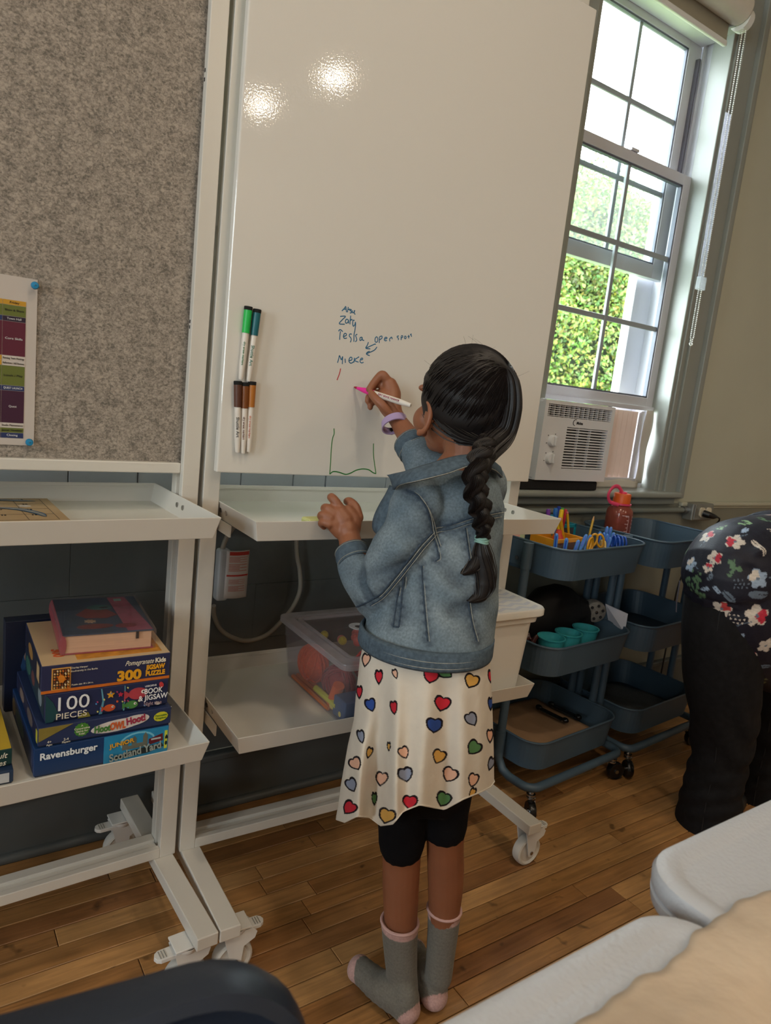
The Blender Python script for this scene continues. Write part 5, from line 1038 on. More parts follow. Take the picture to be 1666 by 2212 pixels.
# middle basket
MZ = 0.4155
cupm = mat('teal_cup', (60, 160, 168), 0.35, var=0.03)
for lb, px, py in (('teal plastic cup at the left of the three cups', 1192, 1376), ('teal plastic cup in the middle of the three cups', 1229, 1366), ('teal plastic cup at the right of the three cups', 1266, 1356)):
    p = atz(px, py, 0.500); o = thing('plastic_cup', lb, 'cup', (p.x, p.y, MZ), group='teal cups')
    part(o, 'cup_wall', MB().lathe([(0.001, 0.002), (0.026, 0.0), (0.0385, 0.082), (0.0415, 0.083), (0.0415, 0.086), (0.0372, 0.086), (0.0372, 0.078), (0.0245, 0.004), (0.001, 0.004)], n=32), cupm)
o = thing('teal_canister', 'tall teal canister with a translucent lid in the middle basket corner', 'canister', (c1(-0.160, 0.095, MZ)), RZ); part(o, 'canister_wall', MB().lathe([(0.001, 0), (0.038, 0), (0.040, 0.150), (0.0385, 0.158)], n=28), mat('teal_canister', (52, 140, 146), 0.3)); part(o, 'lid', MB().lathe([(0.041, 0.150), (0.041, 0.160), (0.036, 0.165), (0.001, 0.166)], n=28), mat('lid_pale', (150, 166, 164), 0.3))
hd = thing('hair_dryer', 'black appliance with a round grey perforated dial lying in the middle basket', 'appliance', c1(0.06, 0.03, MZ), RZ)
bk_ = mat('matte_black_fabric', (16, 15, 18), 0.7, var=0.1)
body_ = MB().loft([[V(x, 0.01 + ry * math.cos(t_), zc + rz_ * math.sin(t_)) for t_ in np.linspace(0, 2 * PI, 25)[:-1]] for x, zc, ry, rz_ in ((-0.165, 0.09, 0.015, 0.02), (-0.15, 0.095, 0.030, 0.055), (-0.08, 0.105, 0.055, 0.085), (0.0, 0.105, 0.07, 0.088), (0.05, 0.100, 0.062, 0.080), (0.09, 0.10, 0.045, 0.058))])
part(hd, 'body', body_, bk_)
part(hd, 'elbow', MB().tube(bez([(0.06, 0.0, 0.11), (0.095, -0.01, 0.10), (0.115, -0.02, 0.07), (0.12, -0.03, 0.02)], 6), mlist([0.052, 0.046, 0.036, 0.030], 19), 18), bk_)
e = Matrix.Translation((0.125, -0.055, 0.108)) @ Matrix.Rotation(-0.55, 4, 'Z') @ Matrix.Rotation(PI / 2, 4, 'X')
dl = part(hd, 'dial', MB().lathe([(0.034, -0.03), (0.036, 0.0), (0.034, 0.006), (0.030, 0.008), (0.001, 0.009)], n=30, M=e @ Matrix.Rotation(0, 4, 'Z')), mat('grey_dial', (136, 130, 122), 0.5, var=0.3, scale=90))
for k in range(6):
    a = 2 * PI * k / 6 + 0.3; part(dl, 'vent_hole', MB().lathe([(0.0048, 0.008), (0.0048, 0.0096), (0.001, 0.0097)], c=(0.022 * math.cos(a), 0.022 * math.sin(a), 0), n=12, M=e), black_ink)
part(dl, 'dial_hub', MB().lathe([(0.006, 0.008), (0.005, 0.012), (0.001, 0.0125)], n=12, M=e), steel)
pr = thing('paper_sheet', 'white printed sheet standing at the right end of the middle basket', 'paper', (1.80, 1.33, 0.4160), RZ)
pr.rotation_euler = (0, 0, 0); _c = [at(1320, 1376, 1.352), at(1350, 1368, 1.290), at(1357, 1326, 1.290), at(1308, 1304, 1.362)]; _c = [p - pr.location for p in _c]
part(pr, 'sheet', MB().add([tuple(p) for p in _c] + [tuple(p + Vector((.0005, .0004, 0))) for p in _c], [(0, 1, 2, 3), (7, 6, 5, 4), (0, 4, 5, 1), (1, 5, 6, 2), (2, 6, 7, 3), (3, 7, 4, 0)]), mat('paper_white', (206, 204, 212), 0.6))
mb = MB()
for k in range(13):
    v = 0.40 + k * 0.035; A = _c[0].lerp(_c[3], v); B = _c[1].lerp(_c[2], v); a = A.lerp(B, 0.12); b = A.lerp(B, 0.85 - 0.2 * ((k * 7) % 3 == 0))
    mb.add([tuple(q + Vector((-0.0006, -0.0006, dz))) for q, dz in ((a, 0), (b, 0), (b, 0.0016), (a, 0.0016))], [(0, 1, 2, 3)])
o = part(pr, 'printed_lines', mb, mat('grey_print', (120, 118, 128), 0.6)); o['kind'] = 'stuff'
o = thing('coffee_lid', 'dark brown shiny wrapper in the left corner of the middle basket', 'wrapper', c1(-0.165, -0.03, 0.416)); part(o, 'wrapper', MB().grid(lambda u, v: (0.05 * (u - .5), 0.07 * (v - .5), 0.07 + 0.012 * math.sin(9 * u + 5 * v) + 0.008 * math.sin(17 * v)), 12, 12), mat('foil_brown', (60, 30, 28), 0.25, var=0.3, scale=60), solid=0.001); part(o, 'wrapped_block', MB().b2((-0.02, -0.03, 0), (0.02, 0.03, 0.066)), mat('foil_brown_dark', (34, 22, 22), 0.5), bevel=0.004)
# bottom basket: brown paper and clips
kraft = mat('kraft_paper', (164, 130, 98), 0.85, var=0.10, scale=14, bump=0.0012, bscale=22)
bp_ = thing('kraft_paper_sheet', 'folded brown paper sheets lining the bottom basket of the nearer cart', 'paper', c1(0, 0, 0.1315), RZ)
part(bp_, 'sheet', MB().grid(lambda u, v: (-0.185 + 0.345 * u, -0.135 + 0.27 * v, 0.040 + 0.010 * math.sin(5 * u + 1) * math.sin(2.5 * v + 1) - 0.012 * u + 0.03 * max(0, 0.25 - u)), 24, 18), kraft, solid=0.001)
part(bp_, 'lower_sheet', MB().grid(lambda u, v: (-0.18 + 0.36 * u, -0.130 + 0.26 * v, 0.004 + 0.03 * (1 - u) ** 2), 16, 4), kraft, solid=0.001)
for lb, a, b in (('black metal clip bar on the brown paper, nearer one', (1165, 1528), (1222, 1556)), ('black metal clip bar on the brown paper, farther one', (1192, 1521), (1250, 1549))):
    A = atz(*a, 0.176); B = atz(*b, 0.170); o = thing('clip_bar', lb, 'clip bar'); aim(o, A, B); L1 = (B - A).length; gb = mat('glossy_black', (14, 16, 18), 0.12)
    part(o, 'bar', MB().cyl((0, 0, 0), (0, 0, L1), 0.0042, 10), gb); part(o, 'bar', MB().cyl((0.006, -0.006, L1 * .1), (0.006, -0.006, L1 * .9), 0.0030, 8), mat('dark_chrome', (60, 66, 66), 0.2, metal=0.8))
    for z in (0.0, L1): part(o, 'knob', MB().ell((0, -0.002, z), (0.009, 0.009, 0.012)), gb)
o = thing('grey_mat', 'folded dark grey cloth in the bottom basket of the farther cart', 'cloth', c2(0, 0, 0.1315), RZ); part(o, 'cloth', MB().grid(lambda u, v: (-0.16 + 0.32 * u, -0.125 + 0.25 * v, 0.010 + 0.006 * math.sin(12 * u + 6 * v)), 20, 16), mat('glitter_grey', (70, 74, 78), 0.6, var=0.5, scale=400), solid=0.002)
# water bottle
wb0 = c2(-0.105, 0.075, 0.6955); wbt = thing('water_bottle', 'translucent orange water bottle with a pink strap in the top basket of the farther cart', 'bottle', wb0)
plo = mat('orange_translucent', (240, 128, 106), 0.15, trans=0.75, spec=0.6); cap_o = mat('orange_cap', (224, 96, 28), 0.4); pinkm = mat('pink_strap', (226, 70, 110), 0.35)
part(wbt, 'bottle_wall', MB().lathe([(0.001, 0.0), (0.040, 0.001), (0.0445, 0.006), (0.0445, 0.130), (0.0425, 0.142), (0.030, 0.158), (0.026, 0.162), (0.026, 0.170), (0.0245, 0.170), (0.0245, 0.162), (0.029, 0.156), (0.0408, 0.140), (0.0428, 0.128), (0.0428, 0.008), (0.001, 0.004)], n=40), plo)
part(wbt, 'water', MB().lathe([(0.001, 0.005), (0.0425, 0.0085), (0.0425, 0.098), (0.001, 0.098)], n=36), mat('pink_drink', (240, 140, 130), 0.1, trans=0.8))
cpm = MB(); cpm.loft([[V((0.0285 + (0.0008 if j % 2 else 0)) * math.cos(2 * PI * j / 48) * s_, (0.0285 + (0.0008 if j % 2 else 0)) * math.sin(2 * PI * j / 48) * s_, z) for j in range(48)] for z, s_ in ((0.166, 1.0), (0.195, 0.98), (0.198, 0.93), (0.199, 0.3))], True, True)
part(wbt, 'cap', cpm, cap_o); part(wbt, 'cap_button', MB().lathe([(0.013, 0.198), (0.013, 0.204), (0.001, 0.206)], n=20), pinkm)
part(wbt, 'neck_ring', MB().lathe([(0.028, 0.159), (0.034, 0.160), (0.034, 0.165), (0.028, 0.166)], n=30), pinkm)
part(wbt, 'strap', MB().tube(bez([(-0.010, -0.004, 0.203), (-0.034, -0.002, 0.222), (-0.062, -0.002, 0.218), (-0.078, -0.002, 0.195), (-0.064, -0.002, 0.170), (-0.030, -0.012, 0.161)], 8), 0.0036, 8, flat=1.8), pinkm)
mb = MB(); wfp = mat('bottle_print_white', (236, 206, 206), 0.5)
def cylb(mb, a0, a1, z0, z1, r=0.0448):
    n = max(1, int((a1 - a0) / 0.12)); vs = []
    for k in range(n + 1):
        a = a0 + (a1 - a0) * k / n; vs += [(r * math.cos(a), r * math.sin(a), z0), (r * math.cos(a), r * math.sin(a), z1)]
    mb.add(vs, [(2 * k, 2 * k + 2, 2 * k + 3, 2 * k + 1) for k in range(n)])
A0 = -PI / 2 - 0.15
cylb(mb, A0, A0 + 0.025, 0.02, 0.128); cylb(mb, A0 + 0.4, A0 + 0.425, 0.02, 0.128)
for k in range(9): cylb(mb, A0 - (0.28 if k % 2 == 0 else 0.15), A0, 0.024 + k * 0.0125, 0.0255 + k * 0.0125); cylb(mb, A0 + 0.4, A0 + 0.55, 0.024 + k * 0.0125, 0.0255 + k * 0.0125)
cylb(mb, A0 - 0.55, A0, 0.127, 0.1285)
o = part(wbt, 'measure_marks', mb, wfp); o['kind'] = 'stuff'
for k in range(0): text(wbt, '%d' % (200 * (k + 1)), (0.0452 * math.cos(A0 - 0.22), 0.0452 * math.sin(A0 - 0.22), 0.031 + k * 0.025), (-math.sin(A0 - .22), math.cos(A0 - .22), 0), FZ, 0.007, wfp, name='measure_number')

# ------------------------------------------------------------ the tree and ground outside the window
lawn = struct('ground_outside', MB().b2((-6, 2.2, -1.25), (26, 26, -1.2)), mat('lawn_green', (96, 116, 52), 0.95, var=0.3, scale=3))
tr_ = thing('leafy_tree', 'bright green leafy tree outside the window', 'tree', (8.7, 8.4, -1.2))
bark = mat('tree_bark', (92, 78, 62), 0.9, var=0.3, scale=12, stretch=(1, 1, 0.2))
tm = MB().tube([(0, 0, 0), (0.1, 0, 1.0), (0.0, 0.1, 2.2), (0.1, 0.0, 3.4), (0.0, 0.0, 4.6)], [0.28, 0.22, 0.18, 0.12, 0.05], 12); part(tr_, 'trunk', tm, bark)
mb = MB(); rt_ = random.Random(21)
for k in range(14):
    a = rt_.uniform(0, 2 * PI); z = rt_.uniform(1.4, 4.0); l = rt_.uniform(1.0, 2.2); mb.tube([(0, 0, z), (math.cos(a) * l * .5, math.sin(a) * l * .5, z + .3), (math.cos(a) * l, math.sin(a) * l, z + .5)], [0.07, 0.04, 0.01], 6)
part(tr_, 'branches', mb, bark)['kind'] = 'stuff'
def leaves(n, seed):
    g = np.random.default_rng(seed); lobes = []
    for k in range(130):
        v = g.normal(size=3); v /= np.linalg.norm(v); rad = 0.72 + 0.28 * g.random()
        lobes.append((v * rad * np.array([2.6, 2.2, 2.7]) + np.array([0, 0, 3.1]), 0.5 + 0.45 * g.random()))
    idx = g.integers(0, len(lobes), n); C_ = np.array([l[0] for l in lobes])[idx]; Rr = np.array([l[1] for l in lobes])[idx]
    d = g.normal(size=(n, 3)); d /= np.linalg.norm(d, axis=1)[:, None]; d[:, 2] = np.where(d[:, 2] < -0.3, -d[:, 2], d[:, 2])
    P_ = C_ + d * (Rr * (0.75 + 0.3 * g.random(n)))[:, None]
    un = g.random(n) < 0.4; P_[un] = (d * np.array([2.75, 2.3, 2.85]) * (0.82 + 0.2 * g.random(n))[:, None] + np.array([0, 0, 3.1]))[un]
    nrm = d + 0.7 * g.normal(size=(n, 3)); nrm /= np.linalg.norm(nrm, axis=1)[:, None]
    t = np.cross(nrm, g.normal(size=(n, 3))); t /= np.linalg.norm(t, axis=1)[:, None]; b = np.cross(nrm, t); s = (0.024 + 0.020 * g.random(n))[:, None]
    q = np.stack([P_ - t * s, P_ - b * s * .55 + nrm * s * .12, P_ + t * s, P_ + b * s * .55 + nrm * s * .12], axis=1).reshape(-1, 3)
    me = bpy.data.meshes.new('leaves'); me.vertices.add(len(q)); me.vertices.foreach_set('co', q.astype(np.float32).ravel())
    me.loops.add(4 * n); me.loops.foreach_set('vertex_index', np.arange(4 * n, dtype=np.int32)); me.polygons.add(n); me.polygons.foreach_set('loop_start', np.arange(n, dtype=np.int32) * 4); me.polygons.foreach_set('loop_total', np.full(n, 4, dtype=np.int32)); me.update(); me.validate()
    c = np.stack([0.075 + 0.13 * g.random(n) ** 1.5, 0.13 + 0.11 * g.random(n), 0.018 + 0.02 * g.random(n)], axis=1); dark = g.random(n) < 0.25; c[dark] *= 0.45; c = np.repeat(c, 4, axis=0)
    paint(me, 'leafcol', c); return me
lm = mat('leaf_green', (90, 130, 40), 0.6, attr='leafcol', var=0.5, scale=1.6)
_n = lm.node_tree; _p = _n.nodes['Principled BSDF']; _tr = _n.nodes.new('ShaderNodeBsdfTranslucent'); _mx = _n.nodes.new('ShaderNodeMixShader'); _mx.inputs[0].default_value = 0.35
_src = _p.inputs['Base Color'].links[0].from_socket; _n.links.new(_src, _tr.inputs[0]); _n.links.new(_p.outputs[0], _mx.inputs[1]); _n.links.new(_tr.outputs[0], _mx.inputs[2]); _n.links.new(_mx.outputs[0], [x for x in _n.nodes if x.type == 'OUTPUT_MATERIAL'][0].inputs[0])
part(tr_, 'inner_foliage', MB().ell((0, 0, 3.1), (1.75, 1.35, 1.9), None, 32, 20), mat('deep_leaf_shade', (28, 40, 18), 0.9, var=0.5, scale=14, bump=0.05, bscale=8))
lo_ = link(leaves(230000, 4), 'foliage', tr_, lm); lo_['kind'] = 'stuff'

# ------------------------------------------------------------ foreground tables, kraft paper and chair
tbm = mat('white_blow_moulded_plastic', (184, 185, 190), 0.42, var=0.02, bump=0.0009, bscale=220)
greyst = mat('grey_table_leg', (120, 122, 124), 0.4, metal=0.3)
def table(label, x0, x1, y0, y1):
    cx, cy = (x0 + x1) / 2, (y0 + y1) / 2; o = thing('folding_table', label, 'table', (cx, cy, 0)); w_, d = x1 - x0, y1 - y0; r = 0.055
    prof = [(0.030, 0.7375), (0.026, 0.7380), (0.020, 0.7405), (0.010, 0.7410), (0.003, 0.7385), (0.0, 0.732), (0.001, 0.722), (0.004, 0.7185), (0.001, 0.7165), (0.003, 0.706), (0.010, 0.700), (0.03, 0.699)]
    rings = [[V(x, y, z) for x, y in rrect(w_ - 2 * i, d - 2 * i, max(r - i, 0.02), 10)] for i, z in prof]
    part(o, 'table_top', MB().loft(rings, True, True), tbm, wn=True)
    for sx in (-1, 1):
        lx = sx * (w_ / 2 - 0.16)
        lf = part(o, 'leg_frame', MB().tube([(lx, -d / 2 + 0.08, 0.70), (lx, -d / 2 + 0.06, 0.012), ], 0.0125, 10).tube([(lx, d / 2 - 0.08, 0.70), (lx, d / 2 - 0.06, 0.012)], 0.0125, 10).tube([(lx, -d / 2 + 0.065, 0.16), (lx, d / 2 - 0.065, 0.16)], 0.010, 10).tube([(lx, 0, 0.16), (lx - sx * 0.22, 0, 0.69)], 0.008, 8), greyst)
        for sy in (-1, 1): part(lf, 'foot_cap', MB().lathe([(0.001, 0), (0.016, 0), (0.016, 0.025), (0.013, 0.026)], c=(lx, sy * (d / 2 - 0.06), 0), n=14), black_plastic)
    return o
table('white folding table in the foreground, nearest the camera, under the brown paper', -0.66, 0.556, -0.46, 0.292)
table('white folding table at the right edge, end to end with the nearer one', 0.561, 1.78, -0.41, 0.340)
ex = [atz(x, y, 0.745) for x, y in ((1210, 2235), (1262, 2196), (1300, 2165), (1345, 2140), (1372, 2112), (1420, 2090), (1462, 2060), (1492, 2032), (1508, 2005), (1540, 1985), (1572, 1962), (1612, 1938), (1645, 1928), (1700, 1905))]
exs = [p.x for p in ex]; eys = [p.y for p in ex]
kp = thing('kraft_paper', 'crumpled brown kraft paper with a torn edge across the two foreground tables', 'paper', (0.6, 0.0, 0.741))
def kf(u, v):
    x = 0.24 + 0.80 * u; ye = float(np.interp(x, exs, eys)) + 0.0012 * math.sin(170 * x) + 0.001 * math.sin(73 * x + 1)
    y = ye + (-0.40 - ye) * (1 - (1 - v) ** 1.0)
    d_ = min(1.0, v * 14); z = 0.0012 + d_ * (0.0085 + 0.0034 * math.sin(17 * x + 9 * y) + 0.0024 * math.sin(31 * y - 14 * x + 2) + 0.0010 * math.sin(61 * x + 20 * y)) + 0.006 * math.exp(-((v - 0.06) / 0.05) ** 2) * (0.5 + 0.5 * math.sin(23 * x))
    return (x - 0.6, y, z)
part(kp, 'sheet', MB().grid(kf, 160, 90), mat('kraft_paper_sheet', (198, 176, 152), 0.8, var=0.14, scale=12, bump=0.004, bscale=26), solid=0.0006)
# chair
chm = mat('dark_navy_vinyl', (30, 38, 52), 0.38, var=0.08, bump=0.0002, bscale=300)
cr_ = atz(594, 2104, 0.785); ang = math.radians(-7)
ch = thing('black_chair', 'dark navy padded chair pushed in at the foreground table, its rounded back toward the whiteboard', 'chair', (cr_.x - 0.180, cr_.y + 0.02, 0), ang)
def cback(u, v, s):
    # rounded-rectangle shell with a soft rolled top edge
    a = 2 * PI * u; return None
prf = rrect(0.42, 0.36, 0.075, 8)
rings = []
for y, k in ((-0.016, 0.90), (-0.020, 0.955), (-0.016, 0.99), (-0.006, 1.0), (0.006, 1.0), (0.013, 0.985), (0.015, 0.95), (0.009, 0.90)):
    rings.append([V(x * (1 - (1 - k) * 0.9), y + 0.10 * (x * x) * -1 * 0.9 + (z / 0.36) * 0.03, 0.61 + z * (1 - (1 - k) * 1.0)) for x, z in prf])
part(ch, 'backrest', MB().loft(rings, True, True), chm)
part(ch, 'seat', MB().loft([[V(x * k, -0.23 + y * k, z) for x, y in rrect(0.42, 0.42, 0.07, 6)] for k, z in ((0.9, 0.425), (1.0, 0.435), (1.0, 0.455), (0.93, 0.465))], True, True), chm)
cfm = mat('black_steel_tube', (24, 24, 26), 0.35)
for sx in (-1, 1):
    part(ch, 'leg', MB().tube(bez([(sx * 0.19, 0.0, 0.62), (sx * 0.19, -0.015, 0.45), (sx * 0.20, 0.03, 0.2), (sx * 0.205, 0.06, 0.012)], 6), 0.011, 10), cfm); part(ch, 'leg', MB().tube([(sx * 0.19, -0.08, 0.43), (sx * 0.20, -0.42, 0.012)], 0.011, 10), cfm)
    part(ch, 'back_support', MB().tube([(sx * 0.17, 0.012, 0.44), (sx * 0.17, 0.012, 0.66)], 0.010, 10), cfm)
# ------------------------------------------------------------ the girl
from mathutils.bvhtree import BVHTree
UR = Vector((AX[0][0], AX[1][0], 0)).normalized(); UH = Vector((-UR.y, UR.x, 0))       # view-right and view-away on the ground
def dep(p): return float((np.array([p[0], p[1], p[2] - CAMH]) @ AX)[2])
def atd(x, y, D):
    r = ray(x, y) * (D / FPX); return Vector((r[0], r[1], CAMH + r[2]))
def hring(y, xl, xr, Y, d, n=28, tilt=0.0):
    c = at((xl + xr) / 2, y, Y); s = FPX / dep(c); w_ = (xr - xl) / 2 / s
    return [c + UR * w_ * math.cos(t_) + UH * d * math.sin(t_) + Vector((0, 0, tilt * math.cos(t_))) for t_ in np.linspace(0, 2 * PI, n + 1)[:-1]]
def rloft(mb, rows, n=28): mb.loft([hring(*r, n=n) for r in rows], True); return mb
def limb(mb, pts, n=14, seg=5, flat=1.0):
    P_ = bez([at(a, b, c) for a, b, c, r in pts], seg) if len(pts) > 2 else [at(a, b, c) for a, b, c, r in pts]
    mb.tube(P_, mlist([r for *_, r in pts], len(P_)), n, flat=flat); e = [(P_[0], pts[0][3]), (P_[-1], pts[-1][3])]
    for p, r in e: mb.ell(p, (r, r, r), None, 12, 8)
    return mb
GO = Vector((0.80, 0.88, 0.0))
girl = thing('person', 'girl with a long dark braid, denim jacket and heart print dress writing on the whiteboard', 'person', GO)
skin = mat('brown_skin', (144, 90, 62), 0.5, var=0.06, scale=20, sub=0.15, bump=0.0002, bscale=400)
HC = at(1008, 868, 0.955); HF = Vector((-0.10, 0.995, 0)); HR = Vector((0.995, 0.10, 0)); HU = Vector((0, 0, 1))
def hl(x, y, z): return HC + HR * x + HF * y + HU * z
def hell(mb, c, r, rx=0.0, nu=24, nv=16):
    M = Matrix(((HR.x, HF.x, 0, 0), (HR.y, HF.y, 0, 0), (0, 0, 1, 0), (0, 0, 0, 1))) @ Matrix.Rotation(rx, 4, 'X')
    mb.ell(hl(*c), r, M, nu, nv)
B = MB()
# head: cranium, face, jaw, cheeks, nose, lips, brow
hell(B, (0, -0.004, 0.006), (0.073, 0.089, 0.089)); hell(B, (0, 0.030, -0.025), (0.058, 0.054, 0.070)); hell(B, (0, 0.040, -0.062), (0.040, 0.040, 0.036))
hell(B, (0, 0.062, -0.080), (0.019, 0.020, 0.017))
for s_ in (-1, 1):
    hell(B, (s_ * 0.034, 0.056, -0.040), (0.027, 0.028, 0.028)); hell(B, (s_ * 0.026, 0.074, 0.016), (0.022, 0.012, 0.008)); hell(B, (s_ * 0.008, 0.086, -0.036), (0.007, 0.008, 0.006))
B.tube([hl(0, 0.078, 0.002), hl(0, 0.087, -0.015), hl(0, 0.096, -0.033)], [0.006, 0.0075, 0.0095], 12); hell(B, (0, 0.096, -0.035), (0.009, 0.008, 0.0075))
hell(B, (0, 0.083, -0.056), (0.019, 0.009, 0.0055)); hell(B, (0, 0.081, -0.064), (0.016, 0.009, 0.006))
# neck, trunk, legs
B.tube([hl(0, -0.012, -0.050), hl(0, -0.018, -0.095), at(990, 1020, 0.945), at(985, 1060, 0.94)], [0.045, 0.041, 0.046, 0.060], 20)
rloft(B, [(1045, 895, 1050, 0.945, 0.045), (1075, 878, 1072, 0.94, 0.06), (1150, 880, 1070, 0.93, 0.072), (1250, 860, 1050, 0.92, 0.075), (1330, 840, 1035, 0.91, 0.078), (1440, 800, 1035, 0.90, 0.09), (1540, 800, 1035, 0.895, 0.092), (1640, 820, 1018, 0.89, 0.075)], 30)
limb(B, [(870, 1640, 0.905, .054), (870, 1740, 0.905, .044), (868, 1850, 0.905, .0355), (866, 1905, 0.90, .0345), (866, 1960, 0.893, .0325), (866, 2040, 0.885, .028), (868, 2110, 0.878, .024)], 20)
limb(B, [(968, 1620, 0.865, .054), (964, 1720, 0.865, .042), (962, 1820, 0.865, .0345), (963, 1875, 0.862, .0345), (962, 1930, 0.858, .0325), (956, 2010, 0.852, .027), (948, 2080, 0.848, .023)], 20)
# arms
limb(B, [(906, 1096, 0.93, .034), (868, 1186, 0.935, .033), (822, 1285, 0.965, .030)], 16); limb(B, [(822, 1285, 0.965, .029), (790, 1240, 1.00, .026), (762, 1188, 1.045, .0215), (755, 1162, 1.066, .0205), (750, 1145, 1.075, .022)], 16)
limb(B, [(1040, 1050, 0.95, .036), (985, 1035, 1.02, .034), (925, 1015, 1.055, .028)], 16); limb(B, [(925, 1015, 1.055, .027), (893, 960, 1.115, .0235), (862, 912, 1.168, .0180), (852, 895, 1.184, .0180)], 16)
# left hand: closed over the tray edge
def finger(mb, pts, n=10): limb(mb, pts, n, 5)
LHY = 1.083
def pal(mb, pts, r, flat):  # palm: two chained rows of spheres swept
    limb(mb, pts, 16, 5, flat)
limb(B, [(750, 1150, 1.077, .020), (742, 1124, 1.086, .022), (734, 1110, 1.092, .018)], 16); limb(B, [(762, 1150, 1.072, .014), (763, 1124, 1.080, .016), (752, 1108, 1.088, .015)], 14)
limb(B, [(735, 1150, 1.078, .013), (722, 1132, 1.087, .015), (719, 1119, 1.091, .012)], 14)
finger(B, [(738, 1104, 1.091, .0100), (725, 1084, 1.099, .0092), (716, 1074, 1.110, .0084), (721, 1082, 1.122, .0074)])
finger(B, [(723, 1110, 1.090, .0096), (708, 1098, 1.100, .0086), (701, 1098, 1.112, .0078), (707, 1107, 1.122, .0070)])
finger(B, [(714, 1120, 1.087, .0090), (699, 1112, 1.096, .0080), (693, 1115, 1.107, .0072), (700, 1123, 1.116, .0066)])
finger(B, [(712, 1133, 1.083, .0082), (699, 1128, 1.091, .0072), (694, 1131, 1.101, .0066), (700, 1138, 1.107, .0060)])
finger(B, [(774, 1118, 1.078, .0105), (768, 1096, 1.090, .0095), (756, 1084, 1.102, .0088), (750, 1083, 1.112, .0076)])
# right hand: pinching the marker
limb(B, [(852, 897, 1.184, .0180), (846, 872, 1.196, .0195), (846, 850, 1.205, .0195), (842, 832, 1.210, .0160)], 16); limb(B, [(838, 890, 1.190, .012), (829, 870, 1.202, .015), (832, 852, 1.210, .014)], 14)
finger(B, [(846, 836, 1.208, .0100), (832, 815, 1.212, .0096), (824, 810, 1.216, .0092), (809, 826, 1.221, .0082), (798, 841, 1.222, .0072)])
finger(B, [(838, 842, 1.214, .0095), (818, 828, 1.226, .0088), (806, 832, 1.232, .0082), (800, 846, 1.234, .0072)])
finger(B, [(832, 856, 1.216, .0088), (812, 850, 1.230, .0080), (798, 856, 1.234, .0072), (795, 866, 1.231, .0066)])
finger(B, [(832, 868, 1.212, .0080), (815, 866, 1.226, .0072), (802, 872, 1.230, .0066), (800, 880, 1.226, .0060)])
finger(B, [(842, 892, 1.182, .0110), (826, 876, 1.188, .0100), (812, 862, 1.200, .0088), (803, 851, 1.212, .0078)])
me = remesh(B, 'body', 0.0022, 2)
me.transform(Matrix.Translation(-GO)); body = link(me, 'body', girl, skin)
def gpart(name, mb, m, parent=None, **kw):
    p_ = parent or girl
    mb.v = [(x - GO.x, y - GO.y, z - GO.z) for x, y, z in mb.v]; return part(p_, name, mb, m, **kw)
# ears
for s_ in (-1, 1):
    e = MB(); rim = [hl(s_ * (0.066 + 0.010 * math.sin(a * 0.5) + 0.004), 0.026 - 0.017 * math.sin(a) - 0.002, -0.034 + 0.027 * math.cos(a)) for a in np.linspace(-0.5, 3.3, 14)]
    e.tube(rim, mlist([.004, .0052, .0050, .0045, .0065], 14), 10)
    e.ell(hl(s_ * 0.067, 0.019, -0.034), (0.0065, 0.013, 0.022), None, 14, 10); e.ell(hl(s_ * 0.067, 0.028, -0.060), (0.0058, 0.0065, 0.008), None, 12, 8)
    m2 = remesh(e, 'ear', 0.0012, 2); m2.transform(Matrix.Translation(-GO)); link(m2, 'ear', girl, skin)
eyw = mat('eye_white', (226, 222, 214), 0.15); iris = mat('dark_iris', (34, 22, 16), 0.1)
for s_ in (-1, 1):
    q = MB(); hell(q, (s_ * 0.026, 0.0735, -0.003), (0.0115, 0.0105, 0.0075), 0, 16, 10); eo = gpart('eye', q, eyw)
    q = MB(); hell(q, (s_ * 0.026, 0.0815, -0.003), (0.0050, 0.0030, 0.0050), 0, 14, 8); gpart('iris', q, iris, eo)
    gpart('eyebrow', MB().tube([hl(s_ * 0.012, 0.088, 0.016), hl(s_ * 0.026, 0.087, 0.020), hl(s_ * 0.040, 0.078, 0.015)], [.0016, .0022, .001], 8), mat('brow_hair', (24, 18, 16), 0.7))
gpart('lips', MB().tube([hl(-0.017, 0.088, -0.059), hl(0, 0.0945, -0.0585), hl(0.017, 0.088, -0.059)], [.001, .0036, .001], 10), mat('lip_skin', (150, 78, 70), 0.4))
gpart('earring', MB().ell(hl(-0.0735, 0.028, -0.062), (0.0016,) * 3, None, 8, 6), steel)

# hair: scalp cap, combed strands, braid, tie, tail, flyaways
hairm = mat('black_brown_hair', (20, 15, 15), 0.55, var=0.25, scale=30, spec=0.35)
hairs = mat('hair_strand', (24, 18, 17), 0.46, var=0.35, scale=40, spec=0.4)
A_, B_, C_ = 0.0765, 0.0925, 0.0915
def keep(x, y, z):
    if y > 0.008: return z > -0.030 and y < 0.040 + 0.40 * max(z, 0.0)
    return z > -0.030 + (y - 0.008) * 1.05
cap = MB(); NU, NV = 96, 64; idx = {}; vs = []
for j in range(NV + 1):
    for i in range(NU):
        th = PI * j / NV; ph = 2 * PI * i / NU; x, y, z = A_ * math.sin(th) * math.cos(ph), B_ * math.sin(th) * math.sin(ph) - 0.004, C_ * math.cos(th) + 0.004
        k = 1 + 0.012 * math.sin(14 * math.atan2(z - 0.03, x * 1.2 + 1e-6) + 3 * y * 20); vs.append((x * k, y * k, z * k))
fs = []
for j in range(NV):
    for i in range(NU):
        q = [j * NU + i, j * NU + (i + 1) % NU, (j + 1) * NU + (i + 1) % NU, (j + 1) * NU + i]
        cxyz = [sum(vs[a][k] for a in q) / 4 for k in range(3)]
        if keep(*cxyz): fs.append(tuple(reversed(q)))
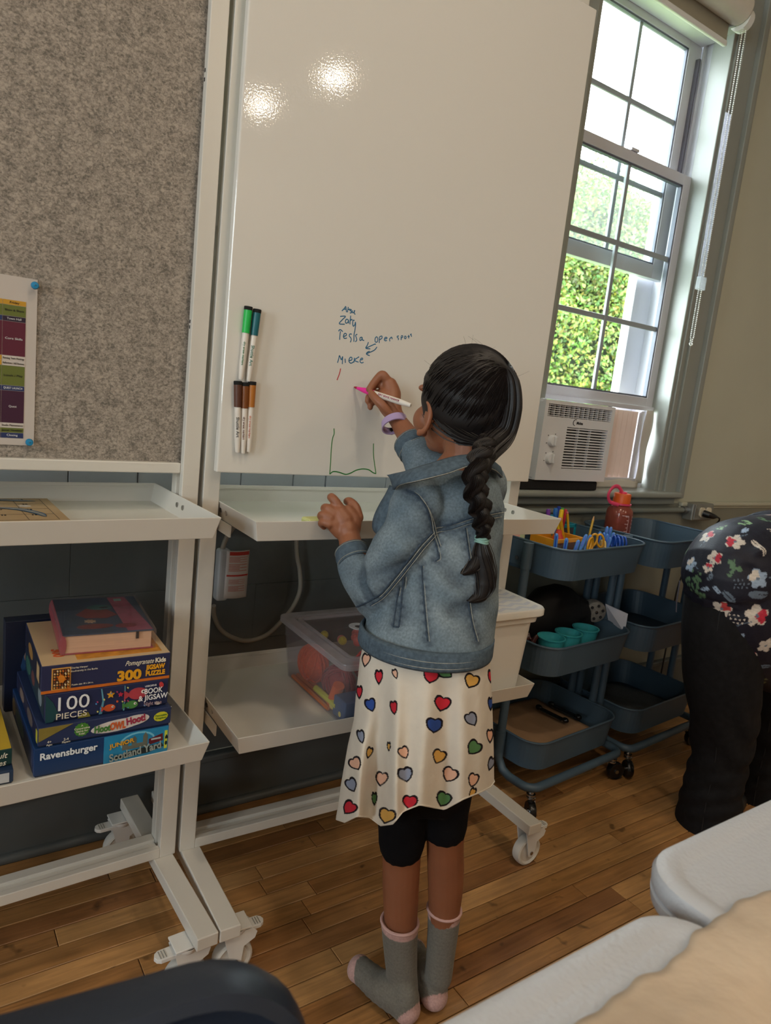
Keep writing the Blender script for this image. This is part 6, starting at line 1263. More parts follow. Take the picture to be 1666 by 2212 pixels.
used = sorted({a for f in fs for a in f}); mp_ = {a: k for k, a in enumerate(used)}
cap.add([tuple(hl(*vs[a])) for a in used], [tuple(mp_[a] for a in f) for f in fs], True)
hair = gpart('hair', cap, hairm, solid=0.004)
gr = random.Random(9)
G1 = Vector((0.004, -0.078, 0.056)); G2 = Vector((0.006, -0.088, -0.058))
def onhead(p, lift=1.0):
    q = Vector((p.x / A_, (p.y + 0.004) / B_, (p.z - 0.004) / C_)); q.normalize(); q *= lift; return Vector((q.x * A_, q.y * B_ - 0.004, q.z * C_ + 0.004))
mb = MB(); cnt = 0
while cnt < 1500:
    v = Vector((gr.gauss(0, 1), gr.gauss(0, 1), gr.gauss(0, 1))).normalized(); p = Vector((v.x * A_, v.y * B_ - 0.004, v.z * C_ + 0.004))
    if not keep(*p): continue
    g = G1 if p.z > -0.030 + 0.35 * (p.y + 0.02) else G2
    if (p - g).length < 0.02: continue
    n = 9; pts = []; lf = 1.012 + gr.random() * 0.028; sag = Vector((0, 0, 0.018 if g is G1 else -0.006)) * gr.uniform(0.5, 1.2)
    for k in range(n):
        t_ = k / (n - 1); q = p.lerp(g, t_) + sag * math.sin(PI * t_); q = onhead(q, lf + 0.004 * math.sin(PI * t_)); pts.append(hl(*q))
    r = 0.0008 + gr.random() * 0.0006; mb.tube(pts, [r * .5] + [r] * (n - 2) + [r * .7], 3, False); cnt += 1
s_ = gpart('hair_strands', mb, hairs, hair); s_['kind'] = 'stuff'
mb = MB()
for k in range(34):
    v = Vector((gr.uniform(-1, 0.6), gr.uniform(-0.9, 0.5), gr.uniform(-0.3, 1))).normalized(); p = onhead(v * 0.09, 1.02); d = (v + Vector((gr.uniform(-.6, .6), gr.uniform(-.6, .6), gr.uniform(-.6, .6)))).normalized(); L0 = gr.uniform(0.006, 0.022)
    if not keep(*onhead(v * 0.09)): continue
    e = Vector((gr.uniform(-1, 1), gr.uniform(-1, 1), gr.uniform(-1, 1))).normalized() * L0 * 1.1
    mb.tube([hl(*q) for q in bez([p, p + d * L0 * .5 + e * .4, p + d * L0 + e], 4)], 0.00014, 3, False)
fl_ = gpart('flyaway_hairs', mb, hairs, hair); fl_['kind'] = 'stuff'
# bundle of combed hair running down the back of the head into the braid
bun = bez([hl(0.006, -0.066, 0.064), hl(0.010, -0.082, 0.040), hl(0.012, -0.088, 0.0), hl(0.008, -0.084, -0.045), at(1052, 972, 0.868), at(1036, 1000, 0.852)], 10)
br_ = mlist([0.010, 0.020, 0.025, 0.026, 0.025, 0.020], len(bun))
q = MB().tube(bun, [r * .9 for r in br_], 16, flat=0.75); bo_ = gpart('hair_bundle', q, hairm)
q = MB()
for f_ in range(60):
    a = 2 * PI * f_ / 60; j = gr.uniform(0.9, 1.08); dr = gr.uniform(-.25, .25); pp_ = []
    for i, p in enumerate(bun):
        t_ = (bun[min(i + 1, len(bun) - 1)] - bun[max(i - 1, 0)]).normalized(); n = Vector((0.35, -0.93, 0)); n = (n - t_ * n.dot(t_)).normalized(); bb_ = t_.cross(n); aa = a + dr * math.sin(3 * i / len(bun)); pp_.append(p + bb_ * br_[i] * j * math.cos(aa) + n * br_[i] * .76 * j * math.sin(aa))
    q.tube(pp_, 0.0011, 3, False)
o_ = gpart('bundle_fibres', q, hairs, bo_); o_['kind'] = 'stuff'
path = bez([at(1056, 955, 0.872), at(1042, 985, 0.856), at(1028, 1020, 0.843), at(1028, 1060, 0.836), at(1038, 1100, 0.832), at(1044, 1135, 0.829), at(1042, 1162, 0.828)], 16)
seg = [0.0]
for a, b in zip(path[:-1], path[1:]): seg.append(seg[-1] + (b - a).length)
TL = seg[-1]
def frame(i):
    t_ = (path[min(i + 1, len(path) - 1)] - path[max(i - 1, 0)]).normalized(); n = Vector((0.35, -0.93, 0)); n = (n - t_ * n.dot(t_)).normalized(); return t_, n, t_.cross(n)
for k in range(3):
    core = []; rad = []; fib = [[] for _ in range(26)]
    for i, p in enumerate(path):
        s0 = seg[i] / TL; t_, n, b = frame(i); ph = 2 * PI * (s0 * 2.3 + k / 3.0)
        wd = float(np.interp(s0, [0, .2, .5, .85, 1], [0.016, 0.0205, 0.0205, 0.0165, 0.009]))
        c = p + b * wd * .52 * math.sin(ph) + n * 0.0075 * math.sin(2 * ph); r = wd * 0.66
        core.append(c); rad.append(r)
        for f_ in range(26):
            a = 2 * PI * f_ / 26 + s0 * 3; fib[f_].append(c + b * (r * 1.0) * math.cos(a) + n * (r * 0.8) * math.sin(a))
    q = MB().tube(core, [r * .9 for r in rad], 12, flat=0.85); st = gpart('braid_strand', q, hairm)
    q = MB()
    for f_ in fib: q.tube(f_, 0.0010, 3, False)
    fo = gpart('braid_fibres', q, hairs, st); fo['kind'] = 'stuff'
tie_c = at(1041, 1166, 0.829)
q = MB()
for k in range(3): q.tube([tie_c + UR * 0.0105 * math.cos(a) + UH * 0.009 * math.sin(a) + Vector((0, 0, 0.0035 * (k - 1) + 0.0012 * math.sin(a * 2 + k))) for a in np.linspace(0, 2 * PI, 17)[:-1]], 0.0021, 6, closed=True)
gpart('hair_tie', q, mat('mint_hair_tie', (136, 178, 168), 0.6), label='mint green hair tie')
def tail(pts, rads, nm):
    P_ = bez(pts, 8); R_ = mlist(rads, len(P_)); q = MB().tube(P_, [r * .85 for r in R_], 12); t_o = gpart(nm, q, hairm); q = MB()
    for f_ in range(26):
        a = 2 * PI * f_ / 26; jit = gr.uniform(0.8, 1.15); q.tube([p + UR * R_[i] * jit * math.cos(a + i * .03) + UH * R_[i] * jit * math.sin(a + i * .03) * .8 for i, p in enumerate(P_)], 0.0008, 3, False)
    o = gpart('tail_fibres', q, hairs, t_o); o['kind'] = 'stuff'
tail([at(1042, 1168, 0.828), at(1042, 1195, 0.826), at(1046, 1230, 0.823), at(1046, 1262, 0.820), at(1036, 1286, 0.819), at(1014, 1298, 0.820)], [0.008, 0.0165, 0.0195, 0.0195, 0.015, 0.004], 'braid_tail')
tail([at(1040, 1172, 0.830), at(1034, 1205, 0.829), at(1018, 1228, 0.828), at(1000, 1240, 0.828)], [0.006, 0.014, 0.012, 0.003], 'braid_tail')

# jacket: one remeshed shell over the body
denim = mat('washed_blue_denim', (112, 134, 152), 0.85, attr='denimcol', var=0.22, scale=260, bump=0.0006, bscale=500, spec=0.2)
seamm = mat('denim_seam', (58, 70, 84), 0.9, var=0.3, scale=220, bump=0.0004, bscale=500, spec=0.2); thread = mat('stitch_thread', (150, 150, 142), 0.9, var=0.3, scale=300, spec=0.2)  # dark seam ridges and the pale thread of the stitching
J = MB()
rloft(J, [(1008, 925, 1042, 0.95, 0.052), (1022, 893, 1066, 0.945, 0.062), (1042, 876, 1080, 0.94, 0.072), (1080, 882, 1089, 0.935, 0.082), (1130, 884, 1089, 0.93, 0.089), (1200, 858, 1080, 0.92, 0.094), (1270, 832, 1076, 0.912, 0.098), (1330, 806, 1072, 0.905, 0.101), (1372, 784, 1062, 0.900, 0.104), (1392, 780, 1058, 0.898, 0.104)], 40)
limb(J, [(908, 1084, 0.93, .049), (896, 1132, 0.93, .050), (864, 1190, 0.935, .050), (836, 1248, 0.95, .049), (818, 1284, 0.968, .046)], 24); limb(J, [(818, 1284, 0.968, .046), (792, 1254, 0.995, .040), (772, 1226, 1.02, .034), (762, 1206, 1.035, .0300)], 24)
limb(J, [(1040, 1052, 0.95, .050), (1000, 1040, 1.0, .050), (950, 1024, 1.035, .047), (925, 1010, 1.055, .042), (905, 985, 1.085, .036), (893, 968, 1.105, .0315)], 24)
jm_ = remesh(J, 'jacket', 0.0042, 4); ja = coords(jm_); 
nrm = np.empty(len(jm_.vertices) * 3, dtype=np.float32); jm_.vertices.foreach_get('normal', nrm); nrm = nrm.reshape(-1, 3)
def fold(P_, c, ax, w_, L0, amp, ph=0.0):
    """A crease: gaussian ridge of width w_ about the line through c along ax."""
    d = P_ - np.array(c); ax = np.array(ax) / np.linalg.norm(ax); t_ = d @ ax; r = np.linalg.norm(d - np.outer(t_, ax), axis=1)
    return 1.7 * amp * np.exp(-(r / w_) ** 2) * np.exp(-(t_ / L0) ** 2)
dsp = 0.0016 * np.sin(ja[:, 2] * 95 + 30 * ja[:, 0]) * np.sin(ja[:, 0] * 60 + 2) + 0.0012 * np.sin(ja[:, 2] * 43 - 70 * ja[:, 1] + 1)
surf = lambda px, py, Y: np.array(at(px, py, Y))
for (a, b, w_, amp) in (((775, 1240, 0.97), (800, 1300, 0.93), .010, -.008), ((790, 1225, 0.96), (770, 1265, 0.955), .008, -.006), ((815, 1235, 0.93), (890, 1215, 0.88), .010, -.005), ((830, 1200, 0.92), (890, 1175, 0.88), .011, .004), ((930, 1215, 0.84), (990, 1260, 0.83), .012, -.005), ((960, 1330, 0.81), (1040, 1300, 0.83), .012, -.004),
                        ((900, 1290, 0.83), (880, 1370, 0.82), .010, -.005), ((1010, 1210, 0.83), (1060, 1180, 0.85), .012, .004), ((925, 1210, 0.85), (880, 1260, 0.86), .009, -.007), ((990, 1370, 0.80), (900, 1385, 0.80), .010, -.004), ((800, 1150, 0.93), (850, 1165, 0.90), .012, .004), ((1050, 1230, 0.84), (1030, 1320, 0.83), .010, .005)):
    A, C2 = surf(*a), surf(*b); dsp += fold(ja, (A + C2) / 2, C2 - A, w_, np.linalg.norm(C2 - A) * .6, amp)
ja = ja + nrm * dsp[:, None]; setco(jm_, ja)
bvh = BVHTree.FromPolygons([tuple(v) for v in ja], [tuple(p.vertices) for p in jm_.polygons])
CAMP = Vector((0, 0, CAMH))
def cast(px, py, tree=bvh, off=0.0):
    r = ray(px, py); d = Vector(r).normalized(); h = tree.ray_cast(CAMP, d)
    if h[0] is None: return None
    return h[0] + h[1] * off
SE = [([(878, 1058), (900, 1068), (918, 1092), (928, 1120), (933, 1150), (943, 1180), (948, 1205), (940, 1212)], 1.0), ([(936, 1140), (975, 1133), (1010, 1122), (1050, 1112), (1082, 1106)], 1.3), ([(933, 1150), (905, 1180), (878, 1215), (850, 1250), (822, 1283), (795, 1300), (768, 1312)], 1.2),
      ([(912, 1222), (914, 1270), (918, 1320), (924, 1385)], 0.9), ([(1005, 1140), (1012, 1190), (1020, 1240)], 0.8), ([(1012, 1300), (1018, 1340), (1030, 1385)], 0.8), ([(872, 1245), (868, 1300), (862, 1355)], 1.3), ([(862, 1268), (856, 1310), (850, 1352)], 1.0), ([(862, 1355), (850, 1353)], 1.0), ([(884, 1062), (905, 1074), (923, 1098), (934, 1126), (940, 1152), (950, 1180)], 0.7), ([(938, 1150), (975, 1143), (1010, 1132), (1050, 1122), (1080, 1116)], 0.8), ([(940, 1155), (912, 1186), (885, 1221), (856, 1257), (826, 1291), (800, 1308)], 0.7)]
seams_pts = []
jo_cols = np.tile(np.array(srgb((100, 120, 138))), (len(ja), 1))
for pts, wd in SE:
    P_ = [cast(x, y, off=0.0008) for x, y in pts]; P_ = [p for p in P_ if p is not None]
    if len(P_) < 2: continue
    dense = []
    xy = [Vector((x, y, 0)) for x, y in pts]; fine = bez(xy, 6) if len(xy) > 2 else xy
    for q in fine:
        h = cast(q.x, q.y, off=0.0006)
        if h is not None: dense.append(h)
    seams_pts.append((dense, wd))
allp = np.array([tuple(p) for d, _ in seams_pts for p in d])
def mind(P_, Q, chunk=4000):
    out = np.empty(len(P_))
    for k in range(0, len(P_), chunk):
        d = P_[k:k + chunk, None, :] - Q[None, :, :]; out[k:k + chunk] = np.sqrt((d * d).sum(2).min(1))
    return out
ds_ = mind(ja, allp[::2])
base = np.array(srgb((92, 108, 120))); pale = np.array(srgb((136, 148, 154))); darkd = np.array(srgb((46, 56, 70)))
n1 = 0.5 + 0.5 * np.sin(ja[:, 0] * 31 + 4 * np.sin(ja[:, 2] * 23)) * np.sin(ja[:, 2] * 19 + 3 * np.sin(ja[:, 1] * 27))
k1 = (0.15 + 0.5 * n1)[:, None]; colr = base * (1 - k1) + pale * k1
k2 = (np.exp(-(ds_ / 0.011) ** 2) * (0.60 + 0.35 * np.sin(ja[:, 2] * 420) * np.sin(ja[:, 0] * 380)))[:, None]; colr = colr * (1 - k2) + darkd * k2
k3 = np.clip(-dsp * 130, 0, 0.5)[:, None]; colr = colr * (1 - k3) + darkd * k3  # shade of the pressed-in folds put into the denim colour
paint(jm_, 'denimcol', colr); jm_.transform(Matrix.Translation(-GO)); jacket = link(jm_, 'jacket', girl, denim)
for dense, wd in seams_pts:
    q = MB().tube(dense, 0.0013 * wd, 6); so = gpart('seam', q, seamm, jacket)
    off = [p + UR * 0.0035 * wd + UH * -0.0004 for p in dense]; q = MB().tube(off, 0.0006, 4); gpart('stitching', q, thread, jacket)
# waistband, cuffs, collar, pocket flap
def band(y0, y1, grow, m, nm, rows):
    q = MB(); rr_ = []
    for (y, xl, xr, Y, d) in rows: rr_.append(hring(y, xl, xr, Y, d, n=64))
    q.loft(rr_, False); o = gpart(nm, q, m, jacket, solid=0.005); return o
wm_ = mat('denim_waistband', (78, 92, 104), 0.85, var=0.25, scale=140, bump=0.0006, bscale=400, spec=0.2)
band(0, 0, 0, wm_, 'waistband', [(1361, 783, 1066, 0.901, 0.1065), (1366, 779, 1065, 0.900, 0.109), (1392, 775, 1062, 0.898, 0.110), (1397, 777, 1060, 0.898, 0.108)])
for (y, xl, xr, Y, d) in ((1368, 777.5, 1066, 0.900, 0.1108), (1378, 776, 1065, 0.899, 0.1118), (1390, 774.5, 1063.5, 0.898, 0.1122)):
    gpart('stitching', MB().tube(hring(y, xl, xr, Y, d, n=64), 0.0006, 4, closed=True), thread, jacket)
def cuff(c0, c1, r0, r1, nm):
    A, C2 = at(*c0), at(*c1); q = MB(); ax = (C2 - A).normalized(); u = ax.orthogonal().normalized(); w_ = ax.cross(u)
    rings = [[A.lerp(C2, t_) + (u * math.cos(a) + w_ * math.sin(a)) * r for a in np.linspace(0, 2 * PI, 33)[:-1]] for t_, r in ((0, r0), (0.5, r0 * 1.02), (1, r1), (1.0, r1 - 0.005), (0.4, r1 - 0.006))]
    q.loft(rings, False); o = gpart(nm, q, wm_, jacket)
    for t_ in (0.12, 0.45, 0.9):
        gpart('stitching', MB().tube([A.lerp(C2, t_) + (u * math.cos(a) + w_ * math.sin(a)) * (r0 + (r1 - r0) * t_ + 0.0008) for a in np.linspace(0, 2 * PI, 33)[:-1]], 0.0007, 4, closed=True), thread, jacket)
    return o
cuff((768, 1216, 1.026), (757, 1186, 1.050), 0.0315, 0.0290, 'cuff'); cuff((899, 976, 1.095), (882, 952, 1.122), 0.0335, 0.0315, 'cuff')
co = [((1078, 1008, 0.925), (1084, 1032, 0.895)), ((1058, 994, 0.898), (1066, 1016, 0.868)), ((1030, 986, 0.885), (1036, 1008, 0.852)), ((1000, 985, 0.880), (1008, 1008, 0.846)), ((965, 992, 0.880), (968, 1022, 0.846)), ((930, 1003, 0.884), (930, 1032, 0.852)), ((900, 1012, 0.895), (896, 1040, 0.868)), ((868, 1022, 0.925), (862, 1048, 0.905)), ((838, 1026, 0.975), (852, 1058, 0.945))]
Ta = bez([at(*a) for a, b in co], 6); Tb = bez([at(*b) for a, b in co], 6); n = len(Ta)
q = MB().grid(lambda u, v: tuple(Ta[int(round(u * (n - 1)))].lerp(Tb[int(round(u * (n - 1)))], v) + Vector((0, 0, 0.005 * math.sin(PI * v)))), n - 1, 6); gpart('collar', q, wm_, jacket, solid=0.0045)
gpart('stitching', MB().tube([p + Vector((0, -0.0035, 0.001)) for p in Tb], 0.0007, 4), thread, jacket)
Lp = [(846, 1050), (836, 1070), (823, 1092), (812, 1116), (809, 1138), (816, 1149)]; Rp = [(880, 1056), (872, 1078), (860, 1102), (848, 1124), (838, 1140), (828, 1152)]
Ls = bez([at(x, y, 0.985) for x, y in Lp], 5); Rs = bez([at(x, y, 0.955) for x, y in Rp], 5); nn_ = len(Ls)
gpart('front_flap', MB().grid(lambda u, v: tuple(Ls[int(round(u * (nn_ - 1)))].lerp(Rs[int(round(u * (nn_ - 1)))], v) - UH * 0.010 * math.sin(PI * v)), nn_ - 1, 6), wm_, jacket, solid=0.009)
gpart('stitching', MB().tube([p - UH * 0.004 for p in Ls], 0.0012, 5), seamm, jacket)

# dress: skirt surface with pleats and painted heart print
hemx = [722, 727, 745, 770, 800, 822, 850, 870, 905, 940, 960, 1000, 1040, 1060, 1068, 1074]; hemy = [1760, 1770, 1776, 1763, 1766, 1783, 1779, 1752, 1738, 1745, 1748, 1726, 1710, 1700, 1690, 1682]
lx_y = [1385, 1420, 1500, 1560, 1620, 1700, 1770]; lx = [790, 778, 769, 764, 750, 736, 727]; rx = [1050, 1058, 1063, 1065, 1067, 1068, 1069]
NU_, NV_ = 620, 420
def skirt_grid():
    Uu, Vv = np.meshgrid(np.linspace(0, 1, NU_, endpoint=False), np.linspace(0, 1, NV_)); ph = 2 * PI * Uu
    cs, sn = np.cos(ph), np.sin(ph)               # sn<0: near side
    # bottom row pixel for each angle
    xb = (727 + 1069) / 2 + (1069 - 727) / 2 * cs; yb = np.interp(xb, hemx, hemy)
    ytop = 1385 + 24 * np.clip(-sn, -1, 1); yrow = ytop + (yb - ytop) * Vv; xl = np.interp(yrow, lx_y, lx); xr_ = np.interp(yrow, lx_y, rx); px = (xl + xr_) / 2 + (xr_ - xl) / 2 * cs
    D0 = 1.205 + 0.055 * Vv                       # depth of the mid plane
    dd = 0.084 + 0.059 * Vv
    fld = 1.6 * (0.010 * np.sin(7 * ph + 0.6) + 0.006 * np.sin(13 * ph + 2) + 0.016 * np.exp(-((px - 855) / 16.0) ** 2) * (sn < 0) - 0.015 * np.exp(-((px - 812) / 20.0) ** 2) * (sn < 0) + 0.010 * np.exp(-((px - 775) / 14.0) ** 2) * (sn < 0)) * np.clip(Vv * 1.3, 0, 1) * np.clip(np.abs(sn) * 2.5, 0, 1)
    D = D0 + (dd + fld) * np.minimum(sn, 0)
    c = AX @ np.stack([(px - 833) / FPX, (yrow - 1106) / FPX, np.ones_like(px)], 0).reshape(3, -1); c = c.reshape(3, NV_, NU_) * D; c[2] += CAMH
    far = np.maximum(sn, 0) * (2 * dd * 0.92 + fld); c[0] += UH.x * far; c[1] += UH.y * far
    return c, px, yrow, sn
C3, PXs, PYs, SN = skirt_grid()
HE = []
def h5(x, y, c, s=20, sx=1.0, rot=0.0): HE.append((420 + x / 2.0825, 1020 + y / 2.0825, c, s, sx, rot))
def h6(x, y, c, s=20, sx=1.0, rot=0.0): HE.append((680 + x / 3.085, 1640 + y / 3.085, c, s, sx, rot))
RD, BL_, GN, YL, GY, PC = (196, 44, 58), (48, 76, 146), (88, 132, 84), (214, 164, 84), (140, 146, 166), (228, 178, 152)
h5(772, 845, PC, 19, .6, .2); h5(830, 922, RD, 21, .5); h5(904, 908, PC, 15, .5, -.3); h5(1065, 917, RD, 21, 1.0, .2); h5(1132, 900, GN, 20, .9, -.9); h5(1247, 940, YL, 20, 1, .4); h5(742, 990, RD, 19, .45); h5(793, 1048, BL_, 19, .75, -.3); h5(897, 1060, RD, 20, .5, -.1); h5(1115, 1042, RD, 21, 1.05, .25); h5(1080, 1140, BL_, 21, 1.05, .1)
h5(1247, 1112, GY, 20, .8, -.5); h5(750, 1190, GY, 20, .5, -.2); h5(725, 1312, PC, 19, .85, -.5); h5(787, 1262, YL, 17, .5, .3); h5(943, 1262, PC, 18, .8, -.4); h5(1100, 1280, YL, 20, .9, .4); h5(1257, 1240, GN, 21, .9, .7); h5(1330, 1187, PC, 20, .45); h5(948, 1357, GY, 19, .9, -.3); h5(1335, 1312, GY, 20, .45, .3)
h5(1333, 918, RD, 19, .4); h5(1333, 1042, BL_, 19, .4); h5(875, 1235, YL, 14, .35); h5(1225, 845, PC, 16, .9); h5(1160, 1175 - 400, RD, 14, .6)
h6(245, 172, GY, 20, .75, -.4); h6(445, 132, PC, 20, .8, .2); h6(605, 105, GY, 20, 1.0, -.2); h6(900, 105, PC, 21, 1.0, .5); h6(1056, 140, PC, 20, .7, .3); h6(230, 325, RD, 20, .9, .7); h6(398, 265, GN, 19, .4); h6(480, 380, YL, 21, 1.1, .3); h6(635, 288, RD, 20, 1.0, 0.0); h6(858, 268, GN, 21, .95, .4); h6(1050, 228, YL, 18, .45, .4); h6(600, 500, PC, 1)
cloth = np.array(srgb((214, 204, 190))); col = np.tile(cloth, (NV_ * NU_, 1)); fx, fy, fs = PXs.ravel(), PYs.ravel(), SN.ravel()
def heart(X, Y_):   # <0 inside a unit heart
    Y2 = -Y_ * 1.15 + 0.15; X = X * 1.12; return (X * X + Y2 * Y2 - 1) ** 3 - X * X * Y2 ** 3
for far in (False, True):
    side = fs >= 0 if far else fs < 0
    for (hx, hy, c, s, sx, rot) in HE:
        if far: hx = 1796 - hx; rot = -rot
        sel = side & (np.abs(fx - hx) < s * 1.6) & (np.abs(fy - hy) < s * 1.6); X = (fx[sel] - hx); Y_ = (fy[sel] - hy); wob = 1 + 0.02 * np.sin(X * .3 + hx) + 0.02 * np.sin(Y_ * .35 + hy)
        Xr = (X * math.cos(rot) + Y_ * math.sin(rot)) / (s * 0.86 * sx) * wob; Yr = (-X * math.sin(rot) + Y_ * math.cos(rot)) / (s * 0.86) * wob
        ins = heart(Xr, Yr) < 0; k_ = 1 + 6.5 / (s * min(sx + .2, 1)); 
        inn = heart(Xr * k_, Yr * k_) < 0; ids = np.where(sel)[0]; col[ids[ins]] = np.array(srgb((26, 20, 26))); col[ids[inn]] = np.array(srgb(c))
vs = C3.reshape(3, -1).T - np.array(GO)
me = bpy.data.meshes.new('dress'); me.vertices.add(len(vs)); me.vertices.foreach_set('co', vs.astype(np.float32).ravel())
ii, jj = np.meshgrid(np.arange(NU_), np.arange(NV_ - 1)); a = jj * NU_ + ii; b = jj * NU_ + (ii + 1) % NU_; quads = np.stack([a, a + NU_, b + NU_, b], -1).reshape(-1, 4).astype(np.int32)
me.loops.add(quads.size); me.loops.foreach_set('vertex_index', quads.ravel()); me.polygons.add(len(quads)); me.polygons.foreach_set('loop_start', np.arange(len(quads), dtype=np.int32) * 4); me.polygons.foreach_set('loop_total', np.full(len(quads), 4, dtype=np.int32)); me.update(); me.validate()
me.polygons.foreach_set('use_smooth', [True] * len(me.polygons)); paint(me, 'print', col)
dress = link(me, 'dress', girl, mat('heart_print_cotton', (216, 198, 176), 0.85, attr='print', var=0.03, scale=30, bump=0.0022, bscale=38, spec=0.15), label='cream cotton skirt printed with outlined hearts')
C3r = C3.reshape(3, NV_, NU_); hemp = [Vector(C3r[:, -1, i]) - Vector((0, 0, 0)) for i in range(0, NU_, 4)]
gpart('hem', MB().tube(hemp, 0.0014, 5, closed=True), mat('cream_hem', (214, 204, 190), 0.85), dress)

# shorts
sh = MB()
rloft(sh, [(1560, 806, 1040, 0.885, 0.09), (1640, 815, 1030, 0.885, 0.085), (1700, 820, 1012, 0.885, 0.068), (1735, 826, 1004, 0.885, 0.05)], 30)
limb(sh, [(872, 1640, 0.905, .058), (871, 1730, 0.905, .0510), (869, 1790, 0.905, .0440), (868, 1822, 0.905, .0425)], 22); limb(sh, [(966, 1620, 0.865, .058), (964, 1700, 0.865, .0490), (963, 1752, 0.865, .0420), (962, 1786, 0.865, .0400)], 22)
sm_ = remesh(sh, 'shorts', 0.004, 2); sm_.transform(Matrix.Translation(-GO)); link(sm_, 'shorts', girl, mat('black_jersey', (15, 15, 19), 0.9, bump=0.0004, bscale=500, spec=0.15))
# socks
def sock(nm, rows, heel, toe, topring, pw_):
    q = MB(); limb(q, rows, 22); H_ = atz(*heel, 0.026); T_ = atz(*toe, 0.020); d = (T_ - H_).normalized(); Lf = (T_ - H_).length
    sd_ = Vector((-d.y, d.x, 0)); An = at(*rows[-1][:3])
    q.ell(H_ + Vector((0, 0, 0.0)), (0.027, 0.027, 0.026), None, 18, 12)
    for k in range(9):
        t_ = k / 8; c = H_.lerp(T_, t_); rr_ = 0.026 + 0.006 * math.sin(PI * min(t_ * 1.2, 1)); M = Matrix(((sd_.x, d.x, 0, 0), (sd_.y, d.y, 0, 0), (0, 0, 1, 0), (0, 0, 0, 1)))
        hz = 0.026 + 0.012 * max(0, 1 - t_ * 1.6); c.z = hz; q.ell(c, (rr_, 0.022, hz), M, 18, 12)
    q.tube([An, H_.lerp(T_, 0.12) + Vector((0, 0, 0.03)), H_.lerp(T_, 0.45) + Vector((0, 0, 0.018))], [0.026, 0.027, 0.020], 18)
    m_ = remesh(q, 'sock', 0.0028, 4); a = coords(m_); a[:, 2] = np.maximum(a[:, 2], 0.001); setco(m_, a)
    g = np.array(srgb((116, 112, 104))); pk_ = np.array(srgb((196, 158, 152))); col = np.tile(g, (len(a), 1)) * (1 + 0.05 * np.sin(a[:, 2:3] * 1500))
    dT = np.linalg.norm(a - np.array(T_ + d * 0.012), axis=1); dH = np.linalg.norm(a - np.array(H_ - d * 0.022 + Vector((0, 0, -0.012))), axis=1)
    col[dT < 0.034] = pk_; col[dH < 0.034] = pk_; top = at(*rows[0][:3]).z - 0.0; col[a[:, 2] > top - 0.008] = pk_
    a2 = a; keepz = top + 0.004; a2[:, 2] = np.minimum(a2[:, 2], keepz); setco(m_, a2)
    paint(m_, 'sockcol', col); m_.transform(Matrix.Translation(-GO)); o = link(m_, 'sock', girl, mat('grey_knit', (128, 126, 116), 0.95, attr='sockcol', var=0.14, scale=260, bump=0.0005, bscale=700, spec=0.1, sheen=0.2))
    gpart('cuff_band', MB().tube([at(*topring[:3]) + UR * topring[3] * math.cos(t2) + UH * topring[3] * math.sin(t2) + Vector((0, 0, 0)) for t2 in np.linspace(0, 2 * PI, 41)[:-1]], 0.0030, 8, closed=True), mat('pink_knit', (212, 172, 166), 0.9, bump=0.0004, bscale=600), o)
    return o
sock('sock', [(864, 1996, 0.890, .0355), (865, 2040, 0.885, .0325), (868, 2100, 0.879, .0295), (872, 2140, 0.874, .0285)], (878, 2178), (775, 2098), (864, 1990, 0.890, 0.0345), 0)
sock('sock', [(960, 1968, 0.857, .0320), (957, 2010, 0.852, .0295), (951, 2070, 0.848, .0270), (947, 2110, 0.845, .0260)], (938, 2150), (893, 2060), (960, 1963, 0.857, 0.0315), 0)
# wrist band
wc = at(852, 915, 1.166); wa = (at(868, 935, 1.14) - at(846, 885, 1.19)).normalized(); lav = mat('lavender_silicone', (172, 150, 190), 0.45)
u = (UR - wa * UR.dot(wa)).normalized(); v_ = wa.cross(u); wa2 = (wa + u * -0.25).normalized()
q = MB(); rings = []
for a in np.linspace(0, 2 * PI, 41)[:-1]:
    c = wc + (u * math.cos(a) * 0.0255 + v_ * math.sin(a) * 0.0215); nn = (u * math.cos(a) + v_ * math.sin(a)); t_ = wa2 * 0.0085
    rings.append([c - t_ - nn * .0012, c + t_ - nn * .0012, c + t_ + nn * .0014, c - t_ + nn * .0014])
q.loft(rings, False, True, True); wb2 = gpart('wrist_band', q, lav, label='lavender watch band')
a = -1.75; c = wc + (u * math.cos(a) * 0.0262 + v_ * math.sin(a) * 0.0222)
gpart('buckle', MB().box(tuple(c), (0.007, 0.005, 0.014)), black_plastic, wb2, bevel=0.001); gpart('buckle_pin', MB().ell(c - UH * 0.003, (0.002, 0.002, 0.002), None, 8, 6), steel, wb2)
for k in (1, 2, 3):
    a = -1.75 - 0.32 * k; c = wc + (u * math.cos(a) * 0.0270 + v_ * math.sin(a) * 0.0230); gpart('strap_hole', MB().ell(c, (0.0011,) * 3, None, 6, 4), black_ink, wb2)
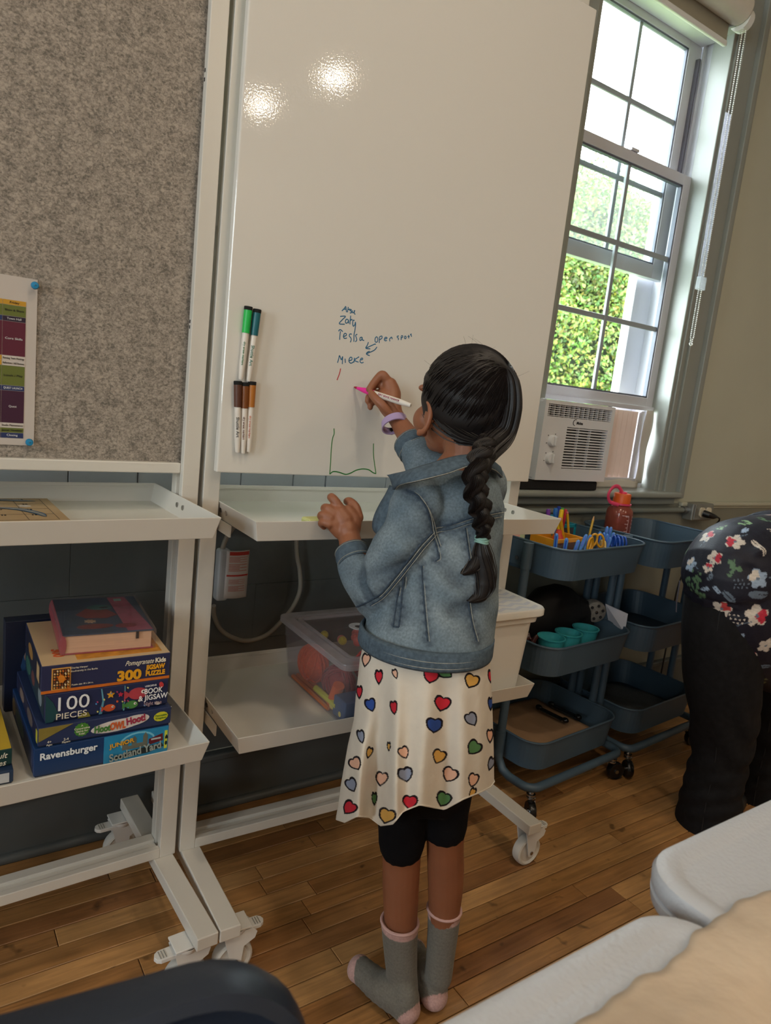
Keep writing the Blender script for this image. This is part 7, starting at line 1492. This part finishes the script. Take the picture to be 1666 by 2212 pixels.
# ------------------------------------------------------------ the adult bending over at the right edge
AO = Vector((1.86, 1.0, 0)); adult = thing('person', 'adult in black jeans and a dark floral blouse bending over beside the utility carts', 'person', AO)
def apart(name, me_, m, parent=None, **kw):
    me_.transform(Matrix.Translation(-AO)); return link(me_, name, parent or adult, m, **kw)
ask = mat('fair_skin', (196, 150, 124), 0.5, var=0.05, sub=0.1)
LX = 1.75
def chain(mb, pts, n=20, seg=6):
    P_ = bez([p[:3] for p in pts], seg); mb.tube(P_, mlist([p[3] for p in pts], len(P_)), n)
    for p in (pts[0], pts[-1]): mb.ell(p[:3], (p[3],) * 3, None, 16, 10)
hipC = Vector((1.775, 0.985, 0.80)); hip2 = Vector((2.00, 0.985, 0.80))
LEG1 = [(*at(1578, 1270, 0.955), .112), (*at(1566, 1350, 0.955), .108), (*at(1561, 1450, 0.955), .103), (*at(1564, 1550, 0.95), .091), (*at(1554, 1640, 0.95), .077), (*at(1538, 1710, 0.955), .081), (*at(1528, 1780, 0.96), .092), (*at(1526, 1795, 0.962), .092)]
_l = Vector(LEG1[-1][:3]); LEG1[-1] = (_l.x, _l.y, 0.05, .088)
OFFL = Vector((0.32, 0.02, 0)); LEG2 = [(x + OFFL.x, y + OFFL.y, z, r * .97) for x, y, z, r in LEG1]
bd = MB()
for L_g in (LEG1, LEG2): chain(bd, [(x, y, z, r * .84) for x, y, z, r in L_g])
chain(bd, [(*at(1612, 1240, .965), .095), (*at(1690, 1230, .985), .12), (2.08, 1.0, 0.80, .12), (2.22, 1.01, 0.78, .125), (2.36, 1.02, 0.77, .120), (2.46, 1.02, 0.77, .06), (2.55, 1.03, 0.78, .052)])
bd.ell((2.645, 1.03, 0.78), (0.10, 0.076, 0.105), None, 24, 16); bd.ell((2.70, 1.03, 0.74), (0.062, 0.058, 0.065), None, 20, 12); bd.ell((2.755, 1.03, 0.755), (0.016, 0.012, 0.02), None, 10, 8)
for sy in (-1, 1):
    chain(bd, [(2.38, 1.02 + sy * .15, 0.76, .048), (2.46, 1.02 + sy * .18, 0.68, .042), (2.50, 1.02 + sy * .19, 0.58, .036)], 14); chain(bd, [(2.50, 1.02 + sy * .19, 0.58, .036), (2.58, 1.02 + sy * .15, 0.50, .030), (2.64, 1.02 + sy * .11, 0.42, .024)], 14)
    chain(bd, [(2.64, 1.02 + sy * .11, 0.42, .025), (2.665, 1.02 + sy * .105, 0.385, .028), (2.68, 1.02 + sy * .10, 0.35, .022)], 12)
    for k in range(4):
        a = (k - 1.5) * 0.018; l = (0.06, 0.068, 0.064, 0.05)[k]; chain(bd, [(2.682, 1.02 + sy * .10 + a, 0.352, .0095), (2.688, 1.02 + sy * .10 + a * 1.1, 0.352 - l * .5, .0088), (2.680, 1.02 + sy * .10 + a * 1.1, 0.352 - l, .0075)], 8, 3)
    chain(bd, [(2.655, 1.02 + sy * .08, 0.40, .012), (2.66, 1.02 + sy * .058, 0.375, .010), (2.665, 1.02 + sy * .052, 0.345, .0085)], 8, 3)
for (lx_, ly_) in ((LEG1[-1][0], LEG1[-1][1]), (LEG2[-1][0], LEG2[-1][1])): bd.ell((lx_ + 0.045, ly_ + 0.0, 0.040), (0.10, 0.038, 0.038), None, 16, 10)
apart('body', remesh(bd, 'body', 0.006, 2), ask)
# jeans
jn = MB()
for L_g in (LEG1, LEG2): chain(jn, L_g, 26)
chain(jn, [(*at(1580, 1245, 0.955), .118), (*at(1620, 1240, 0.96), .130), (*at(1690, 1240, 0.97), .130), (*at(1740, 1260, 0.98), .112)], 26)
jm2 = remesh(jn, 'jeans', 0.006, 3); a = coords(jm2); nn = np.empty(len(a) * 3, dtype=np.float32); jm2.vertices.foreach_get('normal', nn); nn = nn.reshape(-1, 3)
d_ = 0.004 * np.sin(a[:, 2] * 70 + 9 * np.sin(a[:, 0] * 14)) * np.exp(-((a[:, 2] - 0.28) / 0.13) ** 2) + 0.0025 * np.sin(a[:, 2] * 120 + a[:, 1] * 60) * np.exp(-((a[:, 2] - 0.12) / 0.1) ** 2)
setco(jm2, a + nn * d_[:, None]); bad = a[:, 2] < 0.03
jeans = apart('jeans', jm2, mat('black_denim', (20, 19, 21), 0.85, var=0.35, scale=60, bump=0.0004, bscale=500, spec=0.25))
q = MB()
for L_g in (LEG1, LEG2):
    P_ = bez([(x - r * .93, y - r * .35, z) for x, y, z, r in L_g], 6); q.tube([tuple(p - AO) for p in P_], 0.0015, 6)
part(jeans, 'side_seam', q, mat('jeans_seam', (24, 23, 26), 0.85))
for (lx_, ly_) in ((LEG1[-1][0], LEG1[-1][1]), (LEG2[-1][0], LEG2[-1][1])):
    q = MB(); q.ell((lx_ + 0.05 - AO.x, ly_ - AO.y, 0.040), (0.125, 0.048, 0.042), None, 22, 12); q.v = [(x, y, max(z, 0.001)) for x, y, z in q.v]; sh_ = part(adult, 'shoe', q, black_plastic)
# blouse: shell from hips to neck with sleeves, floral print painted on it
bl = MB()
chain(bl, [(*at(1577, 1262, .955), .117), (*at(1583, 1236, .955), .126), (*at(1612, 1226, .965), .139), (*at(1690, 1222, .985), .156), (2.09, 1.0, 0.785, .150), (2.20, 1.01, 0.78, .146), (2.34, 1.02, 0.775, .138), (2.42, 1.02, 0.77, .09)], 32)
chain(bl, [(*at(1588, 1285, .945), .119), (*at(1602, 1335, .935), .119), (*at(1645, 1385, .925), .121), (*at(1705, 1415, .93), .122), (*at(1760, 1400, .95), .12)], 28)
for sy in (-1, 1): chain(bl, [(2.36, 1.02 + sy * .13, 0.77, .066), (2.44, 1.02 + sy * .17, 0.70, .060), (2.49, 1.02 + sy * .19, 0.61, .056)], 20)
bm = remesh(bl, 'blouse', 0.0034, 3); a = coords(bm); nn = np.empty(len(a) * 3, dtype=np.float32); bm.vertices.foreach_get('normal', nn); nn = nn.reshape(-1, 3)
dd_ = np.zeros(len(a))
for (p0, p1, w_, am) in (((1505, 1235, .87), (1580, 1275, .86), .014, .006), ((1560, 1190, .88), (1640, 1240, .86), .016, -.006), ((1600, 1180, .88), (1666, 1200, .87), .012, .007), ((1560, 1330, .86), (1660, 1310, .85), .014, -.005)):
    A, C2 = np.array(at(*p0)), np.array(at(*p1)); dd_ += fold(a, (A + C2) / 2, C2 - A, w_, np.linalg.norm(C2 - A) * .7, am)
a = a + nn * dd_[:, None]; setco(bm, a)
tre = BVHTree.FromPolygons([tuple(v) for v in a], [tuple(p.vertices) for p in bm.polygons])
col = np.tile(np.array(srgb((24, 24, 36))), (len(a), 1)); gz = np.random.default_rng(5)
REDF, CRM, LB, GRN, GYL = (176, 40, 58), (196, 184, 172), (140, 156, 176), (84, 112, 84), (96, 108, 122)
def motif(c, n_, kind, s, rot, c1_, c2_):
    c = np.array(c); n_ = np.array(n_); up = np.array([0.2, 0, 1.0]); u_ = np.cross(up, n_); u_ /= np.linalg.norm(u_) + 1e-9; v_ = np.cross(n_, u_)
    sel = np.where(((a - c) ** 2).sum(1) < (2.2 * s) ** 2)[0]; d = a[sel] - c; x = d @ u_; y = d @ v_; x, y = x * math.cos(rot) + y * math.sin(rot), -x * math.sin(rot) + y * math.cos(rot); r = np.hypot(x, y) / s; th = np.arctan2(y, x)
    if kind == 'flower':
        pet = r < 0.62 + 0.38 * np.abs(np.cos(2.5 * th)); half = pet & (x > -0.1 * s); col[sel[pet]] = srgb(c1_); col[sel[half & (r < 0.85) & (y > -0.2 * s)]] = srgb(c2_); col[sel[r < 0.16]] = srgb(GYL); st = (np.abs(x + 0.15 * s * np.sin(y / s * 3)) < 0.05 * s) & (y < -0.6 * s) & (y > -1.7 * s); col[sel[st]] = srgb(GYL)
    elif kind == 'leaf':
        lf = ((x / s) ** 2 / 0.9 + (y / s) ** 2 / 0.16 < 1); col[sel[lf]] = srgb(c1_); col[sel[lf & (np.abs(y) < 0.04 * s)]] = srgb((30, 32, 42))
    elif kind == 'sprig':
        for k in range(9):
            cx_, cy_ = s * 1.2 * (gz.random() - .5), s * 1.4 * (gz.random() - .5); m_ = np.hypot(x - cx_, y - cy_) < s * (0.16 + 0.1 * gz.random()); col[sel[m_]] = srgb(c1_)
        st = (np.abs(x - 0.2 * s * np.sin(y / s * 2)) < 0.04 * s) & (np.abs(y) < 0.8 * s); col[sel[st]] = srgb(c1_)
    elif kind == 'dots':
        for k in range(11):
            cx_, cy_ = s * .42 * ((k % 4) - 1.5 + (k // 4 % 2) * .4), s * .42 * ((k // 4) - 1); m_ = (np.abs(x - cx_) + np.abs(y - cy_)) < s * 0.13; col[sel[m_]] = srgb(c1_)
PL = [(1528, 1158, 'flower', .022, .4, CRM, REDF), (1588, 1170, 'flower', .024, 2.8, CRM, REDF), (1544, 1205, 'flower', .020, -.5, CRM, REDF), (1530, 1226, 'flower', .014, .8, CRM, REDF), (1492, 1219, 'flower', .021, 1.5, LB, CRM), (1662, 1112, 'flower', .026, .3, CRM, REDF), (1608, 1128, 'sprig', .024, .2, (120, 150, 110), 0), (1610, 1145, 'leaf', .016, 1.4, LB, 0),
      (1504, 1247, 'sprig', .024, .0, GRN, 0), (1512, 1284, 'sprig', .020, .9, GRN, 0), (1490, 1262, 'sprig', .022, .4, GRN, 0), (1523, 1272, 'leaf', .012, .4, LB, 0), (1548, 1274, 'leaf', .014, -.6, LB, 0), (1534, 1247, 'leaf', .012, 1.2, GYL, 0), (1586, 1226, 'sprig', .026, .5, GRN, 0), (1600, 1262, 'dots', .022, .3, GYL, 0),
      (1638, 1250, 'flower', .026, 2.0, LB, CRM), (1560, 1315, 'flower', .024, .3, CRM, (170, 60, 60)), (1524, 1324, 'leaf', .028, .15, GYL, 0), (1636, 1330, 'flower', .030, -.6, CRM, REDF), (1590, 1338, 'dots', .024, .2, CRM, 0), (1532, 1332, 'dots', .008, 1, CRM, 0), (1536, 1372, 'dots', .022, .2, CRM, 0), (1584, 1372, 'leaf', .016, 1.3, GYL, 0), (1601, 1378, 'leaf', .016, 1.5, LB, 0), (1562, 1412, 'flower', .020, -1.0, CRM, REDF),
      (1614, 1415, 'flower', .024, .4, CRM, REDF), (1604, 1446, 'leaf', .034, -.2, LB, 0), (1650, 1440, 'leaf', .020, .5, GYL, 0), (1645, 1470, 'sprig', .026, .3, (110, 116, 84), 0), (1650, 1508, 'flower', .026, .2, CRM, REDF), (1655, 1395, 'flower', .022, 1.6, CRM, CRM), (1640, 1180, 'leaf', .024, -.5, CRM, 0), (1560, 1140, 'sprig', .016, .3, (120, 150, 110), 0), (1484, 1190, 'leaf', .012, 1.0, (120, 150, 110), 0), (1640, 1285, 'leaf', .028, .2, GYL, 0), (1575, 1290, 'leaf', .022, -.6, GYL, 0)]
done = []
for (px, py, kd, s, rt, c1_, c2_) in PL:
    r = ray(px, py); h = tre.ray_cast(CAMP, Vector(r).normalized())
    if h[0] is not None: motif(h[0], h[1], kd, s, rt, c1_, c2_); done.append(h[0])
n_tot = 0; vid = gz.permutation(len(a)); nv = nn
for i in vid[:4000]:
    p = Vector(a[i])
    if n_tot > 110: break
    if all((p - q_).length > 0.052 for q_ in done):
        kd = ('flower', 'leaf', 'sprig', 'dots', 'flower')[n_tot % 5]; motif(p, nv[i], kd, .024, gz.random() * 6, (CRM, GYL, GRN, CRM, LB)[n_tot % 5], REDF); done.append(p); n_tot += 1
paint(bm, 'floral', col); blouse = apart('blouse', bm, mat('floral_blouse', (24, 24, 36), 0.55, attr='floral', var=0.15, scale=90, bump=0.0005, bscale=260, spec=0.3, stretch=(1, 1, 3)), label='dark navy blouse with red, white and green flowers')
q = MB().tube([(p[0] - AO.x, p[1] - AO.y, p[2] - AO.z) for p in [tuple(at(1469, 1255, 0.93)), tuple(at(1466, 1275, 0.93)), tuple(at(1462, 1300, 0.93)), tuple(at(1461, 1322, 0.93))]], 0.0016, 6); part(blouse, 'drawstring', q, mat('drawstring', (60, 60, 72), 0.7))
hr = MB(); hr.ell((2.625 - AO.x, 0.03, 0.795), (0.108, 0.088, 0.105), None, 28, 18); hr.v = [(x, y, z) for x, y, z in hr.v]; ho = part(adult, 'hair', hr, mat('brown_hair', (70, 50, 38), 0.45, var=0.3, scale=20, stretch=(6, 6, 1)))
